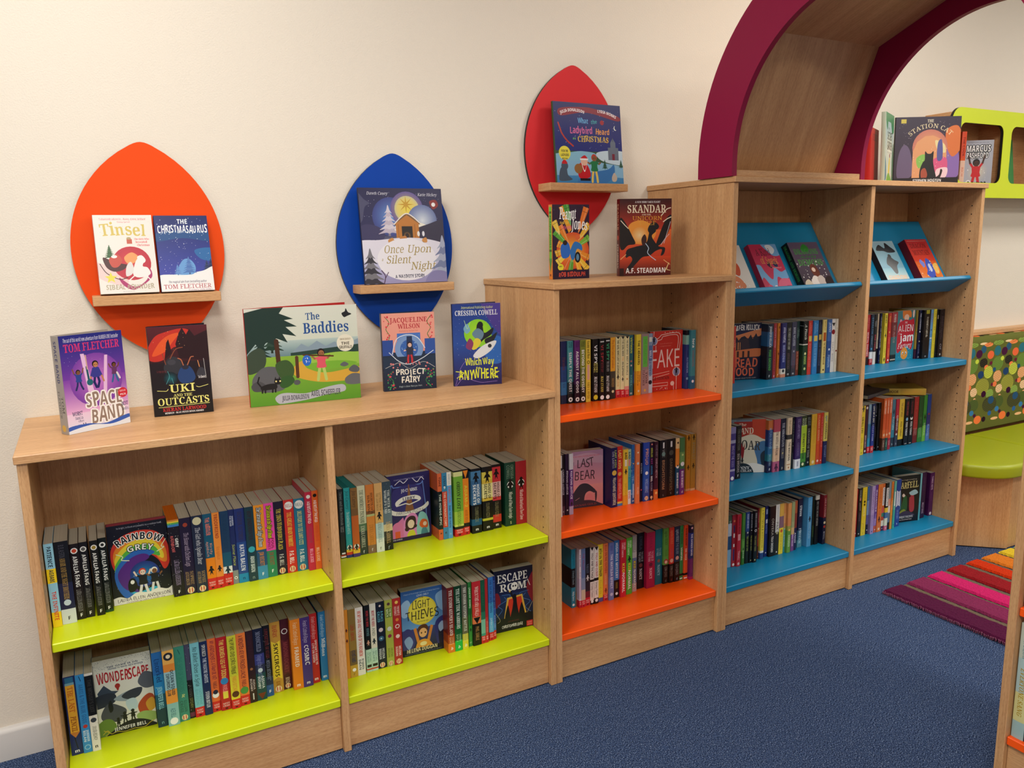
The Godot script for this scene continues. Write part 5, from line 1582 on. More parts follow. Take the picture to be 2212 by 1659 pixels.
1678.8 287 175 199|black and white patterned|9a9a98,b8b8b8@30,6a7a9a@40,c8a0a0@85|k:111:14;k:fff:12;t:44-60:f0dc40:so:KID;t:60-94:fff:so:NORMAL
1705.8 278 285 198|black skull-lettered|101218|t:6-30:3a4a5a:r:ENOLA;t:34-52:b8c4cc:n1:THE CASE OF;t:34-52:b8c4cc:n2:THE LADY;c:58:6a3a3a:.5;t:64-84:d8d8dc:r:NANCY
1734.7 291 351 198|crimson|a81c48|t:6-28:8a1a40:r:ENOLA;t:34-52:f0c8d4:n1:THE CASE OF;t:34-52:f0c8d4:n2:THE FAN;c:58:6a1a3a:.4;t:64-84:f4d0dc:r:NANCY
1777.7 283 290 198|dark teal|13687c|t:34-48:b8d8e0:n1:THE CASE;t:34-48:b8d8e0:n2:OF PRIDE;c:57:8a5a4a:.4;t:64-84:a8d8e4:r:NANCY
1807.1 290 222 199|mid green black-footed|5a9a3f,62a044@50,14110f@66|t:5-30:1f3a14:m:Agatha ODDLY;t:38-50:3f7a2a:n:THE SECRET;c:60:a8383a:.8;c:61:e8c8b4:.5;t:70-88:9a9a94:n:LENA JONES;h:95:788:n:d
1829.7 294 200 199|scarlet black-footed|d03a2c,c8342c@55,14110f@66|t:5-30:e88a5a:m:Agatha ODDLY;t:38-52:a8486a:n:MURDER;c:60:e8b8a0:.7;t:70-88:9a9a94:n:LENA JONES;h:95:a33:n:d
1850.1 296 237 199|navy black-footed|1a3050,1c3454@54,14110f@64|t:5-28:c8d4e4:m:Agatha ODDLY;t:30-50:9ab0c8:n:THE SILVER;c:57:d8a89a:.6;t:68-88:9a9aa4:n:LENA JONES;h:95:9bd:n:d
1874.2 295 150 198|slim green|2f8a4a|t:6-34:14381c:s:THE BEGINNING;t:40-64:f4f8f0:s:VAMPIRE;b:88-92:111:1;b:96-98:fff:.8
1889.6 299 168 198|scarlet orange-edged|e04a24,e85a2a@60|t:6-38:5a1a14:s:DOUBLE AGENT;t:42-64:f8e8d8:ri:THE TIGER;b:88-92:111:1;b:96-98:fff:.8
1906.8 309 155 197|indigo and magenta|1f1838,2a3a8a@14,22306e@50,6a2468@62,a81c60@95|c:5:e8b0b8:.5;t:16-56:f4f0f8:s:THE DANGER GANG;t:60-88:8a3a7a:s:TOM FLETCHER
#upper blue shelf, left bay|0.8225
2080.4 305 130 196|red sliver|c83428|t:10-50:e8a090:n:FEAR
2230.2 316 274 195|blue-black|16233a,2a5a86@14,14202e@40,0f1620@80|t:4-42:e0eaf0:s:JENNIFER KILLICK;t:46-84:58b850:s:FEAR GROUND;h:94:fff:s:F
2266.0 310 138 195|dull red|a8303a|t:8-44:e08a90:s:ESCAPE FROM;t:48-88:7a1c24:s:CAMP KILLER;h:96:ddd:s:F
2292.5 304 108 194|orange black-flecked|e08a34,d8782a@50|v:8:4a2010;t:14-48:a83a14:rj:NIGHT SHADE;v:56:4a2010;t:60-88:a84a1a:rj:CURSE;h:95:fff:s:F
2303.7 312 229 194|indigo splash-footed|2a2a6a,283074@60,e0d8cc@84,d88a6a@94|t:8-36:d8d8f0:sj:AMARI VAMPIRE;t:40-72:a8b0e0:s:MARIA KUZNIAR;c:88:333:.5
2327.0 312 248 195|plain black|17171c,1c1a1c@60|t:10-50:c8c8b8:r:THE FOREST OF THE LOST;t:56-86:7a5a5a:m:ANNA BROOKE;h:95:fff:n:m
2352.2 313 222 195|grey-purple|3f3f58,4a485a@50,34303c@80|t:10-44:c8ccd8:r:BONE WEAVER;c:54:aab:.3;t:58-86:7a4a5a:m:AISHA BUSHBY;h:95:fff:n:m
2381.0 308 144 195|dark green and rust|1f3a3a,2a3a34@35,8a3a2c@55,7a3428@80|t:6-36:a8c0b4:n1:THE ICE;t:6-36:a8c0b4:n2:CHILDREN;t:56-90:d8b090:n:M.G. LEONARD
2399.8 321 244 195|black with green garland|161714,1a3a24@44|k:ddd:10;t:6-34:d8dcd0:ri:A Pinch;b:42-44:e8e0d0:1;c:60:e8e8a0:.4;t:64-80:b0d068:s:OAKWING;c:88:c8d890:.4
2424.7 322 193 195|bright red gold-boxed|cc3a2e|t:4-24:e88a7a:n1:RICK;t:4-24:e88a7a:n2:RIORDAN;b:28-38:d8c060:.7;t:42-86:e89080:m:PERCY AND THE THIEF
2444.3 327 244 195|sky blue gold-boxed|2f7ab8|t:4-24:8abce0:n1:RICK;t:4-24:8abce0:n2:RIORDAN;b:28-38:d8c060:.7;t:42-86:90c0e4:m:THE SEA OF MONSTERS
2474.9 323 177 195|navy gold-boxed|1a2038|t:4-24:5a6a8a:n1:RICK;t:4-24:5a6a8a:n2:RIORDAN;b:27-37:c8a850:.7;t:42-86:5a688a:m:THE TITANS CURSE
2493.0 327 187 195|pale yellow|e8d080|t:3-20:a89030:n:ROALD;b:24-40:b85a24:.7;t:42-84:5a3a1a:s:THE NOWHERE MUSEUM;c:94:5a3a1a:.4
2512.1 332 207 195|mid blue|3f68a8,2a5090@40,3060a0@70|t:6-24:d0dcec:s:JENNY;c:56:dce8f4:.4;t:66-90:a0bce0:s:PEARSON
2533.2 330 202 195|white crimson-spotted|eae6e0,e4e0dc@60|P:7-14:222;c:24:8a2030:.9;t:42-60:888:m:THAT;t:64-80:777:m:WITCH
2553.9 332 118 195|cream slim|e0d8c8|t:8-40:a88a5a:n:A GIFT;c:60:7a1c24:.6;t:70-90:999:n:TIME
#middle blue shelf, left bay|0.4730
2084.7 304 237 194|lilac and purple|8a84b8,4a3f8a@12,a8a8c8@24,3a2a7a@30,b0a8c8@78,4a3a88@82|t:34-60:c8c0e8:n:WHO LET THE;t:62-74:b0a8d8:n:GODS;c:95:fff:.6
2119.8 295 240 193|wide black|141216|t:6-46:7a7a6a:r:THE EXTINCTION;t:52-88:b8a8a0:s:BEN BROOKS;h:94:fff:s:F
2270.5 298 226 194|deep blue flame-edged|c8703a,1f3f7a@18,2a6a9a@50,2a7a8a@65,1f1f4a@78|t:14-54:8ab0d8:rj:RETURN TO ROAR;t:64-80:a8c8dc:n:JENNY MCLACHLAN;h:94:fff:s:F
2293.5 303 316 196|pink and cream|b84a5a,f0dcc0@24,e8c0a0@55,b85a80@80|t:24-48:3a1f24:rj:THE BATTLE;t:50-68:3a1f24:rj:FOR ROAR;t:68-80:c88a5a:n:JENNY;v:92:4a1a3a
2325.4 304 267 195|deep navy|161a34|t:8-54:e4e8f4:m:THE MIRACULOUS;t:56-64:aaa:m:SWEETMAKERS;c:66:b0a070:.3;h:94:e8e8d0:n:p
2352.5 311 226 196|cream and charcoal|e0c8a8,3a3838@32,e8d4b8@41|t:4-30:6a5a3a:mi:Neil Gaiman;t:46-82:2a2224:s:THE WRECKING;b:88-90:b88a60:.8;c:95:b06a3a:.3
2382.3 306 111 194|black small-lettered|121418|t:6-48:8a9498:n:THE HOUSE OF SHADOW;c:55:fff:.2;t:60-92:556:n:JAMES
2393.8 313 277 195|violet white-footed|382258,3a2460@60,e8e8ee@82|t:4-42:b0a0d0:m:THE LADY OF LORES;t:50-76:8a7aa8:m:CATHERINE;b:86-96:aab:.3
2421.9 311 298 194|lime fading green|2a3a20,a8c838@18,b8d03a@40,4a8a30@72,1f4a24@90|t:4-20:dde8c0:n1:ROSS;t:4-20:dde8c0:n2:WELFORD;t:34-84:1f2a14:s:ETERNITY ENGINE;c:94:e8e8b0:.4
2456.4 308 207 194|charcoal big-lettered|15191c|t:4-22:9aa8a0:n1:PETER;t:4-22:9aa8a0:n2:BUNZL;t:26-84:b8bcae:m:DRAGONS OF TIME;c:93:aaa:.35
2477.5 311 261 195|golden yellow|e0b03a,dca838@60|t:4-58:c48a2a:m:THE EIGHT PRINCESSES;c:94:f4e0b0:.5
2504.0 313 170 196|orange-red|d85a2a,d0502c@60|t:4-54:f0c8a8:m:FLAMES RISING;c:93:f4d8d0:.55
2521.5 314 137 196|tomato red|c83a2e|t:4-70:e8a090:m:VITA FINCH IN RED;c:93:e8b0b0:.4
2535.6 318 189 196|yellow navy-footed|e0d06a,1f2a5c@56|t:6-18:3f8ab0:s:AJAY;t:20-52:2a2a3a:s:UNDERDOG;t:64-88:8aa0c8:n:STUART
#bottom blue shelf, left bay|0.1495
2090.2 299 171 195|pale blue green-topped|3a5a4a,b8c8dc@16,2a5a8a@40,8ab8dc@66|t:10-34:d8e0e8:n:THE WEIRD;t:42-66:1f3a6a:sj:CURSE
2107.6 302 170 195|crimson with purple blocks|a02a3a,b0303c@60|c:12:d87a4a:.5;b:20-34:3a2a5a:.4;b:36-44:eee:.35;b:56-62:eee:.35;b:66-88:3a2a6a:.4;c:96:fff:.6
2125.0 309 179 196|bright crimson|c0283a|t:4-40:5a1a24:s:STRANGE WORLDS;b:38-50:e8a0a8:.6;t:70-88:f4d8d8:n:TRAVEL;c:95:e8c0c0:.6
2151.1 307 131 196|apple green|4a8a3a,6aa848@50,3a7a2a@75|t:24-54:2a5a24:n:THE JUNGLE;v:70:1c3a1a;t:72-88:d8ecc8:n:ADVENTURE
2170.1 305 174 195|blue and black|2a4a8a,1c2a4a@38,141c18@50|t:4-32:c8d4ec:r:ROBERT AND HENRY;c:40:d8d8d8:.4;t:46-76:98b048:s:THE CASE OF THE
2187.9 308 132 194|black silver-lettered|12151c|t:4-32:a8b0bc:r:ROBERT AND HENRY;c:36:ddd:.35;t:46-76:98a048:s:THE HEIST BY NIGHT;c:95:c8c890:.35
2201.5 313 167 196|black white-ringed|101216|t:4-32:b0b4bc:r:ROBERT AND HENRY;c:38:fff:.6;c:38:111:.4;t:48-78:a0a050:s:THE GHOST TRAIN;c:95:d0d090:.35
2238.8 295 67 196|maroon and rust|8a1f2c,9a3a28@40,5a2a1a@75|t:4-34:e8a098:s:A SPOONFUL;c:40:ccc:.5;t:46-74:e0902c:n:OF MURDER;c:95:e0c080:.4
2245.9 303 170 197|yellow white-footed|f0dc48,e8ecf0@84,2a4a8a@88|t:4-44:6a6a2a:rj:A MYSTERY OF A;t:46-78:8a7a24:n:WITH SNOW
2274.7 295 143 196|navy silver-labelled|1c2a6a,22347a@40|b:6-16:8a9ac8:.6;b:26-34:c8d0e4:.6;t:36-54:8a9ad8:s:BLACK HOLE;c:92:e8ecf4:.35
2289.3 304 294 194|black brown-sided|161412|t:24-58:c8c0b4:n:ONYEKA;t:60-92:f4f4f0:s:TOLA OKOGWU
2319.1 303 195 196|white tree-printed|e4e4e0,d8d8d4@40,2a2a24@55|l:4-40:223;t:34-50:222:m:PAX;c:56:a0a080:.6;c:94:fff:.3
2339.0 304 210 196|yellow mauve-topped|e0b050,8a6a7a@25,f0dc38@48|c:54:d86a3a:.6;t:60-92:b08a24:n:THE STORY FACTORY
2365.0 300 98 192|orange and teal|e0985a,e8a870@20,d8a060@40,6ab0a0@50,3f9aa4@66|c:52:f0d890:.5;t:64-88:e0f0f0:s:SUNFLOWER
2375.2 310 177 193|orange and green|e0985a,e0905a@30,a8a850@46,6aa040@55|c:54:f0c860:.5;t:64-88:d8ecc0:s:EVERGREEN
2399.3 306 157 193|sage and purple|9aa878,a8b080@40,e0b880@52,7a4a8a@66|t:66-90:e8d0f0:s:FRAN TAYLOR
2415.5 304 144 194|rust and navy slim|b05a3a,8a3a34@25,1f2450@55|t:60-90:dde:s:ANNIE
2448.3 293 236 193|icy navy|1a2444,1c2a4c@50,3a6a8a@65,5a9ab0@85|t:14-36:f0f4f8:s:STRUAN;t:60-92:d8f0f8:rj:FROZEN
2484.2 306 220 196|thick sky blue|5aa8dc,58a4d8@60|t:6-30:8ac0e4:n:THE BOY;v:44:14283a;t:50-84:a8d0ec:n:WHO FLEW
2514.2 301 131 196|black green-lettered slim|14211c|t:60-84:5a8a4a:n:GRIMWOOD
2527.7 305 186 196|black cream-topped|dcd8cc,14161c@9|t:12-62:d0d0cc:m:THE VERY MERRY MURDER
2555.8 318 157 196|navy emblem-printed|8a2430,1f2444@46,161c3a@60|t:6-44:e0c8c0:n:LIKE A CHARM;c:56:e8d8b0:.7;c:64:b83a34:.7;t:74-90:d8dce8:n:MCNICOLL
#upper blue shelf, right bay|0.8225
2771.0 294 188 194|crimson black-footed|c0242e,b82430@70,2a1418@84|t:6-28:e08a8a:n:PHILIP REEVE;t:34-82:f4d8d4:s:MORTAL ENGINES
2790.2 298 170 194|navy white-blocked|1a2c44,1f3a54@60,e8ecf0@74,c83038@88|t:4-40:4a8ab0:s:STEALTH;t:42-60:8ab0c8:n:STEWART;c:68:4aa0d0:.5;q
2812.2 296 154 194|black red-lettered|15151a,1f1a20@50,e8e4e0@75|t:4-34:d8d8d8:n1:ANGEL;t:4-34:d8d8d8:n2:FRAN;t:40-72:c83a4a:s:BAD FOOD
2840.5 288 75 194|cream black-lettered|e8d0b0,e8d8c0@50,1c1a20@70|t:6-46:8a5a4a:s:I SWAPPED MY;t:48-70:222:s:TEACHER
2848.5 294 88 195|deep navy|141c48,1a2450@60|t:6-68:e8ecf4:s:THE SECRET TIME EXPLORER CLUB;b:74-82:aab:.4;h:94:8ad:n:h
2857.7 306 163 196|yellow black-lettered|f0d840|t:4-20:222:sj:BAD NELL;v:44:222;t:26-40:222:n:AND;t:54-86:8a7a2a:n:STORMS;v:92:222
2879.5 306 175 195|scarlet|c8302a|t:6-18:e8b040:s:KICKED;c:38:e0b050:.4;t:44-66:e87a6a:n:THE;t:70-88:e8883a:s:TRIBE;c:94:fff:.4
2921.6 290 338 194|red and teal black-based|a83038,7a2a30@20,3a6a70@50,22302e@86|t:4-20:e0e0d8:rj:MURDER;t:26-62:c8a8a0:n:MOST UNLADYLIKE;b:88-93:111:1;b:95-97:e8d0c0:.9
3066.3 295 65 195|gold girl-printed|a89038,b89838@40,4a1f3a@80|c:22:c8a038:.5;c:44:2a4a54:.7;c:62:8a8a8a:.5
3073.2 301 145 195|navy white-printed|181c40|t:6-40:d8dcec:s:THE COWBIRD;c:44:eee:.5;c:64:e8d8a0:.4;t:70-90:7a84b0:n:CLARE;h:96:ddd:n:m
3088.1 312 405 195|wide black cream-lettered|141214|b:0-8:a8a030:.5;t:14-56:e4dcc8:rj:STARMEN CASUAL;h:95:ddd:n:m
3129.0 311 162 195|sky blue|6aa8dc,5a9cd4@50,4a8cc8@70|t:6-28:a84a6a:n:MATT;c:42:2f5a8a:.4;t:56-86:a8d0f0:n:THE CLUB;b:58-60:eee:.8
3145.6 313 177 196|bright yellow|f0e04a,ecd840@50|t:4-44:a88a24:n:CAN YOU SEE;t:50-92:c0a024:n:FAIRLY MOON
3163.7 316 77 195|black cream-patched|15161a|b:12-20:d8c8a0:.6;t:28-80:555:n:SMALL;c:92:6a8a5a:.3
3171.9 322 286 194|black silver-speckled|17121a|k:ddd:10;t:14-60:4a3a4a:n:NIGHT TRAIN;t:68-88:a8a0a8:n:OF;c:94:ccc:.3
#middle blue shelf, right bay|0.4730
2743.0 313 247 195|golden yellow|f0d02c|v:6:443;t:22-56:3a3014:r:SMALL FRY;t:64-88:b08a1c:n:ANNE FINE;h:95:542:ri:a
2778.3 305 176 194|dark maroon|4a1a24|c:6:e8dcd0:.6;t:62-88:d8b8b8:s:EMMA SHEVAH;c:95:f0e8e4:.5
2796.3 307 150 195|pale blue red-based|8aa8bc,4a8ab0@40,3a9ac0@70,d8303a@87|t:14-34:c88aa0:n:GLOW;t:42-70:1f5a7a:n:FERGUS;q
2811.7 311 168 196|indigo cream-lettered|1f2a5a,2a348a@45,2f3a90@70,d8303a@86|t:4-38:f0ecd0:sj:LIFE OF A CAT;t:42-76:c8c8e8:n:LESLEY PARR;q
2847.0 298 88 193|black round-emblemed|14161c|t:6-20:aab:n:CATRIN;c:26:ddd:.4;t:40-80:778:n:THE FLIGHT;c:94:eee:.3
2856.1 304 170 194|plain black|121216|t:8-40:555:n:BLACK;c:92:ccc:.25
2873.5 315 171 211|tall orange brown-based|e0662c,d85a28@30,e06a30@60,5a3424@76|t:4-30:f8e8d8:r:LEMONY SNICKET;c:70:e8b088:.7;t:80-94:d8b090:n:ONE
2891.0 316 138 212|tall orange green-based|e0622c,d85828@30,dc6430@60,1f4a40@76|t:4-30:f8e8d8:r:LEMONY SNICKET;c:70:e8b088:.7;t:80-94:b0c8a8:n:TWO
2910.4 313 156 211|tall orange crimson-based|e0622c,e06030@60,a8243a@78|t:4-30:f8e8d8:r:LEMONY SNICKET;c:69:e8b088:.7;t:80-94:e8b0b8:n:SIX
2950.1 296 203 195|steel blue|4a7a8c,3f8aa0@50,2a3a4a@80|t:36-64:b8dce4:rj:WAYFARER;v:26:1c2c34;h:94:cde:n:b
2970.8 299 186 195|red over grey winged|c02a3c,6a2a34@40,3a3f54@75|t:34-66:f4e8e8:rj:GARGOYLES;c:74:e0d8d4:.5;h:94:ccc:n:b
2989.8 300 301 193|black yellow-panelled|e8c040,f0cc38@40,f0c830@84,101010@86|t:8-38:8a6a1a:s:THE LAST WILD;t:48-80:7a5a14:s:PIERS TORDAY
3020.3 304 275 191|black red-titled|141014|t:6-36:a83a40:s:THE DARK WILD;c:44:8ac0e0:.5;t:50-80:f4f4f0:s:PIERS TORDAY;b:96-98:aaa:.5
3048.1 305 253 191|black moon-printed|121012|t:6-34:7a2a34:s:THE WILD BEYOND;c:43:f4f0e8:.6;c:40:121012:.4;t:50-80:f4f4f0:s:PIERS TORDAY;b:96-98:aaa:.5
3082.5 300 280 192|brick red|a8302c,b03430@50,7a2420@70|t:10-60:c8504a:n:THE WOLF;t:68-84:e8b8b4:m1:KATHERINE;t:68-84:e8b8b4:m2:RUNDELL
3110.9 302 282 193|dark green|2a5a2c,24502a@50,3f8a3f@70|t:46-60:5a8a54:n:EXPLORER;t:68-90:a8d8a0:m1:KATHERINE;t:68-90:a8d8a0:m2:RUNDELL
3139.5 303 204 194|bright green|4a9a3c,3f8f38@40,7ac84a@66|v:48:132014;t:60-88:e0f4c8:m:KATHERINE
3160.3 305 224 195|royal blue|2a4a98,3a3a7a@40,3f6ab8@66,5a8ad0@84|c:42:a83a4a:.4;t:64-90:c8dcf4:n:RUNDELL
#bottom blue shelf, right bay|0.1495
2718.2 332 114 195|scarlet sliver|c03034|c:92:eee:.5
2730.1 335 199 198|black white-streaked|14181c|t:4-24:bbb:n:SCAVENGERS;b:20-26:d88a7a:.3;l:30-46:eee;t:50-68:667:n:DARREN;c:94:ccc:.3
2754.3 334 256 197|yellow badger-printed|f0d430|t:6-30:c8a024:n:THE;c:30:2a2414:.4;c:36:2a2414:.35;t:40-60:f8f0a0:s:WILD;t:74-88:c0a024:n:JAM;h:95:332:n:c
2787.3 331 110 196|blue star-printed|4a7ab0,8ab0d8@30,6a6ab0@60,1f2444@80|k:fff:6;c:92:f4f4f4:.5
2798.7 342 185 198|lilac|b8a4d8,a894cc@60|t:10-50:6a4a9a:n:GARGANTIS;t:56-84:8a70b8:n:TAYLOR;c:95:446:.3
2824.2 337 156 197|purple white-lettered|6a3a98,5a3a9a@50,8a6ab8@70,c85a4a@86|t:10-56:f0e8f8:rj:MALAMANDER;t:60-84:d8c8f0:n:THOMAS;c:94:eee:.3
2840.2 339 256 197|orange|e8823c,e07a38@60|t:6-66:c85a2a:s:ORPHANS OF THE TIDE;v:74:4a1a14;c:94:f8d8b8:.4
2866.3 339 138 196|multicoloured white-titled|d8703a,d85a5a@50,3f8a7a@62,b84a3a@70,e8e4d8@78,3a2a5a@90|b:8-46:fff:.8;t:9-45:222:s:ADVENTURE;c:95:f0c8d8:.3
2880.5 344 167 197|black-edged white-titled|16181c,f0d040@52,3f7ab0@62,e4ecd8@74,d86a8a@90|b:10-48:fff:.8;t:11-47:222:s:ADVENTURE;c:95:e8e8e8:.3
2897.6 342 159 198|grey splash-printed|8a9aa4,e0a090@35,e8e0d8@50,5a7a9a@65,141618@85|k:d8404a:8;k:fff:8
2913.9 344 119 198|orange red-titled|e88a34,e89a3c@60|t:4-34:c82a2a:s:THE BOY WHO;t:36-62:f4e0c0:n:TURNED;t:66-88:a8541c:n:INTO
2926.2 347 115 199|slim teal|6ac0b0,3fb0a4@60|b:22-52:e8f4f0:.6;c:92:1a4a44:.4
2951.7 338 272 197|royal blue cloud-labelled|22409a,26449c@60|L:22-58:e8ecf8;t:26-54:8a9ad0:s:WISHES;t:64-84:8aa4e0:n:SAM SEDGMAN;h:94:fff:n:b
3102.3 337 101 201|slim aqua|7ac4d0,5ab4c4@60|t:10-60:9ad8e0:n:WATER
3128.7 327 266 197|dark plum|3a1c48,2f1a44@50|t:10-40:5a3a68:n:FRONT DESK;t:66-90:c8b0d0:s:KELLY YANG
3184.4 325 274 186|purple vertical-lettered|5a2460,541f58@60|t:8-40:e0c8e4:s:THREE KEYS;t:46-66:7a4480:n:KELLY;c:95:f0e8f4:.5"""

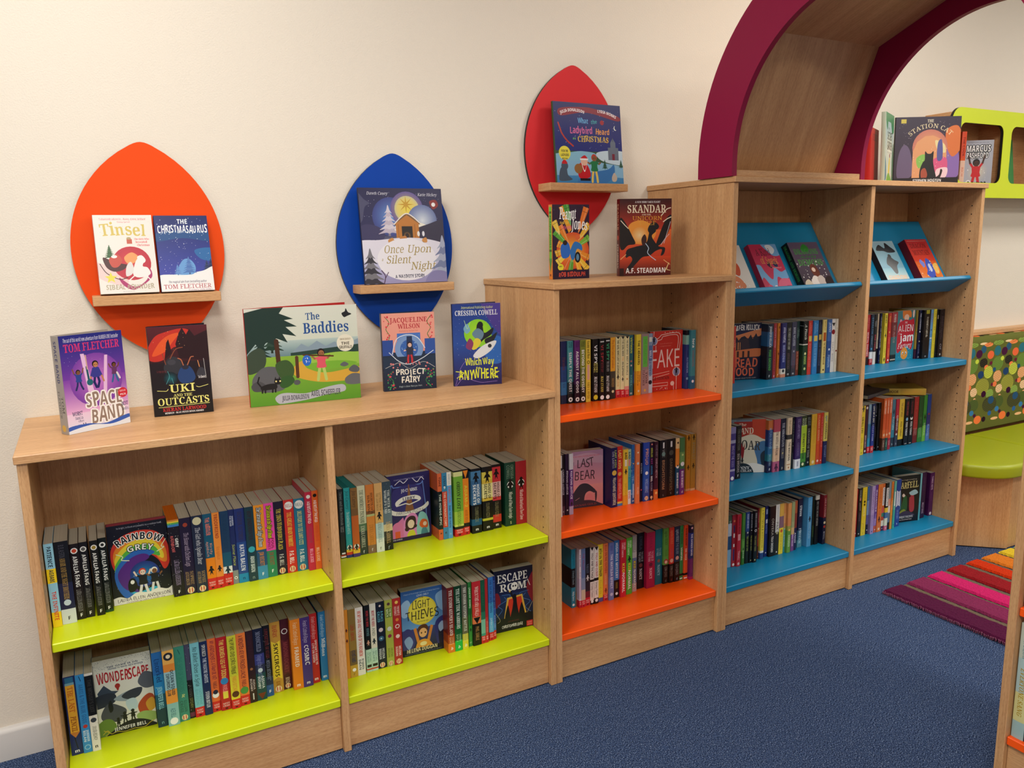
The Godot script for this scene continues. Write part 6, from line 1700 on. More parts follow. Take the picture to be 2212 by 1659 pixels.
# the printed covers: name, width and height (mm), then one drawing step a line, in hundredths of the cover
const COVERS := """@space 148 225 a89f98
S a89f98|t:5-48:2a2f6a:s:SPACE BAND;t:56-84:333:m1:TOM;t:56-84:333:m2:FLETCHER;c:94:d8b050:.5
g 0 0 100 45 232c84 7a3fae
g 0 45 100 80 8a48b4 f0b8e4
g 0 80 100 100 f4d4f0 e8ecfa
o 52 48 42 d884d8 8446b0
p f0c8f0 38,66 30,20 36,20 48,66
p f0c8f0 60,66 68,24 73,24 66,66
s ffffff 40 3 .5 2 8 98 60
fig 24 56 20 8a5a3a 1a1420 2f4a9a 26306a 30
fig 52 56 27 c98a5a 15121a 3a3f9a 22286a -18
fig 82 53 20 7a4a30 14101a 6a3a6a 2f6aa0 24
l 1a5a6a 3 38,34 40,50
e 41 50 5 5 1f6a7a
l d8b0a0 2 38,22 39,36
l e8e4e4 3 86,44 90,50
t 6 3 94 7 fff ni The out of this world new adventure from NUMBER ONE bestseller
t 6 9 94 17 e23a78 r TOM FLETCHER
t 31 62 90 76 9a8478 swj SPACE
t 36 78 92 93 9a8478 swj BAND
e 92 66 8 8 d8263a
t 87 63 97 65 fff n BOOK CLUB
t 87 67 97 69 fff s PICK
t 8 78 24 82 222a5a r WORST
t 12 83 24 86 222a5a m band in
t 16 87 25 89 222a5a m the
t 12 91 28 95 222a5a r world
t 88 76 99 80 222a5a r BEST
t 88 82 99 85 222a5a m band in
t 88 90 99 94 222a5a mi universe
b 3a62c0 0,93 30,92 60,95 100,90 100,101 0,101
b f0f4fc -5,98 35,94 70,97 110,93 100,104 0,104
@uki 138 224 14101a
g 0 0 100 40 5a1c28 3a161e
g 0 40 100 100 241620 0c0d14
b c83226 -5,30 10,12 30,6 60,3 75,10 60,22 40,24 25,36 5,38
b e85a2a 5,32 18,18 34,10 52,8 40,18 26,28
p 2a0f18 25,36 30,18 34,14 38,30
p 2a0f18 45,20 52,8 58,2 64,10 70,4 78,12 100,6 100,40 50,36
s ffd08a 14 5 .9 5 4 60 26
b 33343c 22,46 30,36 42,34 52,40 50,50 40,54 28,54
l 8a4a32 1.6 34,36 44,26 56,24
l 8a4a32 1.4 26,42 22,30
e 36 40 7 5 44434c
b 26447a 44,56 52,46 66,46 74,58 66,64 50,64
e 58 46 6 5 2a2a3a
l b86a4a 1.8 55,44 52,38 47,36
l b86a4a 1.8 62,44 68,36 73,35
b 3a3a44 76,56 82,48 90,50 92,58 84,60
l aaa 1 92,60 90,38
l d8905a 1.4 82,47 80,40
o 32 58 12 1f6a74 14202a
l 4aa0a8 .8 24,64 30,56 28,50
l 4aa0a8 .8 36,64 34,58
t 78 57 92 60 fff r 'A classic'
t 10 48 26 51 7a2a30 n A new series
t 28 65 72 74 f2f08a r UKI
l f2f08a 1 8,71 22,72 26,70
l f2f08a 1 74,69 80,70 94,68
t 34 76 66 79 f2f08a r AND THE
t 6 80 95 88 f2f08a r OUTCASTS
l f2f08a 1 8,90 94,89
t 14 91 88 95 e23a3a r KIERAN LARWOOD
t 17 96 83 98 fff s WINNER - BLUE PETER BOOK AWARD
@baddies 290 257 c02a2a
g 0 0 100 40 dfe2d4 d4dccc
g 0 34 100 50 b8ccc8 6a8a94
p 8aa0b0 40,46 48,38 54,42 62,36 70,42 78,38 86,43 100,36 100,48 40,48
p 26423a 38,47 100,42 100,54 38,54
g 0 50 100 100 8cb83c 5a9a2a
b 9ac84a 60,52 80,49 104,52 104,62 70,62 55,58
b d8aa3c 40,62 48,56 52,64 70,70 104,66 104,78 70,80 50,76 40,70
b 79b435 52,60 80,58 98,62 70,67 56,66
tree 22 46 34 1c3a2c
tree 12 52 30 16302a
p 1c3630 0,4 16,0 34,0 30,6 42,12 34,13 45,20 35,20 44,30 32,27 36,36 26,31 26,40 18,34 12,42 8,36 0,46
l 4a2a1a 4 26,34 27,60
l 5a3420 3 43,52 43,72
b 3a4a3a 0,48 10,40 16,46 14,60 0,66
b 5e6066 4,70 14,60 28,62 34,72 30,84 14,86 4,80
b 4a4c52 2,78 8,74 14,78 12,84 4,84
b 3c5a2e 24,58 34,54 40,62 38,72 28,72
b 2f5a2a 26,74 36,70 40,76 34,82 28,82
cat 17 86 18 15161a
e 42 78 3 2.4 55585e
b 66686e 86,78 93,73 101,75 101,84 88,84
b 60646a 82,63 86,60 90,63 86,65
b 5a5e64 90,68 95,64 100,68 98,72 92,71
fig 65 77 32 a06a44 1c1418 e05a6a b8d070 14
l 5a3418 1.4 49,50 76,53
e 52 56 4 5 2a6ad0
s ffffff 9 2 .8 50 52 55 60
e 88 40 8 8 ece8d4
t 83 35 93 37 7a6a4a n FROM THE CREATORS OF
t 84 39 92 42 3a3428 s THE
t 82 43 94 46 3a3428 s GRUFFALO
b 1a1c22 86,9 89,7 90,4 92,8 95,10 91,12 88,13
t 53 7 66 14 23508c r The
t 50 17 92 28 1f4f94 r Baddies
b b8bcc8 22,92 30,88 50,90 70,85 84,84 85,91 70,93 50,97 30,99 24,98
t 28 91 52 96 4a4a5a s JULIA DONALDSON
t 54 88 81 94 4a4a5a s AXEL SCHEFFLER
@proj 152 222 20304a
r 0 0 100 46 f0a492
g 0 30 100 50 f0a492 e89a8c
r 0 34 20 54 2f4fa0
r 80 34 100 54 3458a8
r 28 26 72 66 4a78c8
s 8ab4e8 60 4 1.6 30 28 70 60
o 50 46 27 88aee0 7a9cd0
e 50 46 17 17 3a68b8
s 9ac0ea 36 8 1.6 36 36 64 58
p 22345a 46,30 56,30 58,62 44,62
g 0 56 100 100 24364f 16243c
b 24364f -5,60 20,56 50,66 80,56 105,60 105,70 -5,70
l dde8f4 1.6 18,52 26,34 46,28 66,32 80,46
l dde8f4 1.4 12,50 30,62 50,66 78,58 96,50
fig 51 64 26 f0c8b4 3a1c1c 30344a c8343a 4
t 16 6 86 12 b82a3a r JACQUELINE
t 30 14 72 20 b82a3a r WILSON
t 32 22 68 24 d06a5a ni Illustrated by Rachael Dean
l 4a7a3a 1.2 6,4 14,12 8,20 14,28 12,34
l 4a7a3a 1.2 94,4 86,12 92,20 86,28 90,34
s d83a4a 12 6 3 4 4 14 34
s d83a4a 12 7 3 86 4 97 34
l e8e4dc .6 4,70 30,64 50,72 76,64 98,72
s e88a8a 16 9 3 12 64 90 70
l 2f7a4a 1.4 10,98 18,88 10,80 18,74
l 2f7a4a 1.4 90,98 80,88 90,80 80,74
s d84a5a 10 11 3.4 6 74 22 98
s d84a5a 10 12 3.4 78 74 96 98
s 3f9a5a 14 13 3 6 74 22 98
s 3f9a5a 14 14 3 78 74 96 98
t 22 73 78 80 f4f0e4 sj PROJECT
t 32 82 70 90 f4f0e4 sj FAIRY
t 28 94 72 96 cdd n Magic is closer than you think
@any 142 240 1f2a5a
g 0 0 100 50 1c3a8a 2a50a4
g 0 50 100 100 2a4ea0 261c58
b 4a3a94 60,-5 105,0 105,40 86,30 70,14
b 2f6ac0 70,40 104,44 104,70 80,74 64,60
s dfe8ff 70 5 .8 2 10 98 75
o 52 36 29 b0e42a 8cd42a
b 1c2026 48,40 50,26 57,24 62,28 66,36 84,30 80,38 64,44 56,48 46,48
e 57 26 6 7 15171c
b 6a8aa0 40,36 52,30 64,36 58,44 46,42
b 22242a 66,44 80,40 92,36 84,46 70,50
b e0d040 38,50 48,42 58,46 50,54 40,56
b 8a3a6a 26,52 34,42 42,48 36,56
b e4e8ea 42,62 60,52 84,46 90,48 78,58 56,66 44,66
e 76 52 4 4 33363c
b 7ab0c8 22,30 30,24 36,32 28,36
l b8e0a0 1 24,20 30,30 36,22
t 18 3 84 6 e8f08a ni International Publishing Author
t 5 8 94 14 f4f4f4 r CRESSIDA COWELL
t 24 67 84 75 e8ee3a sj Which Way
t 46 77 56 80 e8ee3a s to
t 10 80 92 92 e8ee3a sj ANYWHERE
l e8ee3a 1.6 6,90 20,84 4,82
l e8ee3a 1.6 94,84 82,88 92,92
l 9a7ac8 .8 2,100 14,78 30,66
l 9a7ac8 .8 4,100 20,90 40,94 60,97 90,96
@pea 126 222 f08a24
S f08a24|b:3-72:6ac83a:.7;b:9-12:2a6a24:.7;b:60-63:2a6a24:.7;P:72-92:4a9a3a;t:14-58:2a5a1a:s:PEANUT JONES;b:93-96:7a2a14:.3
r 0 0 100 100 2f1a34
s b8a0c8 50 7 .8 0 0 100 100
o 55 62 44 f0c83c d8542a
p e8a02a 18,4 34,0 52,34 44,38
crayon 20 28 46 56 e8852a
crayon 92 4 70 38 ea7a2c
crayon 36 0 50 28 4a9a3a
crayon 6 36 40 54 5aa83c
crayon 14 52 44 60 f0a23a
crayon 8 66 42 60 e8b03a
crayon 100 26 70 48 f0b83a
crayon 100 44 66 56 78b840
crayon 12 78 40 66 f0d04a
crayon 100 72 68 64 e8902c
crayon 96 88 64 68 f0c03c
crayon 30 92 52 68 d8682a
crayon 46 96 54 70 5aa03a
crayon 78 96 62 70 f0b030
crayon 4 22 20 40 f0c84a
b 2a6ac8 24,54 40,50 48,60 44,70 28,72 22,64
e 34 51 6 6 2a1c1c
e 68 44 7 6 e06a3a
b 2f74c0 48,62 60,50 78,54 80,62 66,60 58,74 50,72
e 68 71 8 13 15181c
e 68 71 4 8 5a8ab0
t 18 6 64 20 fff rij Peanut
t 20 22 44 26 f0c84a rij and the
t 24 28 52 33 f06a8a rij Twelve Portals
t 52 20 94 34 fff rij Jones
e 22 84 8 8 e8e03a
t 18 82 26 84 222 s BEST
r 0 88 100 100 241632
t 16 91 90 97 e0503a sj ROB BIDDULPH
@ska 172 241 7a1c1c
S 5a1216|t:6-40:e8c8a0:r:SKANDAR;c:50:c8402a:.5;t:58-90:f0e0d0:r:STEADMAN
g 0 0 100 40 3a0f14 c8351f
g 0 40 100 75 e87030 c83a20
g 0 75 100 100 d8481f 4a1014
b f09a3a 20,32 45,28 70,40 60,56 30,58 16,46
o 38 47 15 f8d8a0 f0a04a
b 1a1014 0,26 10,30 24,48 30,58 16,60 6,66 0,60
b 1a1216 100,22 96,40 84,56 70,62 76,48 84,34 92,24
l d8c8d0 1 86,58 92,44 98,30
l d8c8d0 1 80,60 88,52 96,46
b 15141c 14,66 30,62 50,58 56,46 58,38 66,36 70,42 62,48 68,56 76,62 88,64 86,72 80,74 82,66 70,68 58,74 44,76 32,84 18,94 12,92 24,80 20,74 12,76
b 15141c 54,40 60,32 70,31 76,36 72,40 66,40 60,46
p 15141c 66,33 58,26 70,32
b 3a1c1c 42,52 48,46 52,52 50,60 44,60
l bcd4f0 1.4 50,58 56,64 54,70 62,76 70,80
l f0e0a0 1.2 88,96 96,84 92,92 99,94
l f8ecd0 1.6 84,30 92,26 99,24
l f8ecd0 1.6 80,22 90,14 98,12
l f8ecd0 1.4 2,28 10,34 16,38
l f0c080 1.2 2,78 12,72
l f0c080 1.2 86,80 98,86
t 29 3 78 5.5 fff r A NEW HERO TAKES FLIGHT
t 14 8 89 18 f4e6c8 r SKANDAR
t 42 19.5 60 21.5 f4e6c8 r AND THE
t 24 22.5 82 27.5 e8a83a m UNICORN
t 36 29 70 34 e8a83a m THIEF
r 0 90 8 100 2a0a0e
t 12 90 90 96.5 fff s A.F. STEADMAN
@tinsel 134 198 f2d8d4
r 0 0 100 100 efe9e0
b f4d0cc -5,60 20,66 50,80 40,90 10,84 -5,74
s d8d4c8 40 4 1.4 4 6 96 98
e 58 62 33 32 c02038
o 56 58 20 d8403a c42438
b b02a6a 34,80 58,92 80,84 88,70 90,80 74,90 56,96 40,90
b f0a060 46,54 60,48 72,56 60,62 50,62
r 53 31 62 37 c85a44
e 57 30 4 2.4 b8a070
tree 22 56 20 2f5a2c
b 4a1a1c 10,54 24,58 40,62 50,64 42,70 26,72 14,66
b c84a3a 20,56 34,50 42,58 34,66 24,66
e 29 53 5 3 f4f0ec
l 3a1c1c 1.4 4,62 14,74 34,82 48,80
b f2eeea 60,68 66,58 72,56 78,60 76,66 84,68 88,76 76,80 64,80 58,76
b f2eeea 68,54 76,52 82,58 78,62 70,60
l f2eeea 2 60,78 50,84
l f2eeea 2 80,78 90,86
b e4e0dc 48,66 56,60 60,68 56,76 46,78
star 20 80 11 e8dc4a
t 10 4 90 6.5 d8505a m 'I absolutely adored it... funny, clever, brilliant'
t 40 8 62 10 d8505a m Emma Carroll
t 10 12 88 27 d8c060 rj Tinsel
t 66 30 92 32 e0404a r The Girls Who
t 68 33.5 88 36 e0404a r Invented
t 70 37.5 92 40 e0404a r Christmas
t 10 89 92 95 b8aa90 sj SIBEAL POUNDER
t 38 97 58 98.4 aaa n BLOOMSBURY
@xmas 129 198 26306a
g 0 0 100 80 1e2a66 3a44a8
b 23508a 0,24 40,20 100,22 100,34 50,30 0,34
b 2a6aa8 70,46 104,44 104,60 80,58
s fff 90 9 1 2 3 98 76
tree 90 74 16 22305a
tree 98 74 18 1c2850
b f4f2f0 -5,80 40,78 80,74 105,70 105,105 -5,105
b 9ac4e8 30,78 40,70 52,66 62,70 60,78
b 6aa0d8 34,76 44,60 58,58 68,68 62,78
tree 56 78 26 4a74b8
tree 34 79 16 5a88c8
t 42 5 62 11 fff s THE
t 4 13 98 23 f4f6fa sj CHRISTMASAURUS
t 14 86 86 89 3a2a4a ni The magical tale from bestselling author
t 5 91 94 96.5 b0283a m TOM FLETCHER
t 50 98 95 99.4 846 n Illustrated by SHANE DEVRIES
@once 258 277 1f2244
g 0 0 100 50 22204c 2a2a58
g 0 50 100 75 4a4a6a b8b8d8
g 0 75 100 100 c8c8e4 9a94c0
s dde 60 3 .5 2 3 98 40
o 36 30 22 6a9ad8 3a4488
o 56 22 20 e8d060 6a5a9a
e 56 22 15 15 d0c890
o 56 22 13 f0d84a e0cc7a
o 74 34 18 d8e0e8 6a78a8
b f0ecdc 40,40 60,34 86,42 80,48 46,50
b 2f2a44 60,46 80,38 104,34 104,60 76,56
b 3a3660 0,40 12,38 26,44 24,54 0,54
star8 55 17 10 c89a2a
treesnow 33 50 36 c4b8c8
p 7a5a38 39,37 55,26 71,36 71,38 39,39
p c07a30 41,37 55,28 69,37 69,53 41,53
r 48 40 61 53 1c1414
o 54 50 5 e8a83a 2a1a14
e 54 50 2.4 3 2a1a1c
l 8a5020 .5 44,38 44,53
l 8a5020 .5 64,38 64,53
l f0e8e0 1.2 39,38 55,26.5 71,37
b e4e0ee -5,56 20,54 50,52 80,54 105,62 105,76 -5,76
b d0904a 31,54 36,52 38,56 34,58 31,57
b c48040 45,52 52,50 53,55 46,56
b d0904a 72,54 77,52 78,57 73,57
b 2a2a30 69,57 74,57 76,61 71,62
e 68 48 1.6 3 f0ece8
e 74 48 1.6 3 e8e8f0
e 52 75 36 24 f0edf4
t 24 60 48 68 a8924a mi Once
t 52 60 82 68 a8924a mi Upon
t 26 71 56 79 a8924a mi Silent
t 55 78 86 86 a8924a mi Night
t 21 73 23 76 a8924a mi a
t 36 91 72 94.4 22264a sj A NATIVITY STORY
t 9 4 34 7 e8e8f0 mi Dawn Casey
t 70 5 94 8 e8e8f0 mi Katie Hickey
b 8a2a2a 84,14 92,12 95,18 88,22
e 89 17 2.4 2.4 f0f0f0
b 4a4a6a -4,4 6,12 12,16 6,20 2,34 -4,34
treesnow 8 104 46 33303c
treesnow 97 104 60 7a84a8
b 8a84b4 74,96 84,88 100,90 104,102 76,102
l 4a2a4a 1 22,100 24,92 20,86
l 4a2a4a .8 24,94 28,88
@lady 262 256 3a5a3a
g 0 0 100 60 1b2060 26307a
s dde 40 6 .6 2 8 98 58
b 8ac0d8 -5,66 20,62 40,60 60,64 50,80 20,82 -5,80
b c8dce8 60,62 80,58 105,60 105,76 70,72
g 0 78 100 100 5aa0d0 3f84bc
b 8abcdc -5,76 30,72 70,74 105,80 105,92 60,90 -5,90
b 3a78b8 30,100 44,88 76,82 86,76 84,92 60,104
p 6a7484 78,70 78,54 82,54 82,48 86,42 90,48 90,54 94,54 94,70
r 84 62 88 70 7a2a3a
l 4a5464 1 86,46 86,42
tree 72 82 14 24503a
tree 97 80 12 24503a
b c81e28 31,88 32,78 38,74 46,78 50,90 44,94 34,94
e 41 73 5 5 e8b8a0
b f4f4f4 37,74 41,84 45,75 44,79 41,86 38,80
b c81e28 35,70 42,65 46,70
r 35 69 47 71 f4f4f4
e 32 82 6 6 9a6a3a
r 34 94 49 97 15151a
fig 56 98 34 8a5a38 c03a2a 1f7a4a e8c860 10
b 4a5a6c 3,94 6,82 14,80 16,90 22,96 6,98
e 12 79 5 5 4a5a6c
b c8202a 8,76 12,71 16,76
b c8b8a8 82,92 86,86 90,92 88,97 83,97
b 6a2a3a 78,42 80,44 76,50
e 13 63 8.5 8.5 f0e24a
t 8 59 18 62 333 s FROM THE
t 7 64 19 67 333 sj LADYBIRD
t 9 69 17 71 333 s BOOK
b 8a2030 9,8 40,5 60,6 96,14 95,20 60,13 40,12 10,17
a 30 60 48 -24 18 3.6 fff s JULIA DONALDSON
a 66 70 58 -1 27 3.6 fff s LYDIA MONKS
t 35 19 50 25 6ab0e0 sj What
t 54 20 64 25 3fa0a8 sj the
e 71 23 3 3 a0202a
t 22 30 56 38 d86a9a sj Ladybird
t 60 31 82 38 e89a4a sj Heard
t 26 43 31 46 7ac060 sj at
t 33 41 80 48 e8c04a rj CHRISTMAS
l b83a2a 2 6,26 10,38 18,48 26,54
e 91 29 2.4 3 f0f0e0
e 92 28.4 2.2 2.8 222a6a
@gard 150 255 c8d8c0
g 0 0 100 100 a8c4c8 dfe4cc
r 0 0 100 12 3f8a5c
b 3f8a5c 0,10 20,24 30,10 60,12 80,26 104,20 104,-4 0,-4
o 50 50 38 eef0dc c4d4c4
t 22 26 82 37 3a3f34 sj SECRET
t 22 40 82 51 3a3f34 sj GARDEN
t 30 20 50 23 3a3f34 n THE
t 24 54 80 56 777 n RETOLD IN VERSE
b e8d04a 36,92 44,70 54,60 58,70 50,92
e 54 59 5 5 8a3a3a
b 7ab84a 20,96 40,84 66,88 80,98
b 5a8a9a -5,60 12,70 18,90 -5,96
b 4a7a5a 86,50 104,44 104,100 82,96
s e8a04a 12 5 3 20 84 90 98
@cat 250 262 141216
g 0 0 100 100 33283e 3a2a3a
s c8b8c8 60 4 .6 6 4 96 40
b 6a5a7a 6,56 14,40 24,50 28,84 6,88
b 8a6ab0 78,40 96,44 100,84 80,86
b d8743a 78,20 96,14 104,40 90,58 80,44
o 54 44 27 e8b078 c87a68
p e0a070 28,88 28,50 34,36 46,28 58,27 70,32 78,42 80,54 80,88
b e8d8a0 62,34 76,40 78,52 66,48
b d85a88 60,62 80,60 80,84 64,86
b 8ac05a 34,60 46,54 48,66 38,74
b f0d0d8 66,76 82,74 80,88 66,88
b 5a5a9a 66,38 72,34 74,60 66,62
s f4e8e0 40 8 .9 28 40 84 84
b 1c1a1c 42,92 40,78 44,66 47,62 47,50 51,53 56,53 60,50 60,64 62,74 66,90 60,94
b 2a1c1c 62,90 70,84 72,76 75,78 72,88 66,94
b a8503a 42,78 48,74 52,84 48,92 43,90
t 48 4 58 8 f0e8c8 r THE
a 54 58 44 -45 44 6.5 f0e2b4 m STATION CAT
r 0 88 100 100 1f1418
t 30 90 74 94 fff s STEPHEN HOGTUN
t 40 96.6 90 98.4 baa n A STORY OF LOVE
r 8 3 16 9 c8b84a
@marc 129 198 d83a4a
r 0 0 100 100 b8bcc8
o 52 68 36 e8dcc0 b8bcc8
s fff 20 3 3 20 50 84 90
t 16 4 84 6 556 n EMPOWER YOURSELF AND LIVE TO WIN
t 12 11 92 25 fff sk MARCUS
t 14 27 86 39 fff sk RASHFORD
fig 48 104 62 4a2c20 15101a d8222c d8222c 34
e 26 92 9 9 f0f0f0
e 26 92 4 4 222
t 36 91 82 96 181818 rik You Can Do It
@green 170 220 3f8a4a
r 0 0 100 100 3f8a4a
t 14 10 90 20 15301a nj Megan Rapinoe
l 2a6a34 1 8,7 92,7
b f4f0ea 26,66 24,50 32,42 56,38 72,46 74,60 66,70 50,76 34,74
b b03a8a 30,44 34,34 50,32 62,24 74,26 68,36 70,44 50,40
e 42 54 2 3 222
e 58 54 2 3 222
e 36 62 5 4 f0b0a8
e 64 62 5 4 f0b0a8
l 5a2a2a 1 44,66 50,68 56,66
b f4f0ea 24,104 30,86 44,80 58,80 72,86 78,104
t 42 90 60 98 333 n 15
e 26 92 13 13 8a1f2a
@redspine 130 200 c8302a
r 0 0 100 100 c8302a
t 20 10 80 22 7a1c1c r SCIENCE
@pale 130 200 cfc4b0
r 0 0 100 100 cfc4b0
e 50 50 26 30 8a9a7a
@spark 129 198 b02a4a
r 0 0 100 100 cc3358
b 7ab0e0 46,-4 60,14 78,24 104,20 104,-4
b f0f4f8 58,4 78,2 88,12 72,20
b 7ab0e0 -4,44 14,42 22,56 40,70 60,48 80,56 104,52 104,66 80,72 60,66 44,86 24,82 10,66 -4,72
b f4e8ee 30,90 44,82 60,100 34,104
b e04a6a 4,92 20,80 34,88 40,104 -4,104
b e86a8a 50,84 70,70 104,72 104,84 80,84 66,104 50,104
b 7ab0e0 66,96 84,88 104,92 104,104 66,104
b 3a1c3a 40,42 50,34 54,48
b 22305a 62,40 70,34 78,44 68,46
t 16 9 70 22 4a1c2a mj A Kind
t 22 27 84 40 e8a04a mj of Spark
t 54 46 88 49 f0c8c0 n Elle McNicoll
@dd 150 198 101412
S 101412|t:4-76:3f9a40:r:DRAGONS AND DEMONS;c:88:ccc:.4
g 0 0 100 100 6a5a74 3a3038
b 2f8a34 36,14 50,4 62,10 60,18 44,20
t 10 14 90 25 3f9a40 r DRAGONS
t 22 28 78 33 2f7a34 r AND
t 10 36 92 48 4a9a44 r DEMONS
s e8e4e0 44 6 3 4 40 96 96
b 6a3428 40,54 48,46 60,48 66,64 56,72 44,68
b e8dcd4 24,86 40,70 54,72 66,84 60,104 24,104
b c8b8b0 50,76 70,70 80,96 60,100
b d8c8b0 4,84 20,76 30,90 10,98
b 2a2024 74,78 96,72 100,98 78,100
e 50 57 6 6 e8c8b4
@white 129 198 e8d8a0
r 0 0 100 100 f0ece6
b d8542a 0,40 40,20 70,40 60,60 30,50 10,70
b e88a5a 20,70 50,60 70,80 40,86
t 20 8 80 18 a8503a r LANTERN
s fff 20 3 4 10 60 90 96
@shadow 129 198 3a1c14
g 0 0 100 60 a8c8d4 5a98b0
g 0 60 100 100 6aa8bc d8c8b0
b 1c222a 10,20 30,8 50,16 60,4 76,12 92,24 60,26 40,22
b 22262c 30,50 44,36 56,34 70,42 84,48 70,56 62,70 50,72 40,58
e 56 34 7 7 1a1c22
t 12 76 92 86 e0a468 s SHADOW
t 16 89 88 96 e0a468 s HUNTER
@drag 129 198 7a1420
g 0 0 100 50 c8303a d8402a
g 0 50 100 100 e0602a e88a3a
l f0a090 1 6,4 94,4
t 12 10 86 20 5a1418 m DRAGON
t 12 25 88 36 4a1418 m MOUNTAIN
b 3f5ac0 44,56 56,44 70,50 74,66 66,84 50,90 30,80 40,70
b c8d4f0 52,60 62,56 64,70 54,74
b 7a8ae0 20,52 30,46 40,56 30,64
b f0c060 74,60 96,56 92,76 76,78
s f0e0c0 24 6 3 6 50 96 98
b 2a1c4a 60,84 72,90 66,102 54,98
@rain 130 198 1a1424
r 0 0 100 100 121222
s fff 70 5 .8 0 0 100 100
b d83a2a 4,30 20,16 50,10 80,14 98,30 100,54 90,64 80,50 60,40 30,44 14,60 4,50
b f08a2a 8,34 24,21 50,16 78,20 94,36 95,54 84,52 70,38 40,36 20,52 8,50
b f0d83a 10,40 28,27 50,22 76,26 90,42 88,50 70,40 40,38 22,54 10,54
b 5ab84a 10,48 30,33 52,28 76,33 84,46 60,40 34,46 20,66 8,60
b 2f6ac8 8,56 30,39 54,34 76,40 60,46 40,52 26,76 34,90 20,92 8,76
b 5a2a8a 12,60 34,44 56,40 66,46 44,56 34,74 44,88 30,86 16,76
o 56 66 25 1f8ac0 2a3a8a
s dff 30 3 1 36 56 84 86
b 3ab0d8 26,84 44,88 70,84 78,90 50,96
fig 52 92 33 f0d8cc d8402a 1c1c26 e8e4e8 22
fig 72 90 30 8a5a3a f4f4f4 1c1c26 e8e4e8 14
b 15161c 26,78 30,70 38,70 42,80 36,86 28,86
e 34 74 3.4 4 f4f4f4
b f4f0ee -6,94 10,90 24,93 40,88 60,90 76,87 92,90 106,86 106,106 -6,106
t 16 3 92 5 ccd n 'As bright, brilliant and beautiful as a rainbow itself'
a 50 62 62 -34 36 13 101018 sw RAINBOW
a 50 70 54 -20 24 11 fff sk GREY
l f4f4c8 1.6 12,36 22,40 20,44 32,46
l f4f4c8 1.6 96,26 88,34 92,36 80,40
t 6 93 96 97 3a2a3a nj LAURA ELLEN ANDERSON
t 20 98 86 99.4 644 n The bestselling creator of Amelia Fang
@wond 127 198 22506a
r 0 0 100 100 e4e4da
s 8a8f96 120 4 1.2 0 0 100 16
s 555a62 60 8 1 0 0 100 14
t 24 9.5 78 11.5 44506a s THE GAME IS ON
t 26 12.5 86 14.5 44506a s PREPARE TO TRAVEL WITH WONDER
t 6 18 96 31 b02028 sj WONDERSCAPE
p 3a4658 4,42 16,33 28,42 40,44 30,48 6,50
b 2c3240 -4,48 20,44 34,48 30,58 -4,62
b 5a5f6a 74,38 86,26 104,32 104,46 86,48
b 9aaab4 30,54 60,46 80,50 60,60
b 3a3f48 44,52 60,46 80,46 74,56 56,58
e 39 37 4.6 5 a8322a
p a8322a 36,39 42,39 40,43 38,43
b 4a4e58 6,72 20,58 40,64 50,72 40,82 14,82
b 15171c 20,60 25,54 28,66 22,70
b c0d8e0 50,60 66,58 70,70 56,74
b b84a2a 70,70 80,60 92,56 100,62 96,78 76,82
b d8a03a 84,68 96,62 102,74 90,80
b 6a8a3a -4,86 10,78 24,80 30,92 10,100 -4,98
b 9ab86a 66,82 80,78 104,84 104,92 76,92
b 1a1c26 10,106 30,92 52,86 72,87 92,94 104,106
fig 34 92 13 15161c 15161c 15161c 15161c 10
fig 46 89 16 15161c 15161c 15161c 15161c 12
fig 60 88 16 15161c 15161c 15161c 15161c 10
b 15161c 4,104 40,95 70,95 102,104
t 26 91.5 82 96 fff s JENNIFER BELL
l c8b43a 1.4 6,97 14,93 20,98 30,97 44,99 60,98 78,99 88,95 96,93
l c8b43a 1.2 8,92 16,96 10,99
@libby 128 198 2a2450
r 0 0 100 100 2b2560
l 6a8ad8 2 14,18 74,18 84,20 84,94 8,94 8,20 14,18
b 3a3478 14,22 76,20 78,54 16,56
t 16 6 86 8 b8b0d8 n A brilliant setting for every adventure
l e8e4ee 1.6 18,14 30,9 38,13 48,8
l e8e4ee 1.6 60,8 70,14 80,8 86,12
t 32 22 70 26.5 fff r JO CLARKE
p 8a5a3a 47,30 53,30 57,44 62,60 38,60 43,44
p 8a5a3a 49,16 51,16 53,30 47,30
b f0ece8 18,40 34,34 62,33 76,37 76,42 60,39 36,40 20,46
t 34 34.6 64 38.6 3a3458 s LIBBY
l f0ece8 2.4 20,46 40,44 52,46 74,42
b f0ece8 6,50 20,54 50,56 80,52 94,46 95,52 80,58 50,62 18,60 6,56
t 18 55 84 59.6 3a3458 n PARISIAN PUZZLE
p d87ab8 20,92 22,70 34,64 44,92
b e08ac8 34,96 36,70 50,60 64,62 72,76 74,98
b 8ac8c8 66,94 70,66 80,60 92,70 94,96
b e07ab0 8,94 10,74 30,72 32,96
r 14 84 26 95 e8603a
b 3a1c28 40,82 40,70 50,64 62,66 64,76 58,84
e 52 76 8 10 f0d8c0
e 42 83 5 5 3a1c28
e 62 80 4 4 3a1c28
b d8d83a 42,92 48,86 58,86 62,94 58,98 44,98
b 2f4a8a 42,104 44,95 60,95 62,104
b d8602a 72,80 78,72 90,74 92,84 82,86
e 85 79 4.6 5 f0d4c0
b 4a8a9a 76,98 78,86 88,86 92,98
r 0 94 100 100 2a1c44
t 6 95.5 30 97.4 fff r NICOLA KINNEAR
@light 129 198 181c30
g 0 0 100 60 2f5a9c 6aa0d4
g 0 60 100 100 3a4484 1a1c34
b 9ac0e4 0,20 16,14 24,30 10,40 0,36
b 8ab4e0 80,14 104,10 104,40 86,34
o 48 34 33 e8dc4a dcc83a
e 48 34 30 30 e6d848
b 3a3a7a -6,70 10,58 24,64 28,84 10,96 -6,94
b 34367a 76,60 92,48 106,54 106,96 84,96
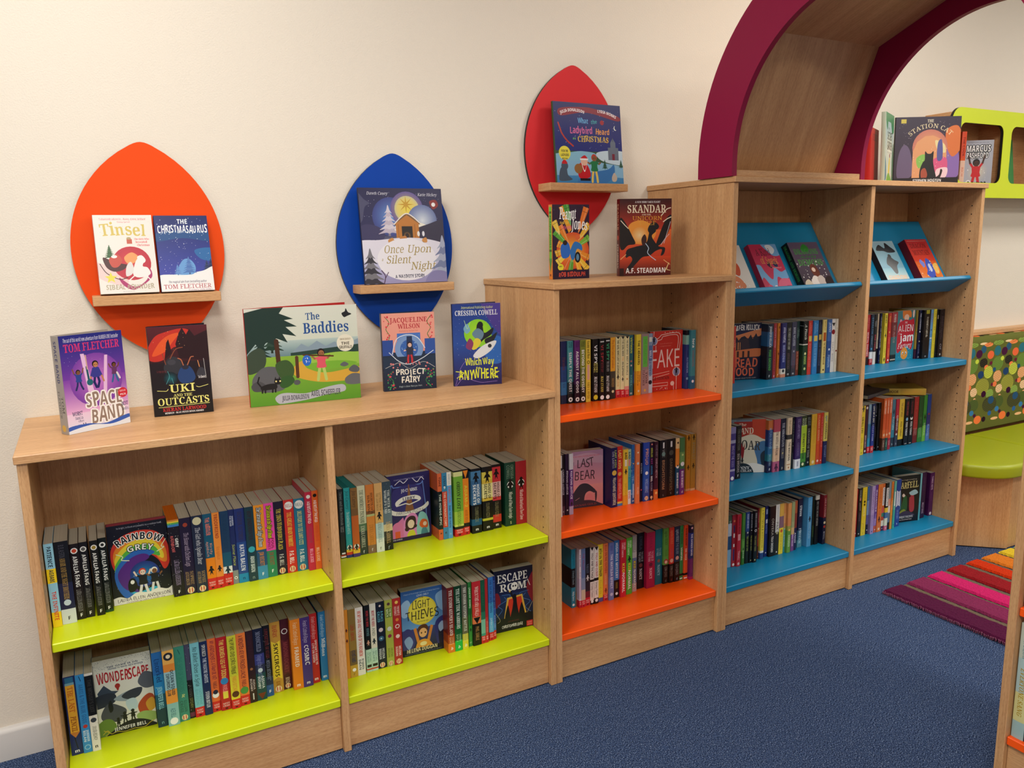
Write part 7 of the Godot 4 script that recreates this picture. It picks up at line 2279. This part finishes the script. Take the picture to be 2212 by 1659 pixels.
b 1a1a3a 84,70 96,62 104,72 102,96 88,98
b 8aa8d8 4,76 16,70 24,80 14,90
b 9ab4dc 84,62 94,56 98,66 88,72
p d8883a 26,60 32,58 40,82 34,84
p d8883a 66,58 72,60 62,84 56,82
b 5a3420 36,66 38,58 50,55 58,58 60,66 54,64 42,64
e 48 68 9.4 11 f0b878
e 44 68 1.6 2 3a2418
e 53 68 1.6 2 3a2418
b e8a03a 30,96 34,82 48,78 62,82 70,94 50,100
e 48 85 8 5 f4e8a0
r 0 90 100 100 161a30
t 6 4 90 6 bcd n A book of the strange madness and deep loveliness
t 36 8 64 11 e8eef8 n LOOK LIVELY
t 42 11.5 52 14.5 222a2a nj THE
t 24 17 66 29 1c1c24 nj LIGHT
t 10 33 86 46 1c1c24 nj THIEVES
t 34 49 62 51 4a4a2a n They stole the light
t 8 90 80 95.5 f0e4b0 sj HELENA DUGGAN
t 4 97 90 98.6 9aa n AUTHOR OF THE BESTSELLING A PLACE CALLED PERFECT
@escape 129 198 14162a
g 0 0 100 40 15162c 1c2450
g 0 40 100 100 22386a 12162a
b 8a2030 84,30 104,10 104,60 90,50
b 8a2030 -4,40 10,36 16,54 -4,60
l 4a74b8 1.4 6,74 20,64 10,56 30,50 26,44
l 4a74b8 1.4 94,76 80,66 92,58 72,50 80,44
l 4a74b8 1.2 20,40 40,42 36,50
l 4a74b8 1.2 88,40 66,42 70,50
p e8b84a 24,80 33,46 72,44 82,76
p d83a24 29,78 37,49 69,47 76,74
b 15131c 40,84 46,64 48,52 44,44 40,38 44,37 50,46 56,46 58,58 62,84
e 52 45 4.6 5 15131c
b 15131c 26,82 32,62 36,60 40,82
b 15131c 62,80 68,60 72,60 78,80
e 40 35 2.6 4 f0c860
r 0 80 100 100 14161f
b 14161f -4,82 20,78 50,84 80,76 104,78 104,90 -4,90
l d8c890 .8 2,66 14,80 8,84
l d8c890 .8 98,60 84,76
t 8 7 86 20 f4f2ee r ESCAPE
t 14 23 84 35 f4f2ee r RO M
e 52 29 9 10 f4f2ee
e 49 28.6 2 2.4 15162c
e 55 28.6 2 2.4 15162c
l f4f2ee 1.6 86,22 92,32
t 34 84 62 86 6a2a30 s CAN YOU FIND THE ANSWER
t 18 90 72 94.6 f4f2ee sj CHRISTOPHER EDGE
r 82 90 98 99 d8302e
t 84 92 96 94 fcc n NOSY
t 84 95.4 96 97.4 fcc n CROW
@fake 129 198 3a1c1c
r 0 0 100 100 c83028
l f0d8d0 1.6 12,0 12,12 24,12 32,8 40,6 90,6 90,32
l f0d8d0 1.6 18,16 34,14 42,9 84,9 84,32
l f0d8d0 1.6 8,24 8,34
l f0d8d0 1.6 18,24 18,32
l f0b0a0 1.6 2,72 60,68
l f0b0a0 1.6 2,78 60,72
l f0d8d0 1.6 82,78 82,100
l f0d8d0 1.4 74,90 74,100
s f0d8d0 14 3 2 44 2 94 4
e 12 16 11 11 f0dcd8
e 12 16 9 9 8a94c4
fig 12 22 13 15182a 15182a 15182a 15182a 20
e 82 70 12 12 f0dcd8
e 82 70 10 10 8a94c4
fig 82 77 14 15182a 15182a 15182a 15182a 20
t 30 20 68 22 e88a7a n A connected world can be
t 30 24 64 26 e88a7a n a dangerous place
t 2 31 94 61 f4d8d4 n FAKE
t 8 76 60 81 5a1c1c s ELE FOUNTAIN
r 8 86 56 92 f0c8c0
r 9 87 55 91 c83028
e 70 89 6 6 f0d0c8
s f4e4dc 12 5 2 20 94 54 98
@bear 118 186 c88a94
g 0 0 100 60 b088a8 e89aa4
g 0 60 100 100 f0a09c e08a8a
b c8a0b4 0,10 60,4 104,14 104,24 40,20 0,26
t 8 8 90 10 d84a5a m AN INTERNATIONAL BESTSELLER
t 4 18 16 24 7a6a84 n THE
t 22 14 72 28 2a1c24 nj LAST
t 14 34 76 50 2a1c24 nj BEAR
t 30 52 60 54 d86a7a n the magical award winner
b 33333f 2,92 6,80 20,66 34,58 52,58 66,64 78,72 74,76 60,72 48,76 44,88 50,100 -4,106
b e88a8e 50,80 62,76 72,86 60,94 48,92
b 33303c 76,76 80,73 82,78 80,90 77,90
b 3a3340 -4,94 30,88 60,88 86,94 104,104 -4,106
l e8a0a0 1 18,86 30,82
t 6 94 80 97 b04a4a mj HANNAH GOLD
@dread 129 198 141f38
g 0 0 100 22 14183a 22305a
b e08a5a -4,24 30,20 70,14 104,10 104,22 60,26 20,32 -4,32
g 0 26 100 60 d8804a 1f2a44
p 1c2238 -2,34 4,24 8,34 14,25 20,32 26,23 32,30 40,24 50,22 60,28 68,20 74,28 84,18 90,26 102,20 102,50 -2,50
p 3a2c3a 16,42 28,30 60,26 66,42 64,50 18,50
r 22 34 25 46 e89a5a
r 30 33 33 46 e89a5a
r 36 33 38 46 e89a5a
b d87a4a 2,50 50,46 100,46 98,58 80,62 50,60 10,60
r 28 49 34 60 3a2428
r 44 49 50 60 3a2428
r 60 49 66 60 3a2428
r 0 60 100 100 1a1e38
t 0 3 94 12 f4f0ea sj JENNIFER KILLICK
t 2 62 92 78 e06a4a sj DREAD
t 2 80 82 94 e06a4a sj WOOD
t 4 96.6 88 98.4 ccc n SOME NIGHTMARES REFUSE TO STAY ASLEEP
@roar 129 198 2a3a6a
g 0 0 100 40 8aa8b8 c04a34
b c84a34 40,-4 104,-4 104,40 80,40 50,30
b 7a8a9a 20,-4 60,-4 50,14 20,12
r 10 4 62 18 a83028
b a83028 10,10 60,10 50,26 40,36 28,28 12,26
b e4dcc4 -4,44 20,36 60,28 90,36 104,46 104,104 -4,104
b c8d4dc -4,70 10,60 20,76 10,96 -4,100
b 4a7aa8 70,50 104,44 104,100 84,96 78,76
b 2a3a4a 88,66 104,60 104,90 92,86
t 22 7 44 12 f0e0c8 ri The
t 16 16 66 27 f0e0c8 rj LAND
t 14 40 86 57 4a4a4a rj ROAR
b 8a1f24 28,56 32,44 38,52 42,44 40,66 36,78 32,66
b f4f2ec -4,90 20,80 40,84 70,82 104,90 104,104 -4,104
b 22303a 10,104 20,86 40,82 60,88 66,104
fig 36 84 12 15181c 15181c 15181c 15181c 6
t 16 88 58 93 f4f4f4 r JENNY
t 6 94 64 98.6 f4f4f4 r MCLACHLAN
@alien 112 196 b8923a
g 0 0 100 100 3a7a80 1f94b8
b e0782a 30,-2 52,-2 74,2 76,14 50,10 34,16
e 52 14 13 12 f0c0a4
e 22 20 6 6 e8a0b8
b f0d0c0 84,4 90,-2 94,4 92,14 86,14
b cc2038 10,28 30,20 50,18 70,20 92,18 96,40 92,64 84,80 60,72 30,80 10,84 6,60
t 44 22 58 26 fff n THE
t 12 29 92 42 fff nj ALIEN
t 14 45 26 47 fff n IN THE
t 24 47 94 62 fff sj jam
t 12 66 84 76 fff mi Factory
b f0a03a 32,82 48,74 66,82 66,94 50,99 34,94
e 42 86 4 5 f4f4f0
e 58 86 4 5 f4f4f0
e 43 87 2 2.6 222
e 57 87 2 2.6 222
s bfe4ee 20 4 2 4 80 98 98
@star 124 198 5ab0c4
r 0 0 100 100 12141f
t 20 8 84 10.5 d8d0b8 n The magic is waiting
t 0 14 92 27 e0d48a rj STARFELL
b 4a8aa8 10,50 16,34 24,34 26,70 10,70
b b03a4a 60,40 76,44 80,76 62,76
b a8d0d8 56,38 80,32 92,40 70,44
b 22603a 26,74 36,46 46,42 52,60 50,76 34,80
e 36 42 6 6 e8d8c8
b 1c1a24 34,36 52,36 64,46 50,46
b 8a9a3a 22,78 40,72 50,80 34,84
b c84a5a 4,84 16,68 24,84
b 3a3450 14,88 46,76 84,88
t 6 87 78 91.5 f4f4f4 r DOMINIQUE VALENTE
t 24 94 74 96 dcc s ILLUSTRATED
@sang 250 290 7fb0bc
g 0 0 100 100 b8d4d8 cfdcc0
b e8d87a 10,40 40,30 60,50 40,70 10,66
b 5a94a8 -4,70 30,74 60,90 20,104 -4,104
t 20 10 80 30 a8882a rij Everyone
t 30 34 70 50 a8882a rij Sang
s 3a6a8a 26 4 3 4 4 96 96
@plain 130 200 888888
r 0 0 100 100 888"""
